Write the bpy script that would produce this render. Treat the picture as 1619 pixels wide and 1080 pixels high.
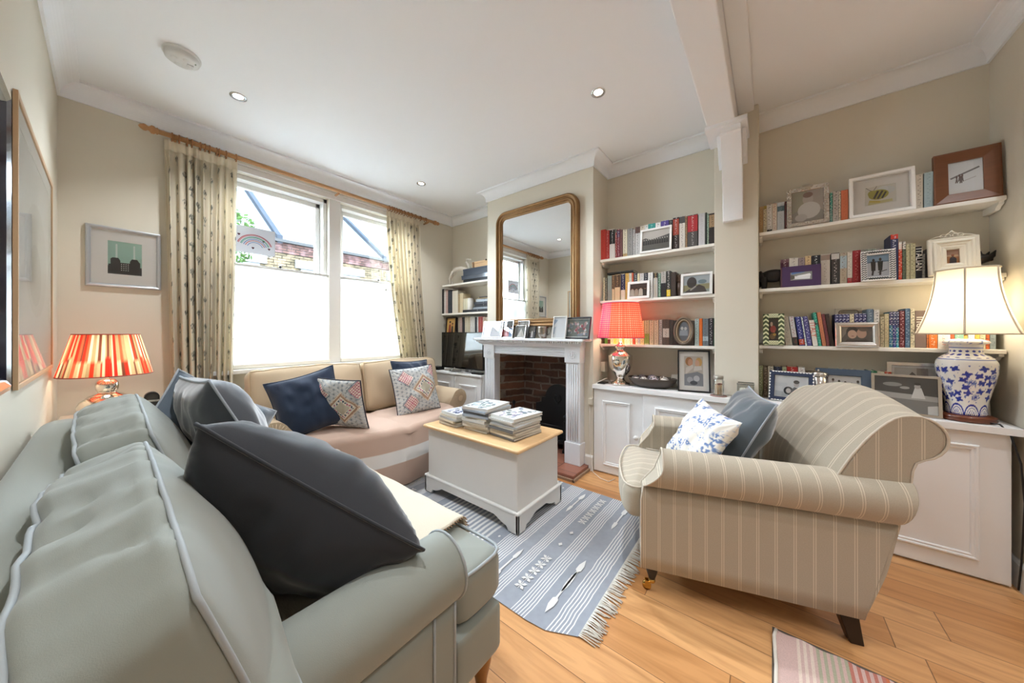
import bpy, math, random
from mathutils import Vector, Matrix, noise
PI = math.pi
R = math.radians
for o in list(bpy.data.objects): bpy.data.objects.remove(o)
SC = bpy.context.scene
COL = SC.collection
rnd = random.Random(7)

# ---------------------------------------------------------------- camera, sky, exposure
YAW = 38.5                      # heading measured from +X towards +Y
FPX = 509.0                     # focal length in pixels of a 1619 px wide frame
EYE = Vector((0, 0, 1.2))
cam = bpy.data.cameras.new('camera')
cam.sensor_fit = 'HORIZONTAL'; cam.sensor_width = 36.0
cam.lens = 36.0 * FPX / 1619.0
cam.shift_y = -14.0 / 1619.0
cam.clip_start = 0.01; cam.clip_end = 200
camo = bpy.data.objects.new('camera', cam); COL.objects.link(camo)
camo.location = EYE; camo.rotation_euler = (PI / 2, 0, R(YAW - 90))
SC.camera = camo
SC.view_settings.view_transform = 'Standard'
SC.view_settings.look = 'None'
SC.view_settings.gamma = 1.0
SC.view_settings.use_curve_mapping = False
SC.view_settings.exposure = 2.22
SKY = 15.0
world = bpy.data.worlds.new('sky'); SC.world = world; world.use_nodes = True
wn = world.node_tree.nodes; wn.clear()
wo = wn.new('ShaderNodeOutputWorld'); wb = wn.new('ShaderNodeBackground')
wb.inputs[0].default_value = (0.70, 0.86, 1.0, 1); wb.inputs[1].default_value = SKY
world.node_tree.links.new(wb.outputs[0], wo.inputs[0])

def area_light(name, loc, rot, sx, sy, power, col=(1, 1, 1), portal=False):
    l = bpy.data.lights.new(name, 'AREA'); l.shape = 'RECTANGLE'; l.size = sx; l.size_y = sy
    l.energy = power; l.color = col
    o = bpy.data.objects.new(name, l); COL.objects.link(o); o.location = loc; o.rotation_euler = rot
    if portal: l.cycles.is_portal = True
    return o
# portals guide the sampling of the sky through the two windows
area_light('window_portal', (0.95, 3.66, 1.72), (R(-90), 0, 0), 0.84, 1.66, 1, portal=True)
area_light('window_portal', (1.86, 3.66, 1.72), (R(-90), 0, 0), 0.84, 1.66, 1, portal=True)
def spot(loc, power, col=(0.92, 0.96, 1.0), ang=125, r=0.03):
    l = bpy.data.lights.new('downlight_bulb', 'SPOT'); l.energy = power; l.color = col
    l.spot_size = R(ang); l.spot_blend = 0.9; l.shadow_soft_size = r
    o = bpy.data.objects.new('downlight_bulb', l); COL.objects.link(o); o.location = loc
    return o
def bulb(loc, power, col=(1.0, 0.86, 0.68), r=0.035):
    l = bpy.data.lights.new('lamp_bulb', 'POINT'); l.energy = power; l.color = col; l.shadow_soft_size = r
    o = bpy.data.objects.new('lamp_bulb', l); COL.objects.link(o); o.location = loc
    return o
DOWN = [(0.535, 2.72), (1.97, 0.857), (2.03, 2.82), (0.50, 0.85), (1.25, 1.75), (0.6, -1.0), (1.95, -1.0), (0.6, -2.6), (1.95, -2.6)]  # those with negative y are unseen, added to brighten the rear and right alcove
DOWNW = 17.0

# ---------------------------------------------------------------- geometry of the view
_ca, _sa = math.cos(R(YAW)), math.sin(R(YAW))
def ray(u):
    p = u - 809.5
    return _ca * FPX + _sa * p, _sa * FPX - _ca * p
def yat(u, x):
    a, b = ray(u); return b * x / a
def zat(u, v, x):
    a, b = ray(u); return 1.2 + (526.0 - v) * x / a

# ---------------------------------------------------------------- colours and materials
def lin(h):
    if not isinstance(h, str): return tuple(h[:3])
    h = h.lstrip('#'); r = []
    for i in (0, 2, 4):
        c = int(h[i:i+2], 16) / 255.0
        r.append(c / 12.92 if c <= 0.04045 else ((c + 0.055) / 1.055) ** 2.4)
    return tuple(r)
_mats = {}
class V:
    """small arithmetic wrapper over shader math nodes"""
    nt = None
    def __init__(s, sock): s.s = sock
    @staticmethod
    def m(op, *a):
        n = V.nt.nodes.new('ShaderNodeMath'); n.operation = op
        for i, x in enumerate(a):
            if isinstance(x, V): V.nt.links.new(x.s, n.inputs[i])
            else: n.inputs[i].default_value = x
        return V(n.outputs[0])
    def __add__(s, o): return V.m('ADD', s, o)
    def __sub__(s, o): return V.m('SUBTRACT', s, o)
    def __mul__(s, o): return V.m('MULTIPLY', s, o)
    def __truediv__(s, o): return V.m('DIVIDE', s, o)
    def lt(s, o): return V.m('LESS_THAN', s, o)
    def gt(s, o): return V.m('GREATER_THAN', s, o)
    def fr(s): return V.m('FRACT', s)
    def fl(s): return V.m('FLOOR', s)
    def ab(s): return V.m('ABSOLUTE', s)
    def mx(s, o): return V.m('MAXIMUM', s, o)
def newmat(name):
    m = bpy.data.materials.new(name); m.use_nodes = True
    nt = m.node_tree; b = nt.nodes['Principled BSDF']; V.nt = nt
    return m, nt, b
def mixc(nt, fac, a, b):
    n = nt.nodes.new('ShaderNodeMix'); n.data_type = 'RGBA'
    if isinstance(fac, V): nt.links.new(fac.s, n.inputs[0])
    elif hasattr(fac, 'links'): nt.links.new(fac, n.inputs[0])
    else: n.inputs[0].default_value = fac
    for i, x in ((6, a), (7, b)):
        if hasattr(x, 'links'): nt.links.new(x, n.inputs[i])
        else: n.inputs[i].default_value = (*lin(x), 1)
    return n.outputs[2]
def tex(nt, kind, scale=5.0, detail=2.0, vec=None, **kw):
    n = nt.nodes.new('ShaderNodeTex' + kind)
    if 'Scale' in n.inputs: n.inputs['Scale'].default_value = scale
    if 'Detail' in n.inputs: n.inputs['Detail'].default_value = detail
    for k, v in kw.items(): n.inputs[k].default_value = v
    if vec is not None: nt.links.new(vec, n.inputs['Vector'])
    return n
def coords(nt, which='Object', scale=None, rot=None):
    c = nt.nodes.new('ShaderNodeTexCoord').outputs[which]
    if scale or rot:
        mp = nt.nodes.new('ShaderNodeMapping'); nt.links.new(c, mp.inputs[0])
        if scale: mp.inputs['Scale'].default_value = scale
        if rot: mp.inputs['Rotation'].default_value = rot
        c = mp.outputs[0]
    return c
def bumpn(nt, b, sock, strength=0.3, dist=0.002):
    n = nt.nodes.new('ShaderNodeBump'); n.inputs['Strength'].default_value = strength
    n.inputs['Distance'].default_value = dist
    nt.links.new(sock, n.inputs['Height']); nt.links.new(n.outputs[0], b.inputs['Normal'])
    return n
def mat(name, col='cccccc', rough=0.6, metal=0.0, var=0.0, vscale=6.0, bump=0.0, bscale=80.0, sheen=0.0,
        spec=None, emit=0.0, trans=0.0, vcol=False, coat=0.0, alpha=None, aniso=None):
    key = (name,)
    if key in _mats: return _mats[key]
    m, nt, b = newmat(name)
    c = lin(col)
    b.inputs['Base Color'].default_value = (*c, 1); b.inputs['Roughness'].default_value = rough
    b.inputs['Metallic'].default_value = metal
    if spec is not None: b.inputs['Specular IOR Level'].default_value = spec
    if sheen: b.inputs['Sheen Weight'].default_value = sheen; b.inputs['Sheen Roughness'].default_value = 0.4
    if coat: b.inputs['Coat Weight'].default_value = coat; b.inputs['Coat Roughness'].default_value = 0.08
    if emit: b.inputs['Emission Color'].default_value = (*c, 1); b.inputs['Emission Strength'].default_value = emit
    base = None
    if vcol:
        a = nt.nodes.new('ShaderNodeAttribute'); a.attribute_name = 'Col'; base = a.outputs['Color']
        nt.links.new(base, b.inputs['Base Color'])
    if var:
        t = tex(nt, 'Noise', vscale, 3.0, coords(nt, 'Object', aniso))
        d = tuple(x * (1 - var) for x in c); e = tuple(min(1, x * (1 + var)) for x in c)
        o = mixc(nt, t.outputs[0], d, e)
        nt.links.new(o, b.inputs['Base Color']); base = o
    if bump:
        t = tex(nt, 'Noise', bscale, 4.0, coords(nt, 'Object', aniso)); bumpn(nt, b, t.outputs[0], bump)
    if trans:
        out = [n for n in nt.nodes if n.type == 'OUTPUT_MATERIAL'][0]
        tr = nt.nodes.new('ShaderNodeBsdfTranslucent'); tr.inputs[0].default_value = (*c, 1)
        if base is not None: nt.links.new(base, tr.inputs[0])
        mx = nt.nodes.new('ShaderNodeMixShader'); mx.inputs[0].default_value = trans
        nt.links.new(b.outputs[0], mx.inputs[1]); nt.links.new(tr.outputs[0], mx.inputs[2])
        nt.links.new(mx.outputs[0], out.inputs[0])
    _mats[key] = m
    return m
def glassmat(name, tint=(1, 1, 1), refl=0.06, rough=0.0):
    if (name,) in _mats: return _mats[(name,)]
    m, nt, b = newmat(name); nt.nodes.remove(b)
    out = [n for n in nt.nodes if n.type == 'OUTPUT_MATERIAL'][0]
    t = nt.nodes.new('ShaderNodeBsdfTransparent'); t.inputs[0].default_value = (*tint, 1)
    g = nt.nodes.new('ShaderNodeBsdfGlossy'); g.inputs['Roughness'].default_value = rough
    lw = nt.nodes.new('ShaderNodeLayerWeight'); lw.inputs[0].default_value = 0.35
    V.nt = nt
    f = V(lw.outputs['Fresnel']) * 0.6 + refl
    mx = nt.nodes.new('ShaderNodeMixShader'); nt.links.new(f.s, mx.inputs[0])
    nt.links.new(t.outputs[0], mx.inputs[1]); nt.links.new(g.outputs[0], mx.inputs[2])
    nt.links.new(mx.outputs[0], out.inputs[0])
    _mats[(name,)] = m
    return m
def flat(hexc, rough=0.55):
    return mat('paint_' + hexc + ('' if rough == 0.55 else '_%d' % int(rough * 100)), hexc, rough)

# ---------------------------------------------------------------- mesh builder
class MB:
    def __init__(s): s.v = []; s.f = []; s.mi = []; s.c = []; s.cur = 0; s.sm = []; s.smooth = False
    def add(s, vs, fs, cols=None):
        o = len(s.v); s.v += [tuple(v) for v in vs]
        for f in fs: s.f.append(tuple(i + o for i in f)); s.mi.append(s.cur); s.sm.append(s.smooth)
        if cols: s.c += cols
        elif s.c: s.c += [(1, 1, 1)] * len(vs)
        return s
    def box(s, x0, x1, y0, y1, z0, z1):
        x0, x1 = sorted((x0, x1)); y0, y1 = sorted((y0, y1)); z0, z1 = sorted((z0, z1))
        return s.add([(x0,y0,z0),(x1,y0,z0),(x1,y1,z0),(x0,y1,z0),(x0,y0,z1),(x1,y0,z1),(x1,y1,z1),(x0,y1,z1)],
              [(0,3,2,1),(4,5,6,7),(0,1,5,4),(1,2,6,5),(2,3,7,6),(3,0,4,7)])
    def prism(s, poly, axis, a, b):
        """poly of 2-D points extruded along axis ('x','y','z') from a to b"""
        def p(q, t):
            return {'x': (t, q[0], q[1]), 'y': (q[0], t, q[1]), 'z': (q[0], q[1], t)}[axis]
        n = len(poly)
        return s.add([p(q, a) for q in poly] + [p(q, b) for q in poly],
              [tuple(range(n))[::-1], tuple(range(n, 2*n))] + [(i, (i+1) % n, n+(i+1) % n, n+i) for i in range(n)])
    def lathe(s, prof, n=32, c=(0, 0, 0), sx=1.0, sy=1.0, colf=None, rf=None, closed=False):
        vs = []; cols = []
        for k, (r, z) in enumerate(prof):
            for i in range(n):
                a = 2 * PI * i / n; rr = r * (rf(a, k / max(1, len(prof)-1)) if rf else 1)
                vs.append((c[0] + rr * math.cos(a) * sx, c[1] + rr * math.sin(a) * sy, c[2] + z))
                if colf: cols.append(colf(a, k / max(1, len(prof)-1)))
        fs = []
        for k in range(len(prof) - 1):
            for i in range(n):
                j = (i + 1) % n
                fs.append((k*n+i, k*n+j, (k+1)*n+j, (k+1)*n+i))
        if not closed:
            pass
        sv = s.smooth; s.smooth = True
        s.add(vs, fs, cols or None); s.smooth = sv
        return s
    def tube(s, pts, r, n=8, closed=False, rads=None, caps=True):
        pts = [Vector(p) for p in pts]; N = len(pts); vs = []
        up = None
        for i, p in enumerate(pts):
            if closed: t = pts[(i+1) % N] - pts[i-1]
            else: t = pts[min(i+1, N-1)] - pts[max(i-1, 0)]
            if t.length < 1e-9: t = Vector((0, 0, 1))
            t.normalize()
            if up is None:
                up = Vector((0, 0, 1)) if abs(t.z) < 0.9 else Vector((1, 0, 0))
            a = t.cross(up)
            if a.length < 1e-6: a = t.cross(Vector((0.3, 1, 0.2)))
            a.normalize(); b = a.cross(t).normalized(); up = b
            rr = rads[i] if rads else r
            for k in range(n):
                w = 2 * PI * k / n
                vs.append(p + a * (math.cos(w) * rr) + b * (math.sin(w) * rr))
        fs = []
        M = N if closed else N - 1
        for i in range(M):
            i2 = (i + 1) % N
            for k in range(n):
                k2 = (k + 1) % n
                fs.append((i*n+k, i*n+k2, i2*n+k2, i2*n+k))
        if caps and not closed:
            fs.append(tuple(range(n))[::-1]); fs.append(tuple((N-1)*n+k for k in range(n)))
        sv = s.smooth; s.smooth = True; s.add(vs, fs); s.smooth = sv
        return s
    def grid(s, f, nu, nv, colf=None, wrapu=False, wrapv=False):
        vs = []; cols = []
        for j in range(nv + (0 if wrapv else 1)):
            for i in range(nu + (0 if wrapu else 1)):
                u, v = i / nu, j / nv
                vs.append(f(u, v))
                if colf: cols.append(colf(u, v))
        w = nu if wrapu else nu + 1; h = nv if wrapv else nv + 1
        fs = []
        for j in range(nv):
            for i in range(nu):
                i2 = (i + 1) % w; j2 = (j + 1) % h
                fs.append((j*w+i, j*w+i2, j2*w+i2, j2*w+i))
        sv = s.smooth; s.smooth = True; s.add(vs, fs, cols or None); s.smooth = sv
        return s
    def sphere(s, c, r, n=16, sc=(1, 1, 1), colf=None):
        def f(u, v):
            a = 2*PI*u; b = PI*(v*0.998+0.001)
            return (c[0]+r*sc[0]*math.sin(b)*math.cos(a), c[1]+r*sc[1]*math.sin(b)*math.sin(a), c[2]+r*sc[2]*math.cos(b))
        g = lambda u, v: f(u, 1 - v)
        return s.grid(g, n, max(6, n*2//3), colf, wrapu=True)
    def rect_sweep(s, w, h, prof, c=(0, 0), y=0.0, plane='xz'):
        """profile [(inset, out)] swept round a w*h rectangle with mitres; out is towards -Y"""
        vs = []; n = len(prof)
        for (i, d) in prof:
            x0, x1 = c[0] - w/2 + i, c[0] + w/2 - i; z0, z1 = c[1] + i, c[1] + h - i
            vs += [(x0, y - d, z0), (x1, y - d, z0), (x1, y - d, z1), (x0, y - d, z1)]
        fs = []
        for k in range(n):
            k2 = (k + 1) % n
            for i in range(4):
                j = (i + 1) % 4
                fs.append((k*4+i, k*4+j, k2*4+j, k2*4+i))
        return s.add(vs, fs)
    def xf(s, M):
        s.v = [tuple(M @ Vector(v)) for v in s.v]; return s
    def shift(s, d):
        s.v = [(v[0]+d[0], v[1]+d[1], v[2]+d[2]) for v in s.v]; return s
    def mapv(s, f):
        s.v = [tuple(f(Vector(v))) for v in s.v]; return s
    def build(s, name, m, parent=None, bev=0.0, seg=2, solid=0.0, label=None, sub=0):
        me = bpy.data.meshes.new(name); me.from_pydata(s.v, [], s.f)
        ms = m if isinstance(m, (list, tuple)) else [m]
        for x in ms: me.materials.append(x)
        for p, i, q in zip(me.polygons, s.mi, s.sm):
            p.material_index = min(i, len(ms) - 1); p.use_smooth = q
        if s.c:
            at = me.color_attributes.new('Col', 'FLOAT_COLOR', 'POINT')
            cc = s.c + [(1, 1, 1)] * (len(s.v) - len(s.c))
            at.data.foreach_set('color', [x for c in cc for x in (c[0], c[1], c[2], 1.0)])
        me.validate(); me.update()
        o = bpy.data.objects.new(name, me); COL.objects.link(o)
        if parent is not None: o.parent = parent
        if sub:
            d = o.modifiers.new('smooth', 'SUBSURF'); d.levels = sub; d.render_levels = sub
        if solid:
            d = o.modifiers.new('thickness', 'SOLIDIFY'); d.thickness = solid; d.offset = 0
        if bev:
            d = o.modifiers.new('bevel', 'BEVEL'); d.width = bev; d.segments = seg; d.limit_method = 'ANGLE'
            d.angle_limit = R(40)
        if label: o['label'] = label
        return o
LABELS = {}
def tag(o, label, cat, group=None):
    o['label'] = label; o['category'] = cat
    if group: o['group'] = group
    LABELS.setdefault(label, []).append(o.name)
    return o
def thing(name, label, cat, loc=(0, 0, 0), rz=0.0, group=None, rx=0.0, ry=0.0):
    o = bpy.data.objects.new(name, None); COL.objects.link(o); o.empty_display_size = 0.05
    o.location = loc; o.rotation_euler = (rx, ry, rz)
    return tag(o, label, cat, group)
def struct(name, mb, m, **k):
    o = mb.build(name, m, **k); o['kind'] = 'structure'; return o
def wpart(root, name, mb, m, **k):
    """part given in world coordinates under an unrotated root"""
    mb.shift(-Vector(root.location)); return mb.build(name, m, root, **k)
def text_mesh(name, s, size, m, parent, M, ext=0.0006):
    cu = bpy.data.curves.new(name, 'FONT'); cu.body = s; cu.size = size; cu.extrude = ext
    cu.align_x = 'CENTER'; cu.align_y = 'CENTER'; cu.resolution_u = 2
    t = bpy.data.objects.new('tmp', cu); COL.objects.link(t)
    dg = bpy.context.evaluated_depsgraph_get(); dg.update()
    me = bpy.data.meshes.new_from_object(t.evaluated_get(dg))
    bpy.data.objects.remove(t); bpy.data.curves.remove(cu)
    me.transform(M); me.materials.clear(); me.materials.append(m); me.name = name
    o = bpy.data.objects.new(name, me); COL.objects.link(o); o.parent = parent
    return o

# ---------------------------------------------------------------- shared materials
WALL = mat('wall_paint', 'dcd5c5', 0.85, bump=0.04, bscale=220)
WHITE = mat('ceiling_paint', 'f4f6f9', 0.9, bump=0.02, bscale=150)
GLOSS = mat('white_gloss_paint', 'e9e7e3', 0.42)
JOIN = mat('joinery_paint', 'f0f0f0', 0.45)
SHELFM = mat('shelf_paint', 'ece8df', 0.5)
BLACKM = mat('black_paint', '161618', 0.35)
SILV = mat('silver_metal', 'd8d5d0', 0.22, 1.0, bump=0.1, bscale=40)
BRASS = mat('brass', 'c9a25a', 0.22, 1.0)
PAPER = mat('paper_pages', 'e8e1d0', 0.85)
GLS = glassmat('picture_glass')

def wood_floor():
    m, nt, b = newmat('oak_boards')
    c = nt.nodes.new('ShaderNodeTexCoord').outputs['Object']
    sp = nt.nodes.new('ShaderNodeSeparateXYZ'); nt.links.new(c, sp.inputs[0])
    x, y = V(sp.outputs[0]), V(sp.outputs[1])
    px = x / 0.17; ix = px.fl()
    wn_ = nt.nodes.new('ShaderNodeTexWhiteNoise'); wn_.noise_dimensions = '1D'; nt.links.new(ix.s, wn_.inputs['W'])
    py = (y + V(wn_.outputs[0]) * 5.0) / 1.5; iy = py.fl()
    w2 = nt.nodes.new('ShaderNodeTexWhiteNoise'); w2.noise_dimensions = '2D'
    cb = nt.nodes.new('ShaderNodeCombineXYZ'); nt.links.new(ix.s, cb.inputs[0]); nt.links.new(iy.s, cb.inputs[1])
    nt.links.new(cb.outputs[0], w2.inputs['Vector'])
    r = V(w2.outputs[0])
    cc = nt.nodes.new('ShaderNodeCombineXYZ')
    nt.links.new((x * 9.0 + r * 40.0).s, cc.inputs[0]); nt.links.new((y * 0.9 + r * 30.0).s, cc.inputs[1])
    g = tex(nt, 'Noise', 2.2, 6.0, cc.outputs[0], Distortion=1.2)
    cc2 = nt.nodes.new('ShaderNodeCombineXYZ')
    nt.links.new((x * 4.0 + r * 40.0).s, cc2.inputs[0]); nt.links.new((y * 1.6).s, cc2.inputs[1])
    kn = tex(nt, 'Noise', 1.6, 2.0, cc2.outputs[0])
    c1 = mixc(nt, r, 'c48a54', 'deaa74')
    gg = V(g.outputs[0]); gr = V.m('SMOOTH_MIN', (gg - 0.42).mx(0.0) * 3.2, 1.0, 0.1)
    c2 = mixc(nt, gr * 0.55, c1, '96602f')
    kk = ((V(kn.outputs[0]) - 0.68).mx(0.0) * 6.0)
    c3 = mixc(nt, V.m('MINIMUM', kk, 0.6), c2, '6e4526')
    ex = (px.fr() - 0.5).ab().gt(0.492); ey = (py.fr() - 0.5).ab().gt(0.4988)
    ed = ex.mx(ey)
    c4 = mixc(nt, ed * 0.75, c3, '5c3c22')
    nt.links.new(c4, b.inputs['Base Color'])
    b.inputs['Roughness'].default_value = 0.33
    bumpn(nt, b, (gg * 0.15 - ed).s, 0.25, 0.002)
    return m
def brick(name, c1, c2, mortar, bw, bh, ms, ax=(0, 2), bump=0.6, dirt=0.5, dirtc='0c0a09', rough=0.9, warp=0.0, spec=0.5):
    m, nt, b = newmat(name)
    sp = nt.nodes.new('ShaderNodeSeparateXYZ'); nt.links.new(coords(nt), sp.inputs[0])
    cb = nt.nodes.new('ShaderNodeCombineXYZ'); nt.links.new(sp.outputs[ax[0]], cb.inputs[0]); nt.links.new(sp.outputs[ax[1]], cb.inputs[1]); c = cb.outputs[0]
    wn2 = tex(nt, 'Noise', 9.0, 2.0, coords(nt)); vm = nt.nodes.new('ShaderNodeVectorMath'); vm.operation = 'MULTIPLY_ADD'
    nt.links.new(wn2.outputs['Color'], vm.inputs[0]); vm.inputs[1].default_value = (warp, warp, 0); nt.links.new(c, vm.inputs[2]); c = vm.outputs[0]
    t = tex(nt, 'Brick', 1.0, 0, c); t.inputs['Scale'].default_value = 1.0
    t.inputs['Brick Width'].default_value = bw; t.inputs['Row Height'].default_value = bh
    t.inputs['Mortar Size'].default_value = ms; t.inputs['Mortar Smooth'].default_value = 0.3
    t.inputs['Color1'].default_value = (*lin(c1), 1); t.inputs['Color2'].default_value = (*lin(c2), 1)
    t.inputs['Mortar'].default_value = (*lin(mortar), 1)
    n = tex(nt, 'Noise', 5.0, 6.0, coords(nt))
    d = (V(n.outputs[0]) - 0.45).mx(0.0) * 5.0
    o = mixc(nt, V.m('MINIMUM', d, 1.0) * dirt, t.outputs[0], dirtc)
    nt.links.new(o, b.inputs['Base Color']); b.inputs['Roughness'].default_value = rough; b.inputs['Specular IOR Level'].default_value = spec
    n2 = tex(nt, 'Noise', 40.0, 4.0, coords(nt))
    bumpn(nt, b, (V(n2.outputs[0]) * 0.5 - V(t.outputs['Fac'])).s, bump, 0.01)
    return m
FLOORM = wood_floor()

# ---------------------------------------------------------------- the room shell
XL, XA, XB, XC, YW, YR, ZC = -0.19, 2.95, 2.63, 2.63, 3.39, -0.93, 2.75
YB = -3.6
struct('floor', MB().box(XL-0.1, 3.1, YB, YW+0.1, -0.06, 0), FLOORM)
struct('ceiling', MB().box(XL-0.1, 3.1, YB-0.2, YW+0.1, ZC, ZC+0.08), WHITE)
struct('wall_left', MB().box(XL-0.12, XL, YB-0.2, YW+0.26, -0.06, ZC), WALL)
W1, W2, WZ0, WZ1 = (0.55, 1.36), (1.47, 2.28), 0.90, 2.52
mw = MB()
mw.box(XL, W1[0], YW, YW+0.24, -0.06, ZC).box(W1[1], W2[0], YW, YW+0.24, WZ0, WZ1).box(W2[1], 3.1, YW, YW+0.24, -0.06, ZC)
mw.box(W1[0], W2[1], YW, YW+0.24, -0.06, WZ0).box(W1[0], W2[1], YW, YW+0.24, WZ1, ZC)
struct('wall_window', mw, WALL)
BY0, BY1 = 1.19, 2.44            # chimney breast
OY0, OY1, OZ = 1.415, 2.257, 0.98
mr = MB()
mr.box(XA, 3.1, YR-0.02, YW, -0.06, ZC)
mr.box(XB, XA, BY0, OY0, -0.06, ZC).box(XB, XA, OY1, BY1, -0.06, ZC).box(XB, XA, OY0, OY1, OZ, ZC)
struct('wall_right', mr, WALL)
struct('wall_pier', MB().box(2.74, XA, 0.05, 0.305, 0.754, ZC), WALL, bev=0.006)
struct('wall_return', MB().box(2.50, 3.1, YB, YR, -0.06, ZC), WALL)
struct('wall_back', MB().box(XL, 3.1, YB-0.1, YB, -0.06, ZC), WALL)
dr = MB().box(1.0, 1.85, YB+0.001, YB+0.04, 0.005, 2.0)
for x0_, x1_ in ((1.10, 1.38), (1.47, 1.75)):
    for z0_, z1_ in ((0.2, 0.85), (1.05, 1.85)): dr.box(x0_, x1_, YB+0.04, YB+0.046, z0_, z1_)
struct('door_1', dr, GLOSS, bev=0.004)

def mitre(path, prof, closed=False):
    """path in plan with the room on its LEFT; prof [(into room, z)]"""
    n = len(path); mb = MB(); vs = []
    for i in range(n):
        p = Vector(path[i])
        d0 = (p - Vector(path[i-1])).normalized() if i > 0 else None
        d1 = (Vector(path[i+1]) - p).normalized() if i < n-1 else None
        if d0 is None: d0 = d1
        if d1 is None: d1 = d0
        n0 = Vector((-d0.y, d0.x)); n1 = Vector((-d1.y, d1.x))
        m = (n0 + n1) / (1 + n0.dot(n1))
        for (a, z) in prof: vs.append((p.x + m.x*a, p.y + m.y*a, z))
    k = len(prof); fs = []
    for i in range(n-1):
        for j in range(k-1):
            fs.append((i*k+j, (i+1)*k+j, (i+1)*k+j+1, i*k+j+1))
    fs.append(tuple(range(k))); fs.append(tuple((n-1)*k+j for j in range(k))[::-1])
    mb.add(vs, fs); return mb
cq, cp = 0.095, 0.085
prof = [(0, ZC-cq-0.008), (0.012, ZC-cq-0.008), (0.012, ZC-cq)]
for i in range(9):
    a = i/8*PI/2; prof.append((0.012+(cp-0.024)*(1-math.cos(a)), ZC-cq+(cq-0.014)*math.sin(a)))
prof += [(cp, ZC-0.014), (cp, ZC), (0, ZC)]
cpath = [(XA, 0.305), (XA, BY0), (XB, BY0), (XB, BY1), (XA, BY1), (XA, YW), (XL, YW), (XL, YB)]
struct('trim_1', mitre(cpath, prof), WHITE)
struct('trim_2', mitre([(2.5, YR), (XA, YR), (XA, 0.05)], prof), WHITE)
sk = [(0.0, 0.13), (0.006, 0.13), (0.016, 0.115), (0.018, 0.0), (0, 0)]
struct('baseboard_left', mitre([(XL+0.0, YW), (XL, YB)], sk), GLOSS)
struct('baseboard_window', mitre([(XA, YW), (XL, YW)], sk), GLOSS)
struct('baseboard_right', mitre([(XB, BY0+0.001), (XB, 1.262)], sk), GLOSS)
struct('baseboard_return', mitre([(2.50, YB), (2.50, YR), (XA, YR)], sk), GLOSS)
# beam with its corbel
bm = MB().box(XL, 2.76, 0.165, 0.318, 2.56, ZC).box(XL, 2.76, 0.075, 0.165, 2.715, ZC)
struct('trim_3', bm, WHITE, bev=0.006)
co = MB()
cprof = [(2.74, 2.0)]
cprof = [(2.745, 1.98), (2.70, 1.98)] + [(2.70-0.17*(i/12)**2.2, 1.98+0.52*i/12) for i in range(1, 13)] + [(2.50, 2.50), (2.50, 2.56), (2.745, 2.56)]
co.prism(cprof, 'y', 0.135, 0.25)
co.box(2.47, 2.745, 0.10, 0.33, 2.535, 2.562)
for yy in (0.110, 0.25):
    pr2 = [(2.745, 2.36), (2.70, 2.40)] + [(2.70-0.13*(i/6)**1.6, 2.40+0.13*i/6) for i in range(1, 7)] + [(2.745, 2.54)]
    co.prism(pr2, 'y', yy, yy+0.025)
struct('trim_4', co, WHITE, bev=0.003)

# ---------------------------------------------------------------- windows
WG = glassmat('window_glass', refl=0.03)
def window(n, a, b):
    root = MB()
    z0, z1 = WZ0, WZ1
    y0 = YW + 0.045
    root.box(a, a+0.035, y0, y0+0.13, z0, z1).box(b-0.035, b, y0, y0+0.13, z0, z1).box(a, b, y0, y0+0.13, z1-0.04, z1).box(a, b, y0, y0+0.16, z0, z0+0.04)
    fr_ = struct('window_%d' % n, root, GLOSS, bev=0.004)
    def sash(nm, y, za, zb):
        m = MB()
        i0, i1 = a+0.035, b-0.035
        m.box(i0, i0+0.045, y, y+0.035, za, zb).box(i1-0.045, i1, y, y+0.035, za, zb)
        m.box(i0, i1, y, y+0.035, za, za+0.05).box(i0, i1, y, y+0.035, zb-0.045, zb)
        o = m.build(nm, GLOSS, fr_, bev=0.005)
        MB().box(i0+0.04, i1-0.04, y+0.015, y+0.018, za+0.045, zb-0.04).build('window_pane', WG, o)
        return o
    sash('upper_sash', y0+0.075, 1.70, z1-0.04); sash('lower_sash', y0+0.035, z0+0.04, 1.745)
    return fr_
w1 = window(1, *W1); w2 = window(2, *W2)
ar = MB()
for a, b in ((W1[0]-0.05, W1[0]), (W2[1], W2[1]+0.05)): ar.box(a, b, YW-0.018, YW, WZ0, WZ1+0.05)
ar.box(W1[0]-0.05, W2[1]+0.05, YW-0.018, YW, WZ1, WZ1+0.05)
ar.box(W1[0]-0.06, W2[1]+0.06, YW-0.026, YW, WZ1+0.05, WZ1+0.065)
ar.box(W1[1], W2[0], YW-0.008, YW, WZ0, WZ1)
struct('trim_5', ar, GLOSS, bev=0.004)
struct('trim_6', MB().box(W1[0]-0.07, W2[1]+0.07, YW-0.07, YW+0.05, WZ0-0.035, WZ0), GLOSS, bev=0.006)

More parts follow.
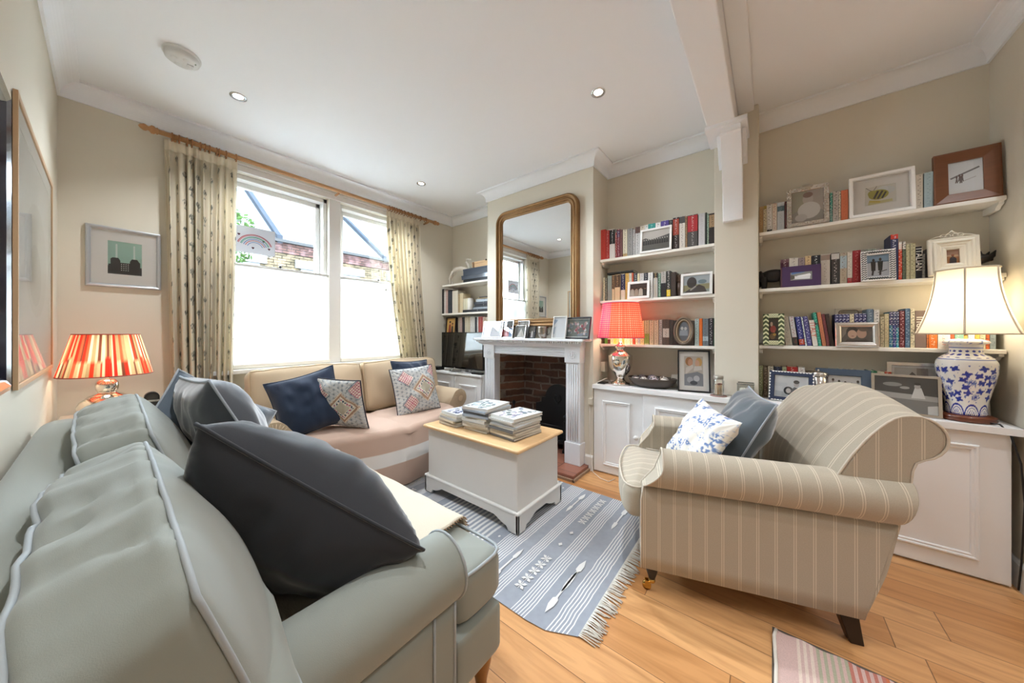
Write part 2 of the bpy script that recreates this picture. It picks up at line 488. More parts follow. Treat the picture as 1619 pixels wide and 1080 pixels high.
BLIND = mat('blind_cloth', 'efede8', 0.9, trans=0.7)
def blind(a, b, top, lab, tassel):
    c = (a+b)/2
    t = thing('window_blind', lab, 'blind', (c, YW+0.01, WZ0), group='bottom-up blinds')
    m = MB().grid(lambda u, v: (a+0.012+(b-a-0.024)*u, YW+0.012+0.002*math.sin(v*40), WZ0+0.03+(top-WZ0-0.04)*v), 4, 40)
    wpart(t, 'blind_fabric', m, BLIND)
    wpart(t, 'head_rail', MB().box(a+0.005, b-0.005, YW+0.0, YW+0.022, top-0.014, top+0.006), mat('rail_metal', 'c9c7c2', 0.4), bev=0.003)
    wpart(t, 'bottom_cassette', MB().box(a-0.005, b+0.005, YW-0.03, YW+0.02, WZ0+0.002, WZ0+0.042), mat('cassette', 'eae6da', 0.45), bev=0.01, seg=3)
    for x in (a+0.006, b-0.006):
        wpart(t, 'guide_wire', MB().tube([(x, YW+0.012, WZ0+0.04), (x, YW+0.012, top+0.05)], 0.0015, 6), GLOSS)
    x = c+0.0
    m = MB().sphere((x, YW-0.004, top+0.018), 0.011, 12).tube([(x, YW-0.004, top+0.02), (x, YW-0.0, top)], 0.003, 6)
    wpart(t, 'blind_knob', m, BLACKM)
    if tassel:
        x += 0.09
        m = MB().tube([(x, YW-0.004, top-0.01), (x, YW-0.006, top-0.06)], 0.0012, 5).lathe([(0.001, 0.0), (0.009, -0.012), (0.01, -0.03), (0.001, -0.034)], 10, (x, YW-0.006, top-0.06))
        wpart(t, 'pull_tassel', m, mat('tassel', '8e8775', 0.6))
blind(*W1, 1.765, 'translucent white roller blind over the lower half of the left sash window', False)
blind(*W2, 1.765, 'translucent white roller blind with small tassel, lower half of right sash window', True)

# children's drawing taped on the upper pane and a sheet behind the blind
def rainbow():
    y = YW+0.10; x0, x1, z0, z1 = 0.655, 0.945, 1.885, 2.11
    t = thing('rainbow_drawing', 'white sheet with a hand-drawn rainbow stuck in the left window', 'drawing', (0.8, y, z0))
    wpart(t, 'paper_sheet', MB().box(x0, x1, y, y+0.001, z0, z1), mat('drawing_paper', 'c9cbd0', 0.8, trans=0.10))
    m = MB()
    cx, cz = 0.80, z0+0.045
    cols = [('b0202e', .125), ('c86a70', .118), ('2f9a7c', .104), ('5fb09a', .097), ('3c70b0', .083), ('b83040', .070), ('5a80b8', .055)]
    for k, (c, r) in enumerate(cols):
        m.cur = k
        m.tube([(cx+r*math.cos(a), y-0.001, cz+r*math.sin(a)*0.95) for a in [PI*(0.1+0.8*i/20) for i in range(21)]], 0.0022, 4)
    for k, (hx, hz) in enumerate(((0.86, z0+.12), (0.785, z0+.05), (0.9, z0+.06), (0.69, z0+.15))):
        m.cur = 7
        m.sphere((hx-0.004, y-0.001, hz), 0.006, 8, (1, .2, 1)).sphere((hx+0.004, y-0.001, hz), 0.006, 8, (1, .2, 1)).add([(hx-0.009, y-0.0015, hz-.002), (hx+0.009, y-0.0015, hz-.002), (hx, y-0.0015, hz-0.014)], [(0, 1, 2)])
    wpart(t, 'crayon_lines', m, [flat(c) for c, r in cols] + [flat('4d2530')])
rainbow()
m = MB().box(0.70, 1.0, YW+0.074, YW+0.075, 1.455, 1.665)
tag(m.build('paper_notice', mat('notice_paper', 'e8e9ea', 0.8, trans=0.2)), 'sheet of paper showing faintly through the left blind', 'paper')

# ---------------------------------------------------------------- outside
YF = 11.0
struct('ground', MB().box(-30, 40, YW+0.3, 30, -0.9, -0.85), mat('street', '343434', spec=0.0, rough=0.9))
YBK = brick('stock_brick', '2c271e', '393227', '14120f', 0.22, 0.075, 0.012, spec=0.0, bump=0.3, dirt=0.25, dirtc='5b4c3c')
RBK = brick('red_brick', '241917', '31231f', '151312', 0.22, 0.075, 0.012, spec=0.0, bump=0.3, dirt=0.4, dirtc='4a3a3a')
SLATE = mat('roof_slate', '383a3d', spec=0.0, rough=0.8, var=0.2, vscale=4, bump=0.3, bscale=20)
def house(x0, x1, lab, wins, parap, chim):
    t = thing('terraced_house', lab, 'house', ((x0+x1)/2, YF, -0.85), group='terraced houses across the street')
    wpart(t, 'brick_wall', MB().box(x0+0.002, x1-0.002, YF, YF+0.3, -0.85, 3.5), YBK)
    wpart(t, 'brick_frieze', MB().box(x0, x1, YF-0.04, YF+0.26, 3.5, 3.8), RBK)
    wpart(t, 'gutter', MB().box(x0, x1, YF-0.16, YF+0.0, 3.79, 3.87), mat('gutter_paint', '222222', spec=0.0, rough=0.5))
    wpart(t, 'roof', MB().prism([(YF-0.1, 3.84), (YF+4, 6.6), (YF+4, 6.4), (YF+0.1, 3.7)], 'x', x0+0.002, x1-0.002), SLATE)
    for p in parap:
        wpart(t, 'parapet', MB().prism([(YF-0.12, 3.75), (YF-0.12, 3.98), (YF+0.05, 4.06), (YF+4, 6.78), (YF+4, 6.4)], 'x', p, p+0.13), mat('parapet_render', '1a1d21', spec=0.0, rough=0.8, var=0.3, vscale=6))
    for a, b in wins:
        o = wpart(t, 'sash_window', MB().box(a, b, YF-0.03, YF+0.05, 1.6, 3.12), mat('street_paint', '3c3c3d', spec=0.0, rough=0.6))
        MB().box(a+0.07, (a+b)/2-0.02, YF-0.04, YF-0.02, 1.7, 3.04).box((a+b)/2+0.02, b-0.07, YF-0.04, YF-0.02, 1.7, 3.04).shift(-Vector(t.location)).build('window_pane', mat('street_glass', '20242a', 0.3), o)
        wpart(t, 'lintel', MB().box(a-0.15, b+0.15, YF-0.07, YF+0.0, 3.12, 3.36), mat('lintel_paint', '424241', spec=0.0, rough=0.7))
    for a, b in chim:
        o = wpart(t, 'chimney_stack', MB().box(a, b, YF+3.6, YF+4.3, 5.6, 7.0).box(a-0.06, b+0.06, YF+3.55, YF+4.35, 6.85, 7.0), RBK)
        for k in range(3):
            MB().lathe([(0.11, 7.0), (0.09, 7.35), (0.07, 7.35)], 12, (a+0.15+k*(b-a-0.3)/2, YF+3.95, 0)).shift(-Vector(t.location)).build('chimney_pot', mat('clay', 'b9795a', spec=0.0, rough=0.8), o)
house(-3.0, 2.95, 'brick terraced house partly behind the rainbow drawing', [(-1.4, -0.6), (0.3, 1.1), (2.0, 2.62)], [-0.4], [(0.2, 1.1)])
house(2.95, 6.2, 'brick terraced house with slate roof seen above the left blind', [(3.62, 4.3), (4.75, 5.4)], [3.0], [(3.2, 3.75)])
house(6.2, 12.0, 'brick terraced house with tall chimney seen through the right window', [(6.55, 7.2), (8.5, 9.3)], [6.22], [(6.75, 7.5)])
def street_tree():
    t = thing('street_tree', 'green leafy tree top beside the rooftops in the left window', 'tree', (1.55, 9.0, -0.85))
    wpart(t, 'trunk', MB().tube([(1.5, 9, -0.85), (1.52, 9, 1.5), (1.7, 9, 3.0)], 0.1, 8, rads=[.12, .1, .05]), mat('bark', '6b5a48', 0.9))
    m = MB(); q = random.Random(3)
    for i in range(420):
        a = q.random()*2*PI; h = q.random(); r = 0.55*math.sqrt(q.random())*math.sin(PI*(0.15+0.8*h))
        c = Vector((1.62+r*math.cos(a), 9+r*math.sin(a), 2.7+h*1.25))
        d = Vector((q.uniform(-1, 1), q.uniform(-1, 1), q.uniform(-1, 1))).normalized()*0.07; e = d.orthogonal().normalized()*0.035
        m.add([c-d, c+e, c+d, c-e], [(0, 1, 2, 3)])
    wpart(t, 'foliage', m, mat('leaf_green', '1f2c14', spec=0.0, rough=0.7, trans=0.3))
street_tree()

# ---------------------------------------------------------------- ceiling fittings
def downlight(x, y, lab):
    t = thing('ceiling_downlight', lab, 'light', (x, y, ZC), group='recessed ceiling downlights')
    MB().lathe([(0.045, 0.0), (0.045, -0.005), (0.030, -0.004), (0.026, 0.0)], 28).build('bezel', mat('chrome', 'dcdcdc', 0.15, 1.0), t)
    MB().lathe([(0.027, -0.001), (0.001, -0.002)], 24).build('lamp_lens', mat('lit_lens', 'fff6e8', 0.3, emit=6.0), t)
    return t
dl = ['chrome downlight in the ceiling above the left curtain, near the smoke alarm', 'chrome downlight in the ceiling left of the beam, in front of the mirror',
      'chrome downlight in the ceiling near the right curtain', 'chrome downlight overhead above the grey sofa', 'chrome downlight overhead in the middle of the room',
      'unseen downlight added as fill behind the beam on the left', 'unseen downlight added as fill behind the beam on the right', 'rear left unseen downlight added as fill near the back wall', 'rear right unseen downlight added as fill near the back wall']
for (x, y), l in zip(DOWN, dl):
    if y > 2.0 or (x, y) == (1.97, 0.857) : downlight(x, y, l)
    elif y < 0.9 and y > 0 or y < 0: downlight(x, y, l)
    else: continue
for (x, y) in DOWN:
    if (x, y) != (1.25, 1.75): spot((x, y, ZC-0.012), DOWNW*(0.75 if y < 0 else 1))  # negative y: weaker added fill, out of view
def smoke():
    t = thing('smoke_alarm', 'round white smoke alarm on the ceiling near the left wall', 'smoke alarm', (0.26, 2.56, ZC))
    MB().lathe([(0.078, 0), (0.078, -0.012), (0.07, -0.013)], 40).build('base_plate', mat('alarm_white', 'e6e6e4', 0.5), t)
    m = MB().lathe([(0.072, -0.013), (0.07, -0.03), (0.055, -0.04), (0.001, -0.042)], 40)
    for i in range(4):
        a = i*PI/2+0.4
        m.box(0.02, 0.045, -0.012, 0.012, -0.046, -0.040) if i == 0 else m.sphere((0.035*math.cos(a), 0.035*math.sin(a), -0.040), 0.015, 10, (1, 1, .3))
    m.build('cover', mat('alarm_white2', 'dadad8', 0.5), t)
    MB().sphere((0.05, -0.03, -0.038), 0.004, 8).build('test_light', flat('8a9a8a'), t)
smoke()
# ---------------------------------------------------------------- curtains and pole
def curtains():
    yp = 3.30
    t = thing('curtain_pole', 'turned wooden curtain pole spanning both sash windows', 'curtain pole', (1.38, yp, 2.59))
    W = mat('pole_wood', 'b98a5c', 0.45, var=0.2, vscale=14)
    wpart(t, 'pole', MB().tube([(0.22, yp, 2.59), (2.56, yp, 2.59)], 0.0165, 16), W)
    for s, x in ((-1, 0.22), (1, 2.56)):
        pr = [(0.017, 0), (0.024, 0.005), (0.018, 0.012), (0.026, 0.02), (0.027, 0.032), (0.016, 0.042), (0.013, 0.048), (0.021, 0.058), (0.022, 0.068), (0.012, 0.085), (0.001, 0.092)]
        m = MB().lathe(pr, 20); m.xf(Matrix.Translation((x, yp, 2.59)) @ Matrix.Rotation(s*PI/2, 4, 'Y'))
        wpart(t, 'finial', m, W)
    for x in (0.30, 1.415, 2.48):
        wpart(t, 'bracket', MB().tube([(x, YW, 2.57), (x, yp, 2.57)], 0.009, 8).lathe([(0.03, 0), (0.022, 0.01)], 16, (0, 0, 0)).xf(Matrix.Identity(4)) if False else MB().tube([(x, YW, 2.565), (x, yp, 2.568)], 0.010, 8), W)
    def rings(xs):
        for x in xs:
            m = MB(); m.tube([(x, yp+0.027*math.cos(a), 2.583+0.027*math.sin(a)) for a in [2*PI*i/18 for i in range(18)]], 0.0045, 6, closed=True)
            m.xf(Matrix.Translation((x, 0, 0)) @ Matrix.Rotation(rnd.uniform(-.35, .35), 4, 'Z') @ Matrix.Translation((-x, 0, 0))) if False else None
            wpart(t, 'curtain_ring', m, mat('ring_wood', 'a06f45', 0.45))
    rings([0.285, 0.32, 0.36, 0.385, 0.43, 0.455, 0.48, 0.52, 0.535, 0.575, 0.635])
    rings([1.95, 1.985, 2.01, 2.04, 2.075, 2.10, 2.14, 2.19, 2.235, 2.29, 2.36, 2.44])
    CB = lin('e9e0cc'); CT = lin('50564c')
    def motif(s, z):
        """trees printed on the cloth; s and z are metres along and up the cloth"""
        k = math.floor(s/0.125); off = 0.5*(k % 2)
        a = (s/0.125-k-0.5)*0.125; q = (z/0.20+off) % 1.0; b = (q-0.5)*0.20
        r2 = (a/0.026)**2+((b-0.016)/0.020)**2
        w = 0
        if r2 < 1.25:
            nz = noise.noise(Vector((s*160, z*160, 3)))
            w = 1 if (nz > -0.12 and r2 < 1.0+nz*0.5) else 0
        if abs(a) < 0.0035 and -0.03 < b < 0.0: w = 1
        if abs(a) < 0.016 and -0.033 < b < -0.028: w = 0.7
        return tuple(CB[i]*(1-w*0.85)+CT[i]*w*0.85 for i in range(3))
    CM = mat('curtain_cloth', 'e3d8c1', 0.9, vcol=True, trans=0.38)
    def curtain(lab, x0, x1, xb0, xb1, width, npl, seed, z0, sway):
        root = thing('curtain', lab, 'curtain', ((x0+x1)/2, yp, z0), group='tree-print curtains')
        q = random.Random(seed); ph = [q.uniform(-.35, .35) for _ in range(npl+2)]
        def f(u, v):
            zz = z0+(2.555-z0)*v
            t_ = (1-v)
            k = sway(v)
            a = x0+(xb0-x0)*k; b = x1+(xb1-x1)*k
            w = u*npl; i = int(w); p = ph[i]*(1-(w-i))+ph[min(i+1, npl+1)]*(w-i)
            top = min(1, (1-v)/0.06)
            amp = (0.010+0.024*top)*(0.75+0.5*noise.noise(Vector((u*6, v*1.5, seed))))
            x = a+(b-a)*u+0.012*math.sin(2*PI*w*1.0+p)*top*0.6
            y = yp+0.015+amp*math.sin(2*PI*(w)+p*3+0.5*noise.noise(Vector((u*4, v*2.5, seed+4))))
            return (x, y-0.01*t_, zz)
        def c(u, v): return motif(u*width, (2.555-z0)*v)
        m = MB().grid(f, 230, 250, c)
        wpart(root, 'drape', m, CM, solid=0.003)
        m = MB().grid(lambda u, v: tuple(Vector(f(u, 0.972+0.03*v))+Vector((0, -0.006, 0.006))), 200, 5)
        wpart(root, 'pleated_heading', m, mat('heading_tape', 'ddd2bb', 0.9), solid=0.003)
    curtain('cream curtain printed with small trees, hanging left of the windows', 0.25, 0.645, 0.30, 0.60, 1.30, 9, 2, 0.03, lambda v: max(0, 1-v)**1.2)
    curtain('cream curtain printed with small trees, hanging right of the windows', 1.93, 2.36, 2.14, 2.50, 1.30, 9, 5, 0.03, lambda v: min(1, max(0, 1-v)*1.35)**1.6)
curtains()

# ---------------------------------------------------------------- soft shapes
def rbox(hx, hy, hz, r, n=10, deform=None):
    """rounded box centred on the origin as a mesh builder"""
    mb = MB(); mb.smooth = True
    faces = [((1,0,0),(0,1,0),(0,0,1)), ((-1,0,0),(0,-1,0),(0,0,1)), ((0,1,0),(-1,0,0),(0,0,1)), ((0,-1,0),(1,0,0),(0,0,1)), ((0,0,1),(1,0,0),(0,1,0)), ((0,0,-1),(-1,0,0),(0,1,0))]
    H = Vector((hx, hy, hz)); key = {}; vs = []; fs = []
    for nn, a, b in faces:
        nn, a, b = Vector(nn), Vector(a), Vector(b)
        idx = []
        for j in range(n+1):
            row = []
            for i in range(n+1):
                # denser near the rim
                s = math.sin((i/n*2-1)*PI/2); t = math.sin((j/n*2-1)*PI/2)
                p = nn + a*s + b*t
                q = Vector((p.x*hx, p.y*hy, p.z*hz))
                inn = Vector((max(-hx+r, min(hx-r, q.x)), max(-hy+r, min(hy-r, q.y)), max(-hz+r, min(hz-r, q.z))))
                d = q-inn
                if d.length > 1e-9: q = inn + d.normalized()*r
                kk = (round(p.x, 5), round(p.y, 5), round(p.z, 5))
                if kk not in key: key[kk] = len(vs); vs.append(q)
                row.append(key[kk])
            idx.append(row)
        for j in range(n):
            for i in range(n): fs.append((idx[j][i], idx[j][i+1], idx[j+1][i+1], idx[j+1][i]))
    if deform: vs = [deform(v) for v in vs]
    mb.add(vs, fs); return mb
def slab(outline, z0, z1, r, dome=0.0, rings=6, seed=0, wr=0.0):
    """soft slab with a free plan outline"""
    c = Vector((sum(p[0] for p in outline)/len(outline), sum(p[1] for p in outline)/len(outline)))
    # resample
    pts = []
    n = len(outline)
    for i in range(n):
        a, b = Vector(outline[i]), Vector(outline[(i+1) % n]); k = max(1, int((b-a).length/0.035))
        for j in range(k): pts.append(a+(b-a)*j/k)
    for _ in range(2): pts = [(pts[i-1]+pts[i]*2+pts[(i+1) % len(pts)])/4 for i in range(len(pts))]
    N = len(pts); nor = []
    for i in range(N):
        d = (pts[(i+1) % N]-pts[i-1]).normalized(); nor.append(Vector((d.y, -d.x)))
    area = sum(pts[i].x*pts[(i+1) % N].y-pts[(i+1) % N].x*pts[i].y for i in range(N))
    if area < 0: nor = [-q for q in nor]
    vs = []; zr = []
    m = 5
    for k in range(m+1):
        a = k/m*PI/2; zr.append((r*(1-math.sin(a)), z0+r*(1-math.cos(a))))
    zr = [(r*(1-math.sin(k/m*PI/2)), z0+r*(1-math.cos(k/m*PI/2))) for k in range(m+1)]
    zr += [(r*(1-math.cos(k/m*PI/2)), z1-r*(1-math.sin(k/m*PI/2))) for k in range(m+1)]
    for ins, z in zr:
        for p, q in zip(pts, nor): vs.append((p.x-q.x*ins, p.y-q.y*ins, z))
    top = [Vector(v) for v in vs[-N:]]
    for k in range(1, rings+1):
        s = 1-k/(rings+0.6)
        for v in top:
            w = Vector((c.x+(v.x-c.x)*s, c.y+(v.y-c.y)*s))
            dz = dome*(1-s*s)+wr*noise.noise(Vector((w.x*9, w.y*9, seed)))
            vs.append((w.x, w.y, z1+dz))
    mb = MB(); mb.smooth = True; fs = []
    R_ = len(vs)//N
    for k in range(R_-1):
        for i in range(N):
            j = (i+1) % N; fs.append((k*N+i, k*N+j, (k+1)*N+j, (k+1)*N+i))
    fs.append(tuple((R_-1)*N+i for i in range(N))); fs.append(tuple(range(N))[::-1])
    if area < 0: fs = [f[::-1] for f in fs]
    mb.add(vs, fs)
    rim = [(p.x-q.x*r*0.12, p.y-q.y*r*0.12, z1-r*0.12) for p, q in zip(pts, nor)]
    return mb, rim
def pillow(name, label, c, U, Vv, size, thick, m, piping=None, group=None, seed=0, colf=None, backm=None, ears=0.07, sag=0.0, cat='cushion', n=30, crease=0.012, sizev=None):
    c = Vector(c); U = Vector(U).normalized(); Vv = Vector(Vv); Vv = (Vv-U*Vv.dot(U)).normalized(); N = U.cross(Vv)
    hu = size/2; hv = (sizev or size)/2
    root = thing(name, label, cat, c, group=group)
    def P(a, b, side):
        ex = 1-ears*(1-b*b); ey = 1-ears*(1-a*a)
        x = hu*a*ex; y = hv*b*ey
        t = max(0, (1-abs(a)**2.6))*max(0, (1-abs(b)**2.6))
        t = t**0.55*thick/2
        w = noise.noise(Vector((a*2.2+seed, b*2.2, side*3)))*crease*1.6+noise.noise(Vector((a*6+seed, b*2.5, side*3+9)))*crease*0.7
        fall = min(1, (1-max(abs(a), abs(b)))*6)
        # radiating creases at the corners
        ang = math.atan2(1-abs(b)+1e-6, 1-abs(a)+1e-6); cr = max(0, 1-math.hypot(1-abs(a), 1-abs(b))*1.6)
        w += math.sin(ang*14)*crease*0.5*cr
        y -= sag*(1-b*b)*0
        d = N*(side*(t+w*fall))
        return U*x+Vv*y+d-Vv*(sag*(1-a*a)*(b+1)/2)
    def side(s):
        f = lambda u, v: P(u*2-1, v*2-1, s)
        g = MB()
        cf = (lambda u, v: colf(u, v, s)) if colf else None
        g.grid(f, n, n, cf); return g
    a, b = side(1), side(-1)
    b.f = [q[::-1] for q in b.f]
    if backm: a.build('cover', m, root); b.build('back_cover', backm, root)
    else:
        o = len(a.v); a.v += b.v; a.f += [tuple(i+o for i in q) for q in b.f]; a.mi += b.mi; a.sm += b.sm
        if a.c: a.c += b.c
        a.build('cover', m, root)
    if piping:
        k = 26; L = []
        for i in range(k): L.append(P(-1+2*i/k, -1, 0))
        for i in range(k): L.append(P(1, -1+2*i/k, 0))
        for i in range(k): L.append(P(1-2*i/k, 1, 0))
        for i in range(k): L.append(P(-1, 1-2*i/k, 0))
        MB().tube(L, 0.0045, 7, closed=True).build('piping', piping, root)
    return root

# ---------------------------------------------------------------- grey sofa (along the left wall)
GRY = mat('sofa_linen_grey', '92968e', 0.85, var=0.06, vscale=5, bump=0.15, bscale=700, sheen=0.25)
GPIPE = mat('sofa_piping_grey', 'a2a8aa', 0.7, bump=0.1, bscale=600)
OAKLEG = mat('turned_oak', '9a6a38', 0.4, var=0.25, vscale=12, aniso=(1, 1, .3))
def arm_mesh(xo, xi, z0, zc, rr, yf, yb, outdir=-1, cap=True, lean=None, n=34, segs=18):
    """rolled arm: profile in local XZ swept along Y. xo outer face, xi inner face (signed), roll radius rr"""
    s = outdir
    prof = []
    xo_, xi_ = abs(xo), abs(xi)
    prof.append((xi_, z0)); prof.append((xo_, z0))
    for k in range(1, 7): prof.append((xo_, z0+(zc-rr*0.95-z0)*k/6))
    cx = xo_+0.012+(-rr+0.035)
    for k in range(segs+1):
        a = -PI*0.40+PI*(1.25)*k/segs
        prof.append((cx+rr*math.cos(a), zc+rr*math.sin(a)))
    for k in range(6): prof.append((xi_, zc-rr*0.3-(zc-rr*0.3-z0)*k/6))
    vs = []; M = len(prof); ny = 22
    def pt(i, t):
        x, z = prof[i]
        a = yf(z); b = yb(z)
        return (s*x, a+(b-a)*t, z)
    for j in range(ny+1):
        for i in range(M): vs.append(pt(i, j/ny))
    fs = []
    for j in range(ny):
        for i in range(M):
            i2 = (i+1) % M
            fs.append((j*M+i, j*M+i2, (j+1)*M+i2, (j+1)*M+i))
    mb = MB(); mb.smooth = True; mb.add(vs, fs)
    # front and rear caps
    from mathutils.geometry import tessellate_polygon
    for j, sg in ((0, 1), (ny, -1)):
        ring = [Vector(vs[j*M+i]) for i in range(M)]
        tri = tessellate_polygon([[Vector((p.x, p.z, 0)) for p in ring]])
        f2 = []
        for q in tri:
            n_ = (ring[q[1]]-ring[q[0]]).cross(ring[q[2]]-ring[q[0]])
            q = tuple(q)
            if (n_.y*sg > 0) != (s > 0): q = q[::-1]
            f2.append(q)
        mb.smooth = False; mb.add([tuple(p+Vector((0, sg*0.0005, 0))) for p in ring], f2)
    if s > 0: pass
    else: mb.f = [f[::-1] for f in mb.f]
    front = [pt(i, 0) for i in range(M)]
    back = [pt(i, 1) for i in range(M)]
    return mb, front, back
def turned_leg(h, r, m, parent, loc, name='leg'):
    pr = [(r*0.55, 0), (r*0.62, h*0.05), (r*0.5, h*0.12), (r*0.62, h*0.3), (r*0.95, h*0.62), (r*1.0, h*0.74), (r*0.72, h*0.84), (r*0.98, h*0.92), (r*0.98, h), (0.001, h)]
    return MB().lathe([(0.001, 0)]+pr, 24, loc).build(name, m, parent)
def grey_sofa():
    O = Vector((0.25, 1.52, 0))
    t = thing('sofa', 'pale grey sofa with rolled arms and piped cushions along the left wall', 'sofa', O, rz=-PI/2)
    # local: +Y towards the room (world +X), +X towards the camera (world -Y)
    RX = 0.86
    yf = lambda z: 0.345 if z < 0.46 else 0.345
    yb = lambda z: -0.39
    for s in (1, -1):
        m, fr_, bk = arm_mesh(0.845, 0.70, 0.12, 0.545, 0.088, yf, yb, s)
        o = m.build('arm', GRY, t)
        MB().tube(fr_[2:-1], 0.0045, 7, caps=True).build('piping', GPIPE, o)
        yy = 0.275
        MB().tube([(s*0.846, yy, 0.125), (s*0.8475, yy, 0.30), (s*0.8475, yy, 0.462)], 0.004, 7).build('piping', GPIPE, o)
    # back frame behind the cushions
    def bd(v): return Vector((v.x, v.y-0.035*(v.z+0.2), v.z))
    rbox(0.83, 0.07, 0.36, 0.06, 10, bd).shift((0, -0.345, 0.48)).build('back_frame', GRY, t)
    rbox(0.80, 0.365, 0.11, 0.02, 8).shift((0, 0.01, 0.225)).build('seat_base', GRY, t)
    # front border that steps out in front of the arms
    rbox(0.832, 0.10, 0.082, 0.022, 8).shift((0, 0.465, 0.238)).build('front_border', GRY, t)
    for s in (1, -1):
        if s > 0: ol = [(0.0, -0.25), (0.695, -0.25), (0.695, 0.375), (0.825, 0.375), (0.825, 0.585), (0.0, 0.585)]
        else: ol = [(0.0, -0.25), (0.0, 0.585), (-0.825, 0.585), (-0.825, 0.375), (-0.695, 0.375), (-0.695, -0.25)]
        m, rim = slab(ol, 0.325, 0.478, 0.035, dome=0.018, seed=s*4, wr=0.006)
        o = m.build('seat_cushion', GRY, t)
        MB().tube(rim, 0.0055, 7, closed=True).build('piping', GPIPE, o)
    for x in (-0.74, 0.74):
        turned_leg(0.158, 0.036, OAKLEG, t, (x*1.03, 0.535, 0)); turned_leg(0.115, 0.03, OAKLEG, t, (x, -0.32, 0))
    # back cushions, built in world space then moved into the sofa's own frame
    inv = (Matrix.Translation(O) @ Matrix.Rotation(-PI/2, 4, 'Z')).inverted()
    def backc(yc, hw, zc, hh, seed, xc, over):
        lean = R(17); hx = 0.072
        rot = Matrix.Rotation(-lean, 3, 'Y')
        def D(p):
            a, b, c = p.x/hx, p.y/hw, p.z/hh
            prof = max(0, 1-b*b)*max(0, 1-c*c)
            q = Vector(p)
            if p.x > 0: q.x += 0.075*max(0.0, prof)**0.8*a
            else: q.x += 0.05*prof*a
            q.z += 0.045*max(0, 1-b*b)*max(0, c)**1 - 0.012*max(0, c)*max(0, abs(b)-0.86)*5
            q.y += 0.020*(1-c*c)*b
            # wrinkles that run across the width of the top, pulled by the piping
            ridge = lambda t: (1-abs(noise.noise(t))*2.2)
            w = ridge(Vector((seed, q.y*9+q.x*3.0+0.6*math.sin(q.z*8), q.x*4+q.z*3)))*0.013
            w += ridge(Vector((seed+7, q.y*19-q.x*5, q.x*5+q.z*7)))*0.0055
            w += noise.noise(Vector((seed+3, q.y*4, q.z*4)))*0.016
            amp = 0.35+0.65*max(0, min(1, (c+0.6)))
            fx = min(1, (1-abs(b))*8)
            gr = noise.noise(Vector((seed+11, q.y*7.5+q.z*2.0+q.x*3, q.x*2.5+q.z*2.5)))
            w -= max(0, 1-abs(gr)/0.12)*0.012
            sx_ = max(0, 1-abs(a)**10)
            fx = fx*(0.45+0.55*sx_)
            q += Vector((0.35*w*amp*sx_*(1 if p.x > 0 else -1), 0, w*amp*(1 if c > 0 else 0.2)))*fx
            q = rot @ q
            q += Vector((xc, yc, zc))
            if over and q.y < 0.86:      # the end of the near cushion lies over the arm
                k = min(1, (0.86-q.y)/0.07); lo = 0.638
                q.z = q.z if q.z > lo+0.05 else q.z*(1-k)+k*(lo+max(0, (q.z-0.44))*0.20)
            return inv @ q
        m = rbox(hx, hw, hh, 0.026, 46, D)
        o = m.build('back_cushion', GRY, t)
        for sx in (1, -1):
            x = sx*(hx-0.004); e = 0.006; L = []
            k = 30
            cs = [(-hw+e, -hh+e), (hw-e, -hh+e), (hw-e, hh-e), (-hw+e, hh-e)]
            for i in range(4):
                p0, p1 = cs[i], cs[(i+1) % 4]
                for j in range(k):
                    y = p0[0]+(p1[0]-p0[0])*j/k; z = p0[1]+(p1[1]-p0[1])*j/k
                    L.append(D(Vector((x, y, z))))
            MB().tube(L, 0.0042, 8, closed=True).build('piping', GPIPE, o)
    backc(0.982, 0.428, 0.660, 0.210, 1.0, 0.062, True)
    backc(1.822, 0.40, 0.675, 0.225, 5.0, 0.078, False)
grey_sofa()

# cream throw along the front of the grey sofa
def throw_grey():
    t = thing('throw_blanket', 'cream woven throw spread over the grey sofa seat with a scrunched far edge', 'throw', (0.62, 1.4, 0.49))
    M_ = mat('cream_knit', 'd4cab6', 0.95, bump=0.5, bscale=260)
    def f(u, v):
        y = 0.90+1.12*u+0.03*noise.noise(Vector((v*4, u*3, 1)))
        w = v*0.74
        x0 = 0.26
        x = x0+w if w < 0.585 else 0.845+0.012*min(1, (w-0.585)/0.05)
        z = 0.503 if w < 0.53 else 0.503-(w-0.53)**2*3.0
        if w >= 0.585: z = 0.4939-(w-0.585)*0.95
        far = max(0, (u-0.45)/0.55)
        cr = noise.noise(Vector((u*22, v*9, 2)))*0.03*far+noise.noise(Vector((u*9, v*14, 5)))*0.022*far
        z += abs(cr)*1.4+0.006*noise.noise(Vector((u*7, v*6, 8)))+0.004
        x += 0.5*cr
        if u < 0.22: x -= 0.0
        return (x, y, z)
    wpart(t, 'blanket', MB().grid(f, 90, 60), M_, solid=0.007)
    m = MB()
    for i in range(60):
        p = Vector(f(0.0, i/60)); m.tube([p+Vector((0, 0.004, 0.001)), p+Vector((rnd.uniform(-.003, .003), -0.012, 0.0))], 0.0022, 4)
    wpart(t, 'brown_edge_stitch', m, mat('edge_brown', '9a7a5c', 0.9))
throw_grey()

VELG = mat('velvet_slate', '4b5057', 0.75, var=0.12, vscale=4, bump=0.08, bscale=300, sheen=0.9)
VELB = mat('velvet_bluegrey', '54606c', 0.75, var=0.12, vscale=4, bump=0.08, bscale=300, sheen=0.9)
VPIPE = mat('grey_cord', 'a9b0b8', 0.6)
DARKC = mat('charcoal_cotton', '25282e', 0.8, var=0.12, vscale=5, bump=0.1, bscale=400, sheen=0.5)
NAVY = mat('navy_velvet', '1d2f49', 0.75, var=0.15, vscale=5, bump=0.08, bscale=300, sheen=0.5)
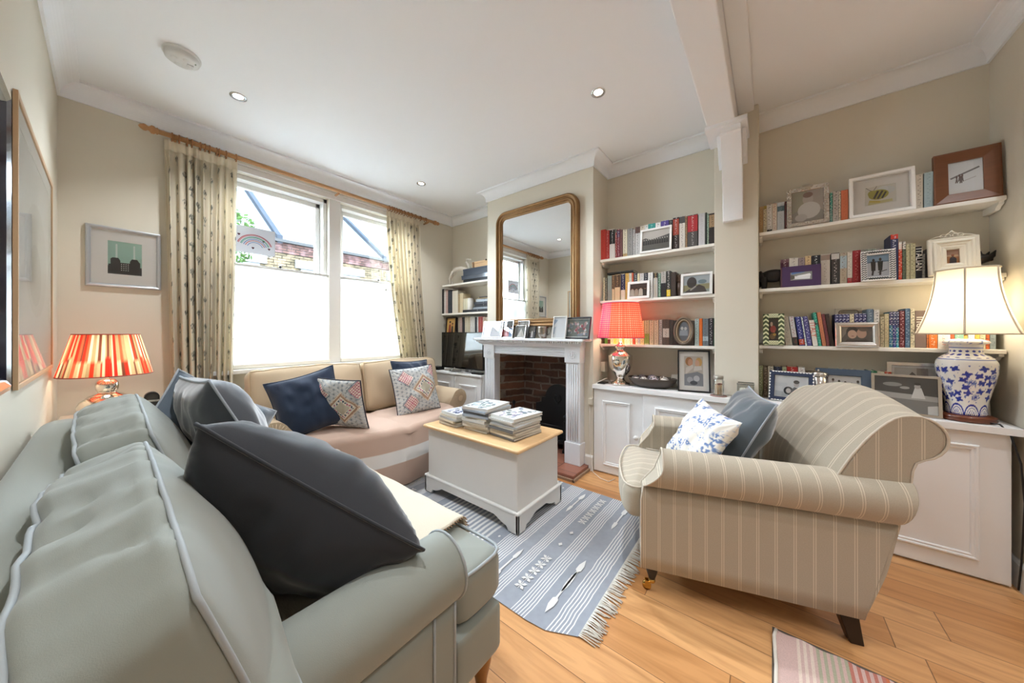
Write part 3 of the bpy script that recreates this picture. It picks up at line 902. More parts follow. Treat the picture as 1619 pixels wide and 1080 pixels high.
# large charcoal pillow tipped on the near arm
A = Vector((0.125, 0.95, 0.995)); B = Vector((0.485, 0.685, 0.66)); w_ = Vector((0.35, 0.62, -0.72)).normalized()
U = (B-A).normalized(); Vq = (w_-U*w_.dot(U)).normalized()
pillow('scatter_cushion', 'large charcoal cushion tipped corner-down on the near arm of the grey sofa', (A+B)/2+Vq*0.25, U, Vq, (B-A).length*1.04, 0.32, DARKC, DARKC, 'cushions on the grey sofa', seed=3, ears=0.05, sizev=0.52, crease=0.012, n=44)
pillow('scatter_cushion', 'slate velvet cushion with pale piping leaning behind the large charcoal cushion', (0.315, 1.76, 0.80), (0.06, -1, 0.04), (-0.50, 0.12, 1), 0.50, 0.21, VELG, VPIPE, 'cushions on the grey sofa', seed=8)
pillow('scatter_cushion', 'blue-grey velvet cushion furthest along the grey sofa', (0.27, 1.91, 0.745), (0.81, 0.10, -0.57), (0.46, 0.48, 0.75), 0.45, 0.15, VELB, VPIPE, 'cushions on the grey sofa', seed=12)

# ---------------------------------------------------------------- side table in the corner
def side_table():
    t = thing('side_table', 'small painted side table in the corner under the red striped lamp', 'side table', (0.10, 2.86, 0))
    P = mat('table_paint', 'b7aa98', 0.5)
    ol = [(-0.27, 0.40), (-0.27, -0.22)]+[(-0.27+0.62*math.sin(a), 0.40-0.78*math.cos(a)*1.0) for a in []]
    ol = [(-0.27, -0.30), (0.18, -0.30)]+[(0.18+0.20*math.sin(a), -0.10-0.20*math.cos(a)) for a in [PI/2*i/8 for i in range(1, 9)]]+[(0.38, 0.30), (-0.27, 0.30)]
    MB().prism(ol, 'z', 0.70, 0.724).build('table_top', P, t, bev=0.006)
    ol2 = [(x*0.92-0.01, y*0.92) for x, y in ol]
    MB().prism(ol2, 'z', 0.60, 0.70).build('apron', P, t)
    for x, y in ((-0.22, -0.23), (0.24, -0.20), (-0.22, 0.24), (0.30, 0.24)):
        MB().prism([(x-.018, y-.018), (x+.018, y-.018), (x+.018, y+.018), (x-.018, y+.018)], 'z', 0, 0.6).build('leg', P, t, bev=0.004)
side_table()

# ---------------------------------------------------------------- lamps
SHADEC = [lin(c) for c in ('e8432c', 'f0e0bc', 'd9c49a', 'ef6a4a', '7c4a3a', 'f3e6c8', 'e03a2a', 'b9a77f')]
def lamp_striped():
    L = Vector((0.0, 2.97, 0.725))
    t = thing('table_lamp', 'silvered glass lamp with a red and cream striped pleated shade in the corner', 'lamp', L)
    G = mat('mercury_glass', 'e6e2da', 0.08, 1.0, bump=0.15, bscale=25)
    pr = [(0.001, 0), (0.075, 0), (0.085, 0.012), (0.105, 0.035), (0.11, 0.06), (0.10, 0.085), (0.07, 0.115), (0.04, 0.13), (0.034, 0.135), (0.036, 0.14), (0.042, 0.15), (0.044, 0.165), (0.042, 0.19), (0.030, 0.205), (0.012, 0.21), (0.001, 0.211)]
    MB().lathe(pr, 40).build('lamp_base', G, t)
    MB().tube([(0, 0, 0.20), (0, 0, 0.30)], 0.008, 10).build('lamp_stem', mat('stem', 'cfc6b4', 0.4), t)
    n = 340; q = random.Random(4)
    bands = []; a = 0
    while a < 1: 
        w = q.uniform(0.006, 0.016); bands.append((a, q.choice(SHADEC), q.choice(SHADEC))); a += w
    def col(a, v):
        f = (a/(2*PI)) % 1; c = bands[-1]
        for b in bands:
            if b[0] <= f: c = b
            else: break
        return c[1] if v > 0.36+0.05*math.sin(a*7) else c[2]
    m = MB().lathe([(0.176-0.053*k/10, 0.235+0.23*k/10) for k in range(11)], n, colf=lambda a, v: col(a, v), rf=lambda a, v: 1+0.012*math.sin(a*85))
    m.build('lamp_shade', mat('striped_silk', 'e8a080', 0.8, vcol=True, trans=0.55), t)
    for r, z in ((0.176, 0.235), (0.123, 0.465)):
        MB().tube([(r*math.cos(a), r*math.sin(a), z) for a in [2*PI*i/48 for i in range(48)]], 0.003, 6, closed=True).build('shade_trim', flat('a04538'), t)
    bulb(L+Vector((0, 0, 0.33)), 0.6)
lamp_striped()
def lamp_red():
    L = Vector((2.745, 0.992, 0.756))
    t = thing('table_lamp', 'silvered urn lamp with a pleated red and pink patterned shade', 'lamp', L)
    G = mat('mercury_glass', 'e6e2da', 0.08, 1.0)
    pr = [(0.001, 0), (0.078, 0), (0.082, 0.008), (0.076, 0.018), (0.05, 0.03), (0.034, 0.045), (0.032, 0.06), (0.045, 0.075), (0.05, 0.085), (0.078, 0.12), (0.094, 0.16), (0.098, 0.21), (0.099, 0.245), (0.094, 0.252), (0.075, 0.268), (0.05, 0.285), (0.036, 0.292), (0.03, 0.30), (0.044, 0.312), (0.046, 0.328), (0.034, 0.342), (0.022, 0.35), (0.016, 0.37), (0.001, 0.371)]
    MB().lathe(pr, 44).build('lamp_base', G, t)
    c1, c2, c3 = lin('e8412a'), lin('f7b9a0'), lin('d63a78')
    def col(a, v):
        k = int(a/(2*PI)*200); r = int(v*34)
        edge = 0.55*abs(math.cos((a+0.2)/1)) 
        b = c3 if math.cos(a-PI*0.66) > 0.62 else c1
        if (k+r) % 2 == 0 and r % 2 == 0: b = c2
        return b
    m = MB().lathe([(0.190-0.043*k/34, 0.40+0.295*k/34) for k in range(35)], 400, colf=col, rf=lambda a, v: 1+0.014*math.sin(a*44))
    m.build('lamp_shade', mat('red_print_silk', 'e05030', 0.8, vcol=True, trans=0.5), t)
    for r, z in ((0.190, 0.40), (0.147, 0.695)):
        MB().tube([(r*math.cos(a), r*math.sin(a), z) for a in [2*PI*i/48 for i in range(48)]], 0.003, 6, closed=True).build('shade_trim', flat('8a3a7a'), t)
    bulb(L+Vector((0, 0, 0.52)), 0.65)
lamp_red()
def lamp_vase():
    L = Vector((2.73, -0.79, 0.756))
    t = thing('table_lamp', 'blue and white porcelain jar lamp with a cream bell shade', 'lamp', L)
    WD = mat('rosewood', '6b3620', 0.3, coat=0.4)
    MB().lathe([(0.001, 0), (0.088, 0), (0.094, 0.008), (0.088, 0.016), (0.094, 0.022), (0.08, 0.03), (0.001, 0.03)], 44).build('wooden_plinth', WD, t)
    W_, B_ = lin('ecebe8'), lin('23379a'); B2 = lin('6277b8')
    q = random.Random(5)
    flowers = [(q.uniform(0, 2*PI), q.uniform(0.20, 0.66)) for _ in range(400)]
    fl = []
    for a, v in flowers:
        if all(math.hypot(((a-b[0]+PI) % (2*PI)-PI)*0.08, (v-b[1])*0.30) > 0.0235 for b in fl): fl.append((a, v, q.random() < 0.18, q.uniform(0, 6)))
    def col(a, v):
        a = a % (2*PI); w = 0
        if 0.18 < v < 0.70:
            for b in fl:
                da = ((a-b[0]+PI) % (2*PI)-PI)*0.08; dz = (v-b[1])*0.33
                d = math.hypot(da, dz)
                if d < 0.016:
                    th = math.atan2(dz, da)
                    if b[2]:
                        if d < 0.004: return B_
                        return B2 if d < 0.0145+0.002*math.sin(th*16) and (math.sin(th*24) > -0.5) else W_
                    rr = 0.0115+0.0035*math.sin(th*4+b[3])
                    if d < rr: return B_
            if noise.noise(Vector((math.cos(a)*9, math.sin(a)*9, v*22))) > 0.44: return B2
        elif v <= 0.18:
            u = (a/(2*PI)*9) % 1-0.5; h = v/0.16
            r = math.hypot(u*1.9, h*0.95)
            if 0.82 < r < 0.97 or 0.62 < r < 0.68: return B_
            if r < 0.5 and math.sin(a*72)*math.sin(h*16) > 0.15: return B_
            if h < 0.05: return B_
        elif v > 0.72:
            u = math.sin(a*8); h = (v-0.72)/0.28
            if 0.28 < h < 0.72 and abs(u*math.sin(h*18)) > 0.62: return B_
            if abs(h-0.78) < 0.03 or abs(h-0.2) < 0.02: return B2
        return W_
    pr = [(0.062, 0.03), (0.066, 0.04), (0.064, 0.06), (0.066, 0.09), (0.074, 0.13), (0.084, 0.18), (0.093, 0.23), (0.097, 0.27), (0.095, 0.295), (0.086, 0.315), (0.068, 0.33), (0.054, 0.338), (0.052, 0.35), (0.052, 0.375), (0.054, 0.385)]
    # resample to fine rings
    fine = []
    for i in range(len(pr)-1):
        for k in range(9):
            s = k/9; fine.append((pr[i][0]*(1-s)+pr[i+1][0]*s, pr[i][1]*(1-s)+pr[i+1][1]*s))
    fine.append(pr[-1])
    for _ in range(6): fine = [fine[0]]+[((fine[i-1][0]+2*fine[i][0]+fine[i+1][0])/4, (fine[i-1][1]+2*fine[i][1]+fine[i+1][1])/4) for i in range(1, len(fine)-1)]+[fine[-1]]
    m = MB().lathe(fine, 300, colf=lambda a, v: col(a, (fine[int(round(v*(len(fine)-1)))][1]-0.03)/0.36))
    m.build('porcelain_jar', mat('porcelain', 'eeeeee', 0.12, vcol=True, coat=0.5), t)
    def lc(a, v): return B2 if v < 0.8 and noise.noise(Vector((math.cos(a)*7, math.sin(a)*7, v*5))) > 0.3 else W_
    MB().lathe([(0.054, 0.385), (0.072, 0.39), (0.074, 0.396), (0.066, 0.405), (0.04, 0.412), (0.001, 0.413)], 120, colf=lc).build('jar_lid', mat('porcelain', 'eeeeee'), t)
    MB().tube([(0, 0, 0.41), (0, 0, 0.46)], 0.006, 10).build('lamp_stem', BRASS, t)
    SH = mat('cream_silk', 'efe9da', 0.75, trans=0.55, sheen=0.3)
    def rad(v): return 0.104+(0.172-0.104)*(1-v)**1.9
    def pan(a):   # six curved panels with cusps
        k = (a/(PI/3)) % 1-0.5
        return 1-0.05*(1-4*k*k)
    n = 35
    zb, zt = 0.438, 0.765
    MB().lathe([(rad(k/n), zb+(zt-zb)*k/n) for k in range(n+1)], 120, rf=lambda a, v: pan(a+0.3)).build('lamp_shade', SH, t)
    TR = mat('shade_braid', 'cdbfa9', 0.8)
    for i in range(6):
        a = i*PI/3-0.3
        MB().tube([((rad(k/20)+0.001)*math.cos(a), (rad(k/20)+0.001)*math.sin(a), zb+(zt-zb)*k/20) for k in range(21)], 0.0035, 6).build('seam_braid', TR, t)
    for v, z in ((0, zb), (1, zt)):
        MB().tube([(rad(v)*pan(a+0.3)*math.cos(a), rad(v)*pan(a+0.3)*math.sin(a), z) for a in [2*PI*i/90 for i in range(90)]], 0.004, 6, closed=True).build('shade_braid', TR, t)
    bulb(L+Vector((0, 0, 0.58)), 0.55, col=(1.0, 0.90, 0.74))
    m = MB().tube([(2.66, -0.83, 0.762), (2.635, -0.86, 0.765), (2.61, -0.88, 0.73), (2.60, -0.905, 0.60), (2.60, -0.915, 0.42), (2.61, -0.91, 0.15), (2.62, -0.905, 0.01)], 0.0035, 6)
    wpart(t, 'power_cord', m, BLACKM)
lamp_vase()

# ---------------------------------------------------------------- beige sofa under the windows
BEI = mat('sofa_cotton_beige', 'cfb99b', 0.88, var=0.06, vscale=4, bump=0.15, bscale=500, sheen=0.2)
BPIPE = mat('beige_piping', 'c2ab8d', 0.8)
def beige_sofa():
    O = Vector((1.46, 2.85, 0))
    t = thing('sofa', 'beige two-seat sofa with bowed front standing under the sash windows', 'sofa', O, rz=PI)
    # local +Y towards the camera (world -Y); local +X is world -X
    yf = lambda z: 0.37; yb = lambda z: -0.36
    for s in (1, -1):
        m, fr_, bk = arm_mesh(0.84, 0.66, 0.05, 0.53, 0.092, yf, yb, s)
        o = m.build('arm', BEI, t)
        c = (s*(0.84+0.012-0.092+0.035), 0.375, 0.53)
        mm = MB()
        for k in range(22):
            a = 2*PI*k/22; mm.tube([(c[0]+0.03*math.cos(a), c[1]+0.012, c[2]+0.03*math.sin(a)), (c[0]+0.082*math.cos(a), c[1]+0.006, c[2]+0.082*math.sin(a))], 0.0022, 4)
        mm.sphere((c[0], c[1]+0.012, c[2]), 0.03, 14, (1, .2, 1)); mm.build('gathered_scroll', BEI, o)
    rbox(0.80, 0.08, 0.40, 0.05, 10).shift((0, -0.29, 0.44)).build('back_frame', BEI, t)
    rbox(0.68, 0.33, 0.14, 0.03, 8).shift((0, 0.02, 0.19)).build('seat_base', BEI, t)
    def bow(x): return 0.42+0.25*(1-(x/0.70)**2)
    for s in (1, -1):
        xs = [s*0.67*k/8 for k in range(9)]
        ol = [(x, bow(x)-0.045) for x in xs]+[(s*0.67, -0.15), (0.0, -0.15)]
        m, rim = slab(ol, 0.31, 0.455, 0.05, dome=0.02, seed=2+s)
        m.build('seat_cushion', BEI, t)
    for s, sd in ((1, 3), (-1, 6)):
        hw, hy, hh = 0.415, 0.075, 0.225
        rot = Matrix.Rotation(R(13), 3, 'X')
        def D(p):
            a, b, c = p.x/hw, p.y/hy, p.z/hh
            pr = max(0, 1-a*a)*max(0, 1-c*c); q = Vector(p)
            if p.y > 0: q.y += 0.075*pr**0.8
            q.z += 0.02*max(0, c)*(1-a*a)
            q.y += noise.noise(Vector((q.x*5+sd, q.z*6, sd)))*0.02*max(0, 1-abs(a)**4)
            q.z += noise.noise(Vector((q.x*11+sd, q.z*3, sd)))*0.008
            return rot @ q+Vector((s*0.418, -0.10, 0.69))
        o = rbox(hw, hy, hh, 0.05, 26, D).build('back_cushion', BEI, t)
        L = []
        cs = [(-hw+.015, -hh+.015), (hw-.015, -hh+.015), (hw-.015, hh-.015), (-hw+.015, hh-.015)]
        for i in range(4):
            p0, p1 = cs[i], cs[(i+1) % 4]
            for j in range(20): L.append(D(Vector((p0[0]+(p1[0]-p0[0])*j/20, hy-0.012, p0[1]+(p1[1]-p0[1])*j/20))))
        MB().tube(L, 0.004, 6, closed=True).build('piping', BPIPE, o)
    for x in (-0.7, 0.7):
        for y in (-0.28, 0.26): turned_leg(0.05, 0.025, OAKLEG, t, (x, y, 0))
beige_sofa()
def throw_beige():
    t = thing('throw_blanket', 'dusty pink throw with a white stripe draped over the beige sofa seat', 'throw', (1.46, 2.4, 0.0))
    c1, c2 = lin('cbb09f'), lin('eceae6')
    M_ = mat('pink_throw_cloth', 'cbb09f', 0.92, vcol=True, bump=0.2, bscale=500)
    def yfr(x): return 2.85-(0.43+0.25*(1-(x/0.70)**2))
    n = 60
    # profile length: seat 0.42 m then drop 0.43 m
    TOT = 0.95
    def f(u, v):
        x = -0.64+1.28*u; y0 = yfr(x); s = v*TOT
        seam = math.exp(-(x/0.035)**2)
        ys = 2.78; L1 = ys-y0-0.04
        SL = 0.42
        if s < SL:
            k = s/SL; y = ys-L1*k; z = 0.492+0.006*noise.noise(Vector((u*6, v*6, 1)))-0.014*seam
            if k > 0.85: z -= 0.012*((k-0.85)/0.15)**2
        elif s < SL+0.08:
            a = (s-SL)/0.08*PI/2; y = y0+0.04-0.045*math.sin(a); z = 0.48-0.05*(1-math.cos(a))-0.014*seam
        else:
            k = (s-SL-0.08)/(TOT-SL-0.08); z = 0.43-0.415*k
            y = y0-0.005-0.02*math.sin(k*PI)+0.05*k+0.006*math.sin(u*34)*k+0.012*seam*(1-k)
        return (1.46+x*1.0, y, max(z, 0.012))
    def c(u, v):
        s = v*TOT; z = 0.43-0.415*(s-0.50)/(TOT-0.50)
        if 0.215 < z < 0.315 and s > 0.5: return c2
        return c1
    wpart(t, 'blanket', MB().grid(f, n, 120, c), M_, solid=0.004)
    m = MB()
    for i in range(110):
        p = Vector(f((i+0.5)/110, 1.0)); m.tube([p, p+Vector((rnd.uniform(-.008, .008), -0.02-rnd.random()*0.02, -0.002))], 0.0016, 4)
    wpart(t, 'fringe', m, mat('fringe_cream', 'd9cdb8', 0.95))
throw_beige()

# patterned cushion cloth
def ikat(u, v, s):
    base = lin('c3c7c9'); ink = lin('4a5968'); rose = lin('b9627c'); tan = lin('b08d74'); cream = lin('ece4d4')
    x, y = u*16, v*16
    def dia(cx, cy): return abs(x-cx)+abs(y-cy)
    for cx, cy in ((4.2, 12.2), (4.6, 3.4), (15.5, 13.5)):
        d = dia(cx, cy)
        if d < 2.7:
            i = (x-cx+y-cy) % 0.9; j = (x-cx-y+cy) % 0.9
            if i < 0.28 or j < 0.28: return rose
            return cream
        if 3.0 < d < 3.2: return ink
    d = dia(10.6, 8.0)
    if d < 5.2:
        if d > 4.6: return cream if (int(x*4)+int(y*4)) % 3 else tan
        if d > 3.9: return tan
        if d > 3.6: return cream
        if 2.4 < d < 3.4 and (int(x*2)+int(y*2)) % 3 == 0: return ink if int(x) % 2 else rose
        if d < 2.2: return lin('c9bda4') if (int(x*5)+int(y*5)) % 2 else lin('b5b3a4')
        return cream if (int(x*3) % 3) else base
    fx, fy = x % 1.3-0.65, (y+0.65*(int(x/1.3) % 2)) % 1.3-0.65
    r = abs(fx)+abs(fy)
    if r < 0.2: return ink
    if 0.38 < r < 0.48: return lin('8d97a0')
    if (int(x*3)+int(y*6)) % 5 == 0: return lin('dcd9d0')
    return base
IK = mat('woven_diamond_cloth', 'c3c7c9', 0.9, vcol=True, bump=0.2, bscale=300)
STR = mat('striped_ticking', 'e6dccb', 0.9)
m_, nt_, b_ = newmat('ticking_stripe')
cx_ = nt_.nodes.new('ShaderNodeTexCoord'); sp_ = nt_.nodes.new('ShaderNodeSeparateXYZ'); nt_.links.new(cx_.outputs['Object'], sp_.inputs[0])
st_ = ((V(sp_.outputs[2]) * 0.35 + V(sp_.outputs[0])) * 34.0).fr().lt(0.35)
nt_.links.new(mixc(nt_, st_, 'e8dfd0', '9a6a60'), b_.inputs['Base Color']); b_.inputs['Roughness'].default_value = 0.9
TICK = m_
BLKPIPE = mat('black_cord', '1c2030', 0.7)
pillow('scatter_cushion', 'navy velvet cushion leaning on the left arm of the beige sofa', (0.89, 2.56, 0.70), (1, -0.35, 0.28), (-0.30, 0.42, 1), 0.43, 0.17, NAVY, NAVY, 'cushions on the beige sofa', seed=20, ears=0.09)
pillow('scatter_cushion', 'diamond-patterned cushion with striped back beside the left navy cushion', (1.06, 2.45, 0.685), (0.55, -1, -0.06), (-0.42, 0.05, 1), 0.40, 0.13, IK, BLKPIPE, 'cushions on the beige sofa', seed=24, colf=ikat, backm=TICK, n=110, ears=0.05)
pillow('scatter_cushion', 'navy velvet cushion behind the patterned one on the right of the beige sofa', (1.83, 2.66, 0.71), (1, 0.18, -0.04), (0.05, 0.30, 1), 0.46, 0.15, NAVY, NAVY, 'cushions on the beige sofa', seed=28)
pillow('scatter_cushion', 'square diamond-patterned cushion facing the room on the right of the beige sofa', (1.74, 2.50, 0.685), (1, -0.10, 0.05), (0.0, 0.32, 1), 0.42, 0.14, IK, BLKPIPE, 'cushions on the beige sofa', seed=33, colf=ikat, n=120, ears=0.05)

# ---------------------------------------------------------------- striped armchair
def armchair():
    O = Vector((2.0, 0.213, 0)); t = thing('armchair', 'cream striped armchair with rolled arms turned towards the windows', 'armchair', O, rz=R(17.9))
    def stripem(name, ax):
        m, nt, b = newmat(name)
        cc = nt.nodes.new('ShaderNodeTexCoord'); sp = nt.nodes.new('ShaderNodeSeparateXYZ'); nt.links.new(cc.outputs['Object'], sp.inputs[0])
        f = ((V(sp.outputs[ax]) + 5.0) / 0.062).fr()
        line = ((f - 0.44).ab().lt(0.022)).mx((f - 0.56).ab().lt(0.022)); 
        n = tex(nt, 'Noise', 260, 3, coords(nt, 'Object')); 
        bc = mixc(nt, V(n.outputs[0]), 'a99e8c', 'b9af9d')
        nt.links.new(mixc(nt, line * 0.6, bc, 'e6dcc6'), b.inputs['Base Color'])
        b.inputs['Roughness'].default_value = 0.88; b.inputs['Sheen Weight'].default_value = 0.15
        bumpn(nt, b, n.outputs[0], 0.12, 0.001)
        return m
    SY, SX = stripem('stripe_linen_side', 1), stripem('stripe_linen_front', 0)
    PL = mat('plain_linen', 'cdc3b3', 0.85)
    def yf(z):
        if z < 0.46: return 0.375
        if z > 0.60: return 0.285
        k = (z-0.46)/0.14; k = k*k*(3-2*k); return 0.375-0.09*k
    def yb(z): return -0.405-0.25*(z-0.11)
    for s in (-1, 1):
        m, fr_, bk = arm_mesh(0.365, 0.27, 0.115, 0.572, 0.088, yf, yb, s)
        o = m.build('arm', SY, t)
        MB().tube([(p[0], p[1]+0.002, p[2]) for p in fr_[1:-3]], 0.004, 7).build('piping', PL, o)
    # back: profile in YZ swept across
    pf = [(-0.40, 0.115), (-0.30, 0.115), (-0.27, 0.40), (-0.285, 0.50), (-0.315, 0.62), (-0.37, 0.73), (-0.43, 0.82)]
    ctr = (-0.545, 0.815); rr = 0.082
    for k in range(0, 15):
        a = R(28)+R(232)*k/14 if False else R(40)+R(250-40)*k/14
        pf.append((ctr[0]+rr*1.12*math.cos(a), ctr[1]+rr*math.sin(a)))
    pf += [(-0.545, 0.735), (-0.535, 0.62), (-0.51, 0.48), (-0.47, 0.30)]
    # smooth resample
    P = [Vector((a, b)) for a, b in pf]
    Q = []
    for i in range(len(P)):
        a, b = P[i], P[(i+1) % len(P)]; k = max(1, int((b-a).length/0.03))
        for j in range(k): Q.append(a+(b-a)*j/k)
    P = [(Q[i-1]+Q[i]*2+Q[(i+1) % len(Q)])/4 for i in range(len(Q))]
    M = len(P); nx = 36; hw = 0.352; vs = []
    cen = Vector((-0.42, 0.5))
    for j in range(nx+1):
        u = -1+2*j/nx; x = hw*u
        camel = 0.068*max(0, math.cos(u*PI/2))**1.3
        for p in P:
            k = max(0, (p.y-0.50)/0.40); y = p.x; z = p.y+camel*min(1.2, k)
            if p.x > -0.46 and 0.42 < p.y < 0.86: y += 0.045*max(0, 1-u**4)*math.sin(PI*min(1, (p.y-0.42)/0.44))
            e = 0.012*max(0, abs(u)-0.93)/0.07
            vs.append((x, y+(cen.x-y)*e*0.5, z))
    fs = []
    for j in range(nx):
        for i in range(M):
            i2 = (i+1) % M; fs.append((j*M+i2, j*M+i, (j+1)*M+i, (j+1)*M+i2))
    mb = MB(); mb.smooth = True; mb.add(vs, fs)
    o = mb.build('back', SX, t)
    for sgn, j in ((-1, 0), (1, nx)):
        ring = [Vector(vs[j*M+i]) for i in range(M)]
        cc = Vector((sgn*(hw+0.006), -0.44, 0.5))
        # side panel as an inset n-gon
        mm = MB(); mm.smooth = True
        ins = [Vector((sgn*(hw+0.010), p.y+( -0.47-p.y)*0.10, p.z)) for p in ring]
        mm.add([tuple(p) for p in ring]+[tuple(p) for p in ins], [((i+1) % M, i, M+i, M+(i+1) % M) if sgn > 0 else (i, (i+1) % M, M+(i+1) % M, M+i) for i in range(M)])
        mm.add([tuple(p) for p in ins], [tuple(range(M)) if sgn < 0 else tuple(range(M))[::-1]])
        for q in range(len(mm.sm)): mm.sm[q] = q < M
        pn = mm.build('side_panel', SY, t)
        sel = [p for p in ring if p.z > 0.50]
        # order continuous
        st = [i for i in range(M) if ring[i].z > 0.52 and ring[i-1].z <= 0.52]
        L = []; i = st[0]
        while ring[i % M].z > 0.52: L.append(ring[i % M]+Vector((sgn*0.006, 0, 0))); i += 1
        MB().tube(L, 0.0045, 7).build('piping', PL, pn)
    # seat
    ol = [(-0.262, -0.30), (0.262, -0.30), (0.262, 0.33), (0.33, 0.385), (0.30, 0.455)]+[(0.30-0.6*k/8, 0.455+0.035*math.sin(PI*k/8)) for k in range(1, 8)]+[(-0.30, 0.455), (-0.33, 0.385), (-0.262, 0.33)]
    m, rim = slab(ol, 0.30, 0.462, 0.045, dome=0.03, seed=5)
    o = m.build('seat_cushion', SX, t); MB().tube(rim, 0.0045, 7, closed=True).build('piping', PL, o)
    rbox(0.355, 0.36, 0.095, 0.02, 8).shift((0, 0.02, 0.21)).build('seat_base', SX, t)
    BL = mat('ebonised_wood', '1f1614', 0.3)
    for s in (-1, 1):
        lg = MB().lathe([(0.001, 0.055), (0.014, 0.055), (0.016, 0.065), (0.024, 0.09), (0.027, 0.105), (0.027, 0.12), (0.001, 0.12)], 20, (s*0.335, 0.33, 0)).build('leg', BL, t)
        m = MB().lathe([(0.013, 0.04), (0.016, 0.045), (0.014, 0.06), (0.011, 0.06)], 16, (s*0.335, 0.33, 0))
        m.box(s*0.335-0.012, s*0.335-0.009, 0.335, 0.36, 0.012, 0.045).box(s*0.335+0.009, s*0.335+0.012, 0.335, 0.36, 0.012, 0.045)
        w = MB().lathe([(0.001, -0.007), (0.019, -0.007), (0.020, 0), (0.019, 0.007), (0.001, 0.007)], 20)
        w.xf(Matrix.Translation((s*0.335, 0.352, 0.0205)) @ Matrix.Rotation(PI/2, 4, 'Y'))
        o = len(m.v); m.v += w.v; m.f += [tuple(i+o for i in f) for f in w.f]; m.mi += w.mi; m.sm += w.sm
        m.build('brass_castor', BRASS, lg)
        x0 = s*0.325
        v = [(-.03, -.03), (.03, -.03), (.03, .03), (-.03, .03)]
        m = MB(); m.add([(x0+a*0.7, -0.375+b*0.7-0.02, 0) for a, b in v]+[(x0+a, -0.365+b, 0.118) for a, b in v], [(3, 2, 1, 0), (4, 5, 6, 7), (0, 1, 5, 4), (1, 2, 6, 5), (2, 3, 7, 6), (3, 0, 4, 7)])
        m.build('leg', BL, t, bev=0.003)
    Mx = Matrix.Translation(O) @ Matrix.Rotation(R(17.9), 4, 'Z')
    def W(p): return Mx @ Vector(p)
    def D(p): return Mx.to_3x3() @ Vector(p)
    # cushions on the chair
    wc, bc = lin('ece7de'), lin('6d86b4'); b2 = lin('a9b7d2')
    def toile(u, v, s):
        n1 = noise.noise(Vector((u*7, v*7, 4))); n2 = noise.noise(Vector((u*30, v*30, 9))); n3 = noise.noise(Vector((u*14, v*14, 2)))
        if n1 > 0.12 and n2 > 0.02: return bc
        if n1 > 0.05 and n2 > 0.2: return b2
        if abs(n3) < 0.035 and n1 > -0.15: return b2
        return wc
    TO = mat('toile_cloth', 'ece7de', 0.9, vcol=True)
    pillow('scatter_cushion', 'white cushion with blue toile print on the striped armchair', W((-0.10, 0.10, 0.655)), D((1, 0.25, 0.10)), D((0.16, -0.55, 1)), 0.38, 0.13, TO, None, 'cushions on the armchair', seed=41, colf=toile, n=100, ears=0.10)
    pillow('scatter_cushion', 'grey-blue velvet cushion with pale piping on the striped armchair', W((0.015, -0.10, 0.685)), D((1, -0.05, 0.03)), D((0.05, -0.48, 1)), 0.45, 0.17, mat('velvet_sea', '5a646b', 0.7, var=0.15, vscale=4, sheen=0.9), VPIPE, 'cushions on the armchair', seed=45)
armchair()

# ---------------------------------------------------------------- blanket chest
def chest():
    t = thing('blanket_chest', 'pale grey painted blanket chest with a pine lid in the middle of the rug', 'chest', (1.75, 1.59, 0.004))
    P = mat('chest_paint', 'dddcd8', 0.5, var=0.02); PN = mat('pine_lid', 'deb887', 0.4, var=0.14, vscale=7, aniso=(6, .8, 6))
    x0, x1, y0, y1 = 1.515, 1.985, 1.165, 2.015
    wpart(t, 'body', MB().box(x0, x1, y0, y1, 0.10, 0.485), P, bev=0.006)
    wpart(t, 'lid', MB().box(x0-0.03, x1+0.03, y0-0.03, y1+0.03, 0.485, 0.508), PN, bev=0.011, seg=4)
    def skirt(L):
        # bracket foot outline along a length L
        pts = [(0, 0), (0, 0.12), (L, 0.12), (L, 0), (L-0.075, 0)]
        pts += [(L-0.075-0.02*k/4, 0.0+0.028*math.sin(PI/2*k/4)) for k in range(1, 5)]
        pts += [(L-0.095-0.10*k/6, 0.028+0.034*(1-math.cos(PI/2*k/6))) for k in range(1, 7)]
        pts += [(0.195-0.10*k/6, 0.062-0.034*(1-math.cos(PI/2*(1-0)))*0-0.034*max(0, math.sin(PI/2*k/6))**1.6) for k in range(0, 7)]
        pts += [(0.095-0.02*k/4, 0.028*math.cos(PI/2*k/4)) for k in range(1, 5)]
        return pts
    e = 0.018
    for xa in (x0-e, x1): wpart(t, 'plinth', MB().prism([(y0-e+a, b+0.010) for a, b in skirt(y1-y0+2*e)], 'x', xa, xa+e), P, bev=0.003)
    for ya in (y0-e, y1): wpart(t, 'plinth', MB().prism([(x0-e+a, b+0.010) for a, b in skirt(x1-x0+2*e)], 'y', ya, ya+e), P, bev=0.003)
    m = MB(); m.rect_sweep(1, 1, [(0, 0)])
    m = MB()
    for a in range(1):
        m.box(x0-e-0.004, x1+e+0.004, y0-e-0.004, y0, 0.118, 0.136).box(x0-e-0.004, x1+e+0.004, y1, y1+e+0.004, 0.118, 0.136)
        m.box(x0-e-0.004, x0, y0, y1, 0.118, 0.136).box(x1, x1+e+0.004, y0, y1, 0.118, 0.136)
    wpart(t, 'base_moulding', m, P, bev=0.007, seg=3)
chest()
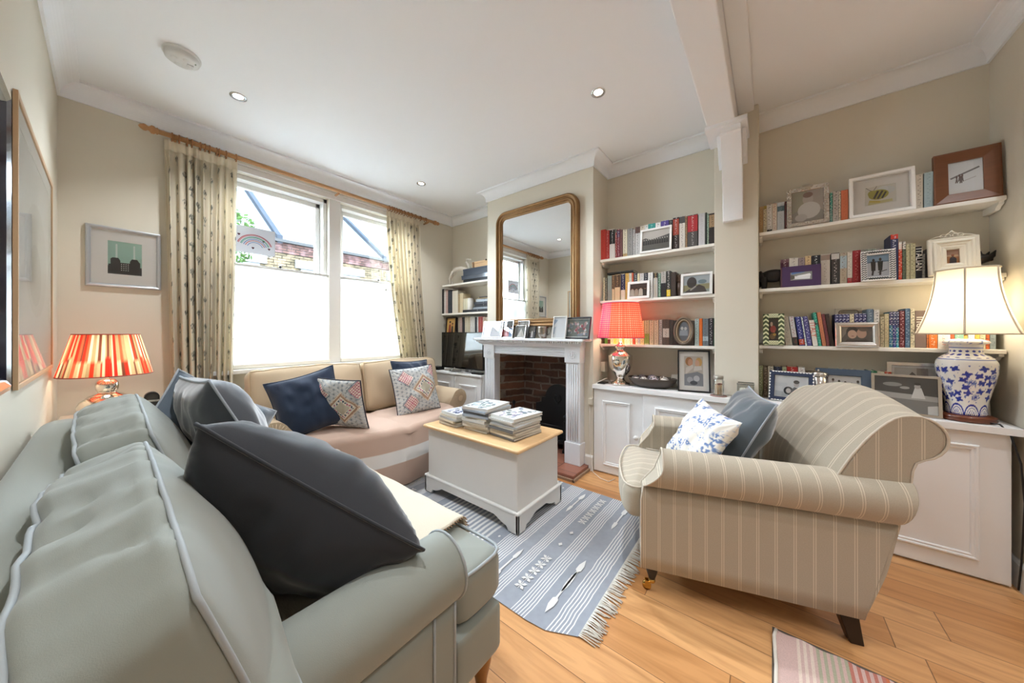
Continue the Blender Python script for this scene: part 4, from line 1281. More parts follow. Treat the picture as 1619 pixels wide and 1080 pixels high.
# magazines
def magazines():
    q = random.Random(11)
    covers = [('grey', 'b4b6b8'), ('pale blue', 'a9b6c6'), ('white', 'dcdcd9'), ('cream', 'd8d0bf'), ('dark grey', '6c6e72'), ('stone', 'b9b2a6')]
    def mag(name_, x, y, z, w, l, h, rz, lab, c, art=0, grp=None):
        t = thing('magazine', lab, 'magazine', (x, y, z), rz=rz, group=grp)
        def warp(v): return v
        MB().box(-w/2+0.002, w/2-0.003, -l/2+0.002, l/2-0.002, 0.0008, h-0.0008).build('pages', mat('magazine_pages', 'd3cfc6', 0.7, var=0.2, vscale=300, aniso=(.05, .05, 3)), t)
        m = MB().box(-w/2, w/2, -l/2, l/2, h-0.0012, h).box(-w/2, w/2, -l/2, l/2, 0, 0.001).box(-w/2, -w/2+0.0015, -l/2, l/2, 0, h)
        m.build('cover', flat(c, 0.3), t)
        if art:
            m = MB(); cols = ['8793a8', 'c8c2c8', '5f6f70', 'e9ecf0', 'a58fae'] if art == 1 else (['4e5d66', 'b9c8cc', '8fa09b', 'e8eef0', '6d7f88'] if art == 2 else ['2c3850', '8f93b8', 'b9bccd', 'e8e8f2', '404a6c'])
            for k in range(46):
                m.cur = q.randrange(5); a, b = q.uniform(-w*.42, w*.42), q.uniform(-l*.30, l*.42); r1, r2 = q.uniform(.005, .026), q.uniform(.004, .022)
                n = 7; m.add([(a+r1*math.cos(2*PI*i/n), b+r2*math.sin(2*PI*i/n), h+0.0002+k*0.00001) for i in range(n)], [tuple(range(n))])
            for k in range(7): m.cur = 3; m.box(-w*.40+k*w*.115, -w*.40+k*w*.115+w*.07, -l*.44, -l*.37, h, h+0.0006)
            m.build('cover_picture', [flat(c) for c in cols], t)
    ordn = ['top', 'second', 'third', 'fourth', 'fifth', 'sixth', 'seventh', 'eighth', 'ninth', 'tenth', 'eleventh']
    for (nm, cx, cy, n, hh, w, l, rot, art) in (('nearest stack', 1.735, 1.345, 9, 0.0155, 0.285, 0.225, -0.05, 1), ('middle stack', 1.735, 1.61, 10, 0.0155, 0.30, 0.225, 0.07, 2), ('farthest stack', 1.71, 1.855, 6, 0.014, 0.27, 0.21, -0.10, 3)):
        z = 0.512
        for k in range(n):
            h = hh*q.uniform(0.7, 1.25) if k < n-1 else hh*1.25
            cn, cc = covers[q.randrange(len(covers))] if k < n-1 else covers[2]
            lab = f'{cn} magazine, {ordn[n-1-k]} from the top in the {nm} on the chest' if k < n-1 else f'topmost glossy magazine with a picture cover on the {nm} on the chest'
            mag('magazine', cx+q.uniform(-.012, .012), cy+q.uniform(-.01, .01), z, w*q.uniform(.96, 1.0), l*q.uniform(.96, 1.0), h, rot+q.uniform(-.07, .07), lab, cc, art if k == n-1 else 0, 'magazines stacked on the chest')
            z += h+0.0004
magazines()

# ---------------------------------------------------------------- striped flat-weave rug
def rug():
    X0, X1, Y0, Y1 = 1.085, 2.27, 0.585, 2.50
    t = thing('rug', 'blue-grey flat-weave rug with white stripes and fringed ends', 'rug', ((X0+X1)/2, (Y0+Y1)/2, 0))
    GR = mat('rug_grey', '989ea8', 0.95, var=0.12, vscale=30, bump=0.3, bscale=400); WH = mat('rug_white', 'dcdcda', 0.95, bump=0.3, bscale=400)
    rows = []   # (y0,y1,mat)
    def lines(a, b, n, duty=0.36):
        p = (b-a)/n
        for i in range(n):
            rows.append((a+i*p, a+i*p+p*(1-duty), 0)); rows.append((a+i*p+p*(1-duty), a+(i+1)*p, 1))
    def solid(a, b): rows.append((a, b, 0))
    solid(Y0, .612); lines(.612, .70, 6); solid(.70, .79); lines(.79, .872, 6); solid(.872, .96); lines(.96, 1.025, 5); solid(1.025, 1.085)
    lines(1.085, 1.20, 8); solid(1.20, 1.265); lines(1.265, 1.76, 14, 0.48); solid(1.76, 1.82); lines(1.82, 1.94, 8); solid(1.94, 2.0); lines(2.0, 2.07, 5)
    solid(2.07, 2.15); lines(2.15, 2.23, 6); solid(2.23, 2.31); lines(2.31, 2.44, 7); solid(2.44, Y1)
    nx = 60; m = MB(); vs = []; fs = []; mi = []
    ys = [rows[0][0]]+[r[1] for r in rows]
    def pt(x, y):
        e = 0.004*noise.noise(Vector((x*14, y*3, 1)))+0.0022*noise.noise(Vector((x*40, y*2, 3)))
        inn = min(1, (y-Y0)/0.03, (Y1-y)/0.03)
        z = 0.0045+0.0012*noise.noise(Vector((x*4, y*4, 7)))
        yy = y+e*max(0, inn)
        xx = x
        # clipped, slightly turned near-left corner
        c = (x-X0)+(y-Y0)
        return (xx, yy, z)
    def lim(y): return X0+max(0.0, (0.135-(y-Y0))*0.50)
    for y in ys:
        a = lim(y)
        for i in range(nx+1): vs.append(pt(a+(X1-a)*i/nx, y))
    for j in range(len(rows)):
        for i in range(nx):
            fs.append((j*(nx+1)+i, j*(nx+1)+i+1, (j+1)*(nx+1)+i+1, (j+1)*(nx+1)+i)); mi.append(rows[j][2])
    m.add(vs, fs); m.mi = mi; m.smooth = False
    m.sm = [False]*len(m.f); m.cur = 1; z = 0.0082
    def poly(p): m.add([(a, b, z) for a, b in p], [tuple(range(len(p)))])
    def leafchain(x0, x1, y):
        n = max(1, int((x1-x0)/0.05))
        for i in range(n):
            x = x0+(x1-x0)*(i+0.5)/n
            for sx in (-1, 1):
                for sy in (-1, 1): poly([(x, y), (x+sx*0.020, y+sy*0.010), (x+sx*0.018, y+sy*0.026), (x+sx*0.004, y+sy*0.018)][::sx*sy])
            poly([(x-0.024, y-.002), (x+0.024, y-.002), (x+0.024, y+.002), (x-.024, y+.002)])
    def arrow(x0, y, L, d=1):
        w = 0.014
        p = [(0, 0), (0.05, w), (0.09, w), (0.10, w*.35), (L*.7, w*.3), (L*.72, w*.8), (L*.86, w*.7), (L, 0)]
        pts = [(x0+d*a, y+b) for a, b in p]+[(x0+d*a, y-b) for a, b in p[::-1][1:-1]]
        poly(pts if d < 0 else pts[::-1])
    def diamond(x, y, r=0.012): poly([(x-r*1.4, y), (x, y-r), (x+r*1.4, y), (x, y+r)])
    for yy in (0.916, 2.11):
        leafchain(1.19, 1.47, yy); leafchain(1.84, 2.20, yy); diamond(1.59, yy); diamond(1.72, yy)
    for yy, o in ((0.745, 0), (1.055, 0.1), (1.97, 0.05), (2.27, 0)):
        arrow(1.16-o*0.3, yy, 0.30, 1); arrow(1.56, yy, 0.26, -1) if o == 0 else None; arrow(2.20, yy, 0.30, -1)
    for yy in (1.232, 1.79):
        for k in range(5): diamond(1.18+k*0.25, yy, 0.008)
    wpart(t, 'woven_field', m, [GR, WH])
    for y, s in ((Y0, -1), (Y1, 1)):
        m = MB(); n = 150 if s < 0 else 90
        a = lim(y) if s < 0 else X0
        for i in range(n):
            x = a+(X1-a)*(i+.5)/n; dx = rnd.uniform(-.014, .014)+0.012*math.sin(i*0.35); L = rnd.uniform(0.055, 0.085)
            m.tube([(x, y, 0.006), (x+dx*.3, y+s*0.02, 0.008), (x+dx, y+s*L, 0.004)], 0.0024, 4)
            m.tube([(x+.003, y, 0.006), (x+dx*.5, y+s*L*0.9, 0.005)], 0.0018, 4)
        wpart(t, 'fringe', m, mat('rug_fringe', 'e0dcd2', 0.95))
rug()
# small multicolour runner at the bottom edge, on its dark backing
def runner():
    # far-left corner and direction along its edge
    C = Vector((1.30, 0.055)); 
    t = thing('runner_rug', 'small pastel striped rug lying on a dark grip mat at the lower right', 'rug', (1.28, -0.28, 0))
    return t, C
def runner_build():
    def fl(u, v):
        a, b = ray(u); s = 1.2/(v-526.0); return Vector((a*s, b*s))
    P0 = fl(1221, 992); P1 = fl(1450, 1095)
    d = (P1-P0).normalized(); nrm = Vector((d.y, -d.x))
    if nrm.x > 0 and nrm.y > 0: nrm = -nrm
    if nrm.x > 0: nrm = -nrm
    t = thing('runner_rug', 'small pastel striped rug on a dark grip mat, lower right of the floor', 'rug', (P0.x, P0.y, 0))
    L, Wd = 1.2, 0.60
    def q(a, b, z): p = P0+d*a+nrm*b; return (p.x, p.y, z)
    m = MB(); m.add([q(0, 0, .001), q(L, 0, .001), q(L, Wd, .001), q(0, Wd, .001), q(0, 0, .004), q(L, 0, .004), q(L, Wd, .004), q(0, Wd, .004)], [(0, 3, 2, 1), (4, 5, 6, 7), (0, 1, 5, 4), (1, 2, 6, 5), (2, 3, 7, 6), (3, 0, 4, 7)])
    wpart(t, 'grip_mat', m, mat('grip_mat', '5d534b', 0.95, bump=0.3, bscale=200))
    bands = [(0, .06, 'c9aba3'), (.06, .115, 'd8c6b8'), (.115, .20, 'a9a78f'), (.20, .29, 'b97566'), (.29, .40, 'c9744d'), (.40, .50, 'b5a98c'), (.50, .62, 'c7a59b'), (.62, .75, '9fa48e'), (.75, .9, 'b97566'), (.9, 1.12, 'c9744d')]
    m = MB(); cols = []; 
    for a, b, c in bands:
        n = max(2, int((b-a)/0.009))
        for k in range(n):
            s0, s1 = a+(b-a)*k/n, a+(b-a)*(k+1)/n
            m.cur = len(cols) if k % 2 == 0 else 0
            e = lambda s: 0.022+0.004*math.sin(s*60)
            s0b, s1b = s0+0.012, s1+0.012
            m.add([q(s0b, e(s0), .0115), q(s1b, e(s1), .0115), q(s1b, Wd-.03, .0115), q(s0b, Wd-.03, .0115)], [(0, 1, 2, 3)])
        cols.append(c)
    wpart(t, 'woven_stripes', m, [mat('runner_'+c, c, 0.95, var=0.2, vscale=200) for c in cols], solid=0.006)
    m = MB().tube([q(0.012, 0.02, .013), q(0.006, 0.06, .014), q(0.012, 0.2, .013), q(0.008, Wd-.03, .013)], 0.006, 6)
    wpart(t, 'bound_edge', m, mat('bound_edge', 'ddd6cb', 0.9))
runner_build()
# ---------------------------------------------------------------- fireplace
FP = mat('fireplace_paint', 'dedfe2', 0.5)
def rosette(mb_c, y, z, x):
    m = mb_c
    m.sphere((x, y, z), 0.012, 12, (.6, 1, 1))
    for k in range(8):
        a = k*PI/4; m.sphere((x+0.001, y+0.026*math.cos(a), z+0.026*math.sin(a)), 0.011, 8, (.5, 1, 1))
    m.tube([(x+0.002, y+0.043*math.cos(a), z+0.043*math.sin(a)) for a in [2*PI*i/24 for i in range(24)]], 0.004, 6, closed=True)
def fireplace():
    t = thing('fireplace', 'white painted fireplace surround with dentil mantel and bare brick opening', 'fireplace', (2.6, 1.836, 0))
    BRK = brick('hearth_brick', '5d3f31', '3c2921', '6c6056', 0.215, 0.075, 0.011, ax=(1, 2), bump=1.0, dirt=0.85, warp=0.04, dirtc='1b1512')
    BRK2 = brick('hearth_side_brick', '7a543f', '5a3e30', '85776a', 0.215, 0.075, 0.010, ax=(1, 2), bump=1.0, dirt=0.6, warp=0.04, dirtc='2a1f19')
    wpart(t, 'firebox_back', MB().box(2.925, 2.948, OY0-0.0, OY1+0.0, 0, OZ), BRK)
    wpart(t, 'firebox_side', MB().prism([(2.63, OY1-0.001), (2.925, OY1-0.10), (2.925, OY1-0.001)], 'z', 0, OZ), BRK2)
    wpart(t, 'firebox_side', MB().prism([(2.63, OY0+0.001), (2.925, OY0+0.001), (2.925, OY0+0.10)], 'z', 0, OZ), BRK2)
    x1 = 2.63
    for (a, b) in ((1.268, OY0), (OY1, 2.404)):
        m = MB().box(2.545, x1, a+0.004, b-0.004, 0.235, 0.935)
        p = wpart(t, 'pilaster', m, FP, bev=0.003)
        c = (a+b)/2
        m = MB()
        for k in range(5):
            y = c+(k-2)*0.022; m.tube([(2.546, y, 0.25), (2.546, y, 0.92)], 0.0065, 8)
        wpart(t, 'reeding', m, FP)
        wpart(t, 'plinth_block', MB().box(2.53, x1, a-0.003, b+0.003, 0.045, 0.235), FP, bev=0.004)
        wpart(t, 'corner_block', MB().box(2.53, x1, a-0.002, b+0.002, 0.935, 1.068), FP, bev=0.003)
        m = MB(); rosette(m, c, 1.0, 2.53); wpart(t, 'rosette', m, FP)
    # reeded frieze
    pf = [(x1, OZ), (2.55, OZ)]
    for k in range(5):
        z = OZ+0.006+k*0.016
        pf += [(2.548, z), (2.540, z+0.004), (2.540, z+0.011), (2.548, z+0.014)]
    pf += [(2.55, 1.066), (x1, 1.066)]
    wpart(t, 'frieze', MB().prism(pf, 'y', OY0, OY1), FP)
    # cornice under the shelf
    def cor(o): return [(x1, 1.066), (2.522-o, 1.066), (2.520-o, 1.078), (2.505-o, 1.084), (2.488-o, 1.098), (2.482-o, 1.106), (2.482-o, 1.122), (x1, 1.122)]
    m = MB(); pr = cor(0); vs = []
    for y, e in ((1.262, 1), (2.41, -1)):
        for (x, z) in pr: vs.append((x, y-e*(2.522-x if x < 2.53 else 0), z))
    n = len(pr); m.add(vs, [tuple(range(n)), tuple(range(n, 2*n))[::-1]]+[(i, n+i, n+(i+1) % n, (i+1) % n) for i in range(n)])
    wpart(t, 'cornice', m, FP)
    m = MB(); y = 1.222
    while y < 2.45:
        m.box(2.462, 2.484, y, y+0.012, 1.104, 1.121); y += 0.0225
    x = 2.485
    wpart(t, 'dentils', m, FP)
    wpart(t, 'mantel_shelf', MB().box(2.435, x1-0.001, 1.196, 2.47, 1.122, 1.145), FP, bev=0.007, seg=3)
    TL = brick('hearth_tile', '8a5545', '9c6652', '5a443a', 0.21, 0.21, 0.004, ax=(0, 1), bump=0.15, dirt=0.3, dirtc='5b3a2e', rough=0.35)
    wpart(t, 'hearth', MB().box(2.33, 2.925, 1.225, 2.45, 0.0, 0.045), TL, bev=0.004)
    wpart(t, 'hearth_kerb', MB().box(2.315, 2.33, 1.215, 2.46, 0, 0.02).box(2.315, 2.63, 1.21, 1.225, 0, 0.02), mat('hearth_edge', 'a58a72', 0.7))
fireplace()
def fireback():
    t = thing('fireback', 'black cast-iron arched fireback with a heart crest in the brick opening', 'fireback', (2.895, 1.70, 0.045))
    IR = mat('cast_iron', '17181a', 0.45, 0.3, bump=0.3, bscale=60)
    pts = [(-.27, 0), (.27, 0), (.27, .40), (.20, .42), (.19, .47)]
    pts += [(.15*math.cos(a)+0.0, .47+.15*math.sin(a)) for a in [PI*k/14 for k in range(0, 15)]]
    pts += [(-.19, .47), (-.20, .42), (-.27, .40)]
    MB().prism(pts, 'x', 0, 0.02).build('plate', IR, t)
    m = MB().tube([(-0.004, 0.0, .42), (-0.004, .04, .47), (-0.004, .03, .51), (-0.004, 0, .49), (-0.004, -.03, .51), (-0.004, -.04, .47)], 0.006, 6, closed=True)
    m.build('heart_crest', IR, t)
    g = thing('fire_grate', 'black iron fire basket with upright fire dogs on the hearth', 'grate', (2.74, 1.72, 0.045))
    m = MB()
    for y in (-0.20, 0.20):
        m = MB().box(-0.02, 0.02, y-0.018, y+0.018, 0, 0.30).box(-0.03, 0.03, y-0.025, y+0.025, 0.0, 0.03).lathe([(0.001, 0.30), (0.018, 0.302), (0.012, 0.315), (0.024, 0.335), (0.024, 0.35), (0.001, 0.37)], 14, (0, y, 0))
        m.build('fire_dog', IR, g, bev=0.003)
    for k in range(4):
        MB().tube([(0.0, -0.20, 0.10+k*0.045), (0, 0.20, 0.10+k*0.045)], 0.008, 8).build('front_bar', IR, g)
    MB().box(-0.005, 0.13, -0.19, 0.19, 0.075, 0.088).build('grate_bed', IR, g)
    t2 = thing('poker_stand', 'dark round-topped companion set at the left of the grate', 'poker', (2.66, 2.09, 0.045))
    MB().lathe([(0.05, 0), (0.05, 0.01), (0.008, 0.02), (0.007, 0.40), (0.012, 0.41), (0.02, 0.43), (0.001, 0.452)], 18).build('stand', IR, t2)
fireback()

# ---------------------------------------------------------------- overmantel mirror
def mirror():
    y0, y1, z0, z1 = 1.313, 2.284, 1.255, 2.468
    t = thing('wall_mirror', 'large gilt-framed mirror with rounded top corners above the fireplace', 'mirror', (2.62, (y0+y1)/2, z0))
    G = mat('antique_gilt', '8d6a42', 0.42, 0.6, var=0.25, vscale=12, bump=0.2, bscale=50)
    rad = 0.13
    path = [(y0, z0), (y1, z0)]
    path += [(y1-rad+rad*math.cos(a), z1-rad+rad*math.sin(a)) for a in [PI/2*k/12 for k in range(13)]]
    path += [(y0+rad+rad*math.cos(a), z1-rad+rad*math.sin(a)) for a in [PI/2+PI/2*k/12 for k in range(13)]]
    n = len(path)
    prof = [(0, 0), (0, 0.030), (0.006, 0.042), (0.016, 0.046), (0.026, 0.040), (0.030, 0.030), (0.036, 0.028), (0.048, 0.036), (0.058, 0.034), (0.064, 0.024), (0.070, 0.022), (0.074, 0.028), (0.080, 0.026), (0.084, 0.014), (0.086, 0.0)]
    vs = []; inner = []
    for i in range(n):
        p = Vector(path[i]); a = (p-Vector(path[i-1])).normalized(); b = (Vector(path[(i+1) % n])-p).normalized()
        na, nb = Vector((-a.y, a.x)), Vector((-b.y, b.x)); m_ = (na+nb)/(1+na.dot(nb))
        for (ins, d) in prof: vs.append((2.628-d, p.x+m_.x*ins, p.y+m_.y*ins))
        inner.append((p.x+m_.x*0.082, p.y+m_.y*0.082))
    k = len(prof); fs = []
    for i in range(n):
        i2 = (i+1) % n
        for j in range(k-1): fs.append((i*k+j, i*k+j+1, i2*k+j+1, i2*k+j))
    m = MB(); m.add(vs, fs); m.sm = [False]*len(fs)
    wpart(t, 'gilt_frame', m, G)
    wpart(t, 'mirror_glass', MB().prism(inner, 'x', 2.610, 2.614), mat('mirror_silver', 'e4e6e6', 0.0, 1.0))
mirror()

# ---------------------------------------------------------------- cupboards
def panel_mould(parent, w, h, M, inset=0.085):
    pr = [(0, 0), (0, .009), (.005, .013), (.011, .012), (.015, .007), (.020, .009), (.024, .008), (.027, .003), (.027, 0)]
    m = MB().rect_sweep(w, h, pr); m.xf(M); return m.build('panel_moulding', mat('joinery_paint', ''), parent)
def face_x(x, y, z): return Matrix.Translation((x, y, z)) @ Matrix.Rotation(-PI/2, 4, 'Z')
def cabinet(y0, y1, doors, lab, loc_x=2.63, ztop=0.722, zb=0.012, back=2.94, xoff=0):
    t = thing('cupboard', lab, 'cupboard', (loc_x, (y0+y1)/2, 0), group='built-in cupboards')
    m = MB().box(loc_x+0.022, back, y0, y1, 0.0, ztop)
    wpart(t, 'carcass', m, JOIN)
    for (a, b, pa, pb, pz0, pz1, knob, ajar, lb) in doors:
        d = MB().box(loc_x, loc_x+0.02, a+0.002, b-0.002, zb, ztop-0.006)
        hinge = b
        if ajar: d.xf(Matrix.Translation((loc_x, hinge, 0)) @ Matrix.Rotation(R(ajar), 4, 'Z') @ Matrix.Translation((-loc_x, -hinge, 0)))
        o = wpart(t, 'door', d, JOIN, bev=0.0025)
        pr = [(0, 0), (0, .009), (.005, .013), (.011, .012), (.015, .007), (.020, .009), (.024, .008), (.027, .003), (.027, 0)]
        m = MB().rect_sweep(abs(pb-pa), pz1-pz0, pr); m.xf(face_x(loc_x+0.0005, (pa+pb)/2, pz0))
        if ajar: m.xf(Matrix.Translation((loc_x, hinge, 0)) @ Matrix.Rotation(R(ajar), 4, 'Z') @ Matrix.Translation((-loc_x, -hinge, 0)))
        wpart(t, 'panel_moulding', m, JOIN).parent = o
        if knob:
            m = MB().lathe([(0.009, 0), (0.007, 0.01), (0.009, 0.016), (0.017, 0.022), (0.019, 0.030), (0.013, 0.038), (0.001, 0.040)], 20)
            m.xf(Matrix.Translation((loc_x, knob[0], knob[1])) @ Matrix.Rotation(-PI/2, 4, 'Y'))
            if ajar: m.xf(Matrix.Translation((loc_x, hinge, 0)) @ Matrix.Rotation(R(ajar), 4, 'Z') @ Matrix.Translation((-loc_x, -hinge, 0)))
            wpart(t, 'knob', m, mat('knob_china', 'efede8', 0.25)).parent = o
    return t
cabinet(0.345, 1.188, [(0.777, 1.186, 0.875, 1.105, 0.078, 0.623, (0.825, 0.36), 3.0, ''), (0.347, 0.770, 0.436, 0.682, 0.078, 0.623, (0.735, 0.36), 0, '')], 'white two-door cupboard next to the fireplace, its left door slightly ajar')
cabinet(-0.40, 0.343, [(0.058, 0.341, 0.13, 0.27, 0.078, 0.610, None, 0, ''), (-0.398, 0.054, -0.32, -0.03, 0.078, 0.61, None, 0, '')], 'white panelled cupboard behind the armchair, right of the two-door cupboard')
cabinet(-0.895, -0.402, [(-0.893, -0.404, -0.80, -0.50, 0.095, 0.654, None, 0, '')], 'white cupboard with a large moulded panel at the right end, under the blue jar lamp')
wt = MB().box(2.605, XA-0.001, -0.925, 0.048, 0.722, 0.754).box(2.605, 2.739, 0.048, 0.307, 0.722, 0.754).box(2.605, XA-0.001, 0.307, 1.188, 0.722, 0.754)
tag(wt.build('worktop', JOIN), 'white cupboard top running from the fireplace to the right wall', 'worktop')
cabinet(2.455, 3.385, [(2.475, 2.91, 2.54, 2.82, 0.10, 0.60, None, 0, ''), (2.915, 3.38, 2.99, 3.28, 0.10, 0.60, None, 0, '')], 'low white cupboard under the television left of the fireplace', loc_x=2.56, ztop=0.705)
tag(MB().box(2.535, XA-0.002, 2.445, 3.387, 0.706, 0.732).build('worktop', JOIN, bev=0.005), 'white shelf top of the television cupboard', 'worktop')

def bracket(m, x0, y, z, s):
    pr = [(x0+0.02, z), (x0+0.02, z-0.012), (x0+0.045, z-0.020), (x0+0.06, z-0.034), (XA-0.002, z-0.034), (XA-0.002, z)]
    m.prism(pr, 'y', y, y+s*0.016)
def shelf(y0, y1, z, lab, xf=2.77, ends=True, slope=0.0):
    t = thing('wall_shelf', lab, 'shelf', (xf, (y0+y1)/2, z-0.022), group='alcove shelves')
    wpart(t, 'board', MB().box(xf, XA-0.002, y0, y1, z-0.022, z), SHELFM, bev=0.003)
    if ends:
        for y, s in ((y0+0.001, 1), (y1-0.001, -1)):
            m = MB(); bracket(m, xf, y, z-0.0225, s); wpart(t, 'bracket', m, SHELFM)
MZ = (1.857, 1.485, 1.10); RZ = (1.882, 1.498, 1.115); LZ = (1.815, 1.447, 1.165)
for z, n in zip(MZ, ('upper', 'centre', 'lower')): shelf(0.307, 1.188, z, f'{n} of the three white shelves in the middle alcove')
for z, n in zip(RZ, ('top', 'second', 'third')): shelf(-0.925, 0.048, z, f'{n} white shelf in the right alcove')
for z, n in zip(LZ, ('upper', 'centre', 'lower')): shelf(2.45, 3.33 if n != 'centre' else 3.34, z, f'{n} white shelf in the television alcove', xf=2.72, ends=False)

# ---------------------------------------------------------------- books
_tm = {}
def marks(bg, ink):
    k = (bg, ink)
    if k in _tm: return _tm[k]
    m, nt, b = newmat('spine_' + bg + '_' + ink)
    c = coords(nt, 'Object'); n1 = tex(nt, 'Noise', 1.0, 1.0, coords(nt, 'Object', (1, 90, 160))); 
    sp = nt.nodes.new('ShaderNodeSeparateXYZ'); nt.links.new(c, sp.inputs[0])
    z = V(sp.outputs[2]); y = V(sp.outputs[1])
    f = V(n1.outputs[0]).gt(0.56) * y.ab().lt(0.006)
    nt.links.new(mixc(nt, f * 0.75, bg, ink), b.inputs['Base Color']); b.inputs['Roughness'].default_value = 0.5
    _tm[k] = m; return m
_meshes = {}
def book(x, y0, y1, z, h, spine, short, label, grp, band=None, ink='2a2a2a', lean=0.0, word=None, wcol='f2efe6', depth=None, tilt=None, wsize=0.03, art=None, name='book', wz=0.5):
    w = abs(y1-y0); y = (y0+y1)/2
    depth = depth or min(0.135, 0.6*h)
    lo = 0
    t = thing(name, label, 'book', (x, y, z), rx=-R(lean), group=grp)
    cv = 0.0018
    m = MB().box(0, cv*1.3, -w/2+0.0004, w/2-0.0004, 0, h).box(cv, depth, -w/2+0.0004, -w/2+0.0004+cv, 0, h).box(cv, depth, w/2-0.0004-cv, w/2-0.0004, 0, h)
    m.build('cover', marks(spine, ink) if not word else flat(spine, 0.5), t)
    MB().box(cv*1.3, depth-0.004, -w/2+0.0004+cv, w/2-0.0004-cv, 0.002, h-0.004).build('pages', PAPER, t)
    if band:
        hexb, a, b = band
        MB().box(-0.0006, 0.0005, -w/2+0.0006, w/2-0.0006, h*a, h*b).build('title_band', marks(hexb, ink if hexb != ink else spine), t)
    if word:
        Mx = Matrix(((0, 0, -1, -0.0008), (0, -1, 0, 0), (-1, 0, 0, h*wz), (0, 0, 0, 1)))
        text_mesh('title_lettering', word, wsize, flat(wcol), t, Mx)
    return t
def shelf_books(items, S, ox, oy, x, zs, shelfname, grp, zoff=0.0, fixedh=None):
    prev = None
    for it in items:
        u0, u1, vt, short, sp = it[:5]; kw = it[5] if len(it) > 5 else {}
        kw = dict(kw); first = kw.pop('after', None); nm = kw.pop('kind', 'book')
        a = yat(ox+u0/S, x); b = yat(ox+u1/S, x)
        ln = kw.get('lean', 0)
        if 'h' in kw: h = kw.pop('h')
        else:
            h = zat(ox+(u0+u1)/2/S, oy+vt/S, x)-zs
        if ln: h = h/math.cos(R(ln))-0.01
        zz = zs+0.0005
        w = abs(a-b)
        if ln:
            zz += 0.5*w*math.sin(R(ln))
            w2 = w*math.cos(R(ln)); mid = (a+b)/2; a, b = mid+w2/2, mid-w2/2
        where = f'right of the {first or prev}' if (first or prev) else 'at its left end'
        lab = f'{short} {nm} on {shelfname}, {where}'
        book(x, a, b, zz, h, sp, short, lab, grp, **kw)
        prev = short
    return
X = 2.795
shelf_books([
 (76, 140, 350, 'thick bright red', 'b5382c', {'ink': '8a2018'}), (141, 190, 360, 'plain red', 'a82a26', {'ink': 'd8b0a0'}), (192, 262, 345, 'white-and-pink', 'd8d0cc', {'band': ('18181a', .5, .98), 'ink': 'eeeeee'}),
 (264, 286, 385, 'thin blood-red', '8e2426', {'ink': 'd8c8c0'}), (287, 325, 345, 'maroon-and-violet', '7a2c3c', {'band': ('4a2a58', .72, .95), 'ink': 'e8d8d8'}), (326, 356, 350, 'dusty pink-brown', '7d5454', {}),
 (362, 418, 350, 'pale cream', 'd8cfb8', {'band': ('b89a6a', 0, .12), 'ink': '2b2b2b'}), (421, 488, 335, 'black-and-white patterned', '8e8a86', {'ink': '1b1a1a'}), (491, 520, 345, 'slim grey', 'a9a4a0', {}),
 (522, 582, 315, 'brown-topped white', 'b8b4b0', {'band': ('5b3d34', .78, 1), 'ink': '1b1a1a'}), (585, 640, 300, 'oatmeal', 'c6b9a5', {}), (642, 684, 292, 'plain white', 'e6e2dc', {}), (686, 778, 272, 'teal-topped', '2f8d84', {'ink': '9fd8cc'}),
 (780, 845, 262, 'broad white', 'e8e4e0', {}), (848, 950, 235, 'violet', '4b3a86', {'ink': 'e8e4f4'}), (953, 1000, 225, 'black', '26242a', {'ink': '9aa09a'}), (1003, 1080, 195, 'black-and-flame', '2c1d1c', {'band': ('a8402c', .45, .95), 'ink': 'e8e8e8'}),
 (1085, 1158, 175, 'tall ivory', 'd8d0c6', {'band': ('4a4a48', .78, .98), 'ink': '5a3a34'}), (1161, 1186, 180, 'thin dun', 'a0805e', {}), (1190, 1320, 160, 'wide red-and-monochrome', '4b4846', {'band': ('b3252c', .48, .98), 'ink': 'e8e4e0'}),
 (1330, 1413, 140, 'tall silver-white', 'c9c7c8', {'ink': 'b0aeb0'}), (1418, 1438, 130, 'thin dark green', '1f2b24', {}), (1440, 1462, 145, 'thin sage green', '9db39e', {}), (1465, 1545, 140, 'brown-patterned black', '2a2625', {'band': ('a58866', .55, .95), 'ink': '3a2a22'}),
], 8.095, 940, 320, X, MZ[0], 'the upper middle-alcove shelf', 'books on the upper middle-alcove shelf')
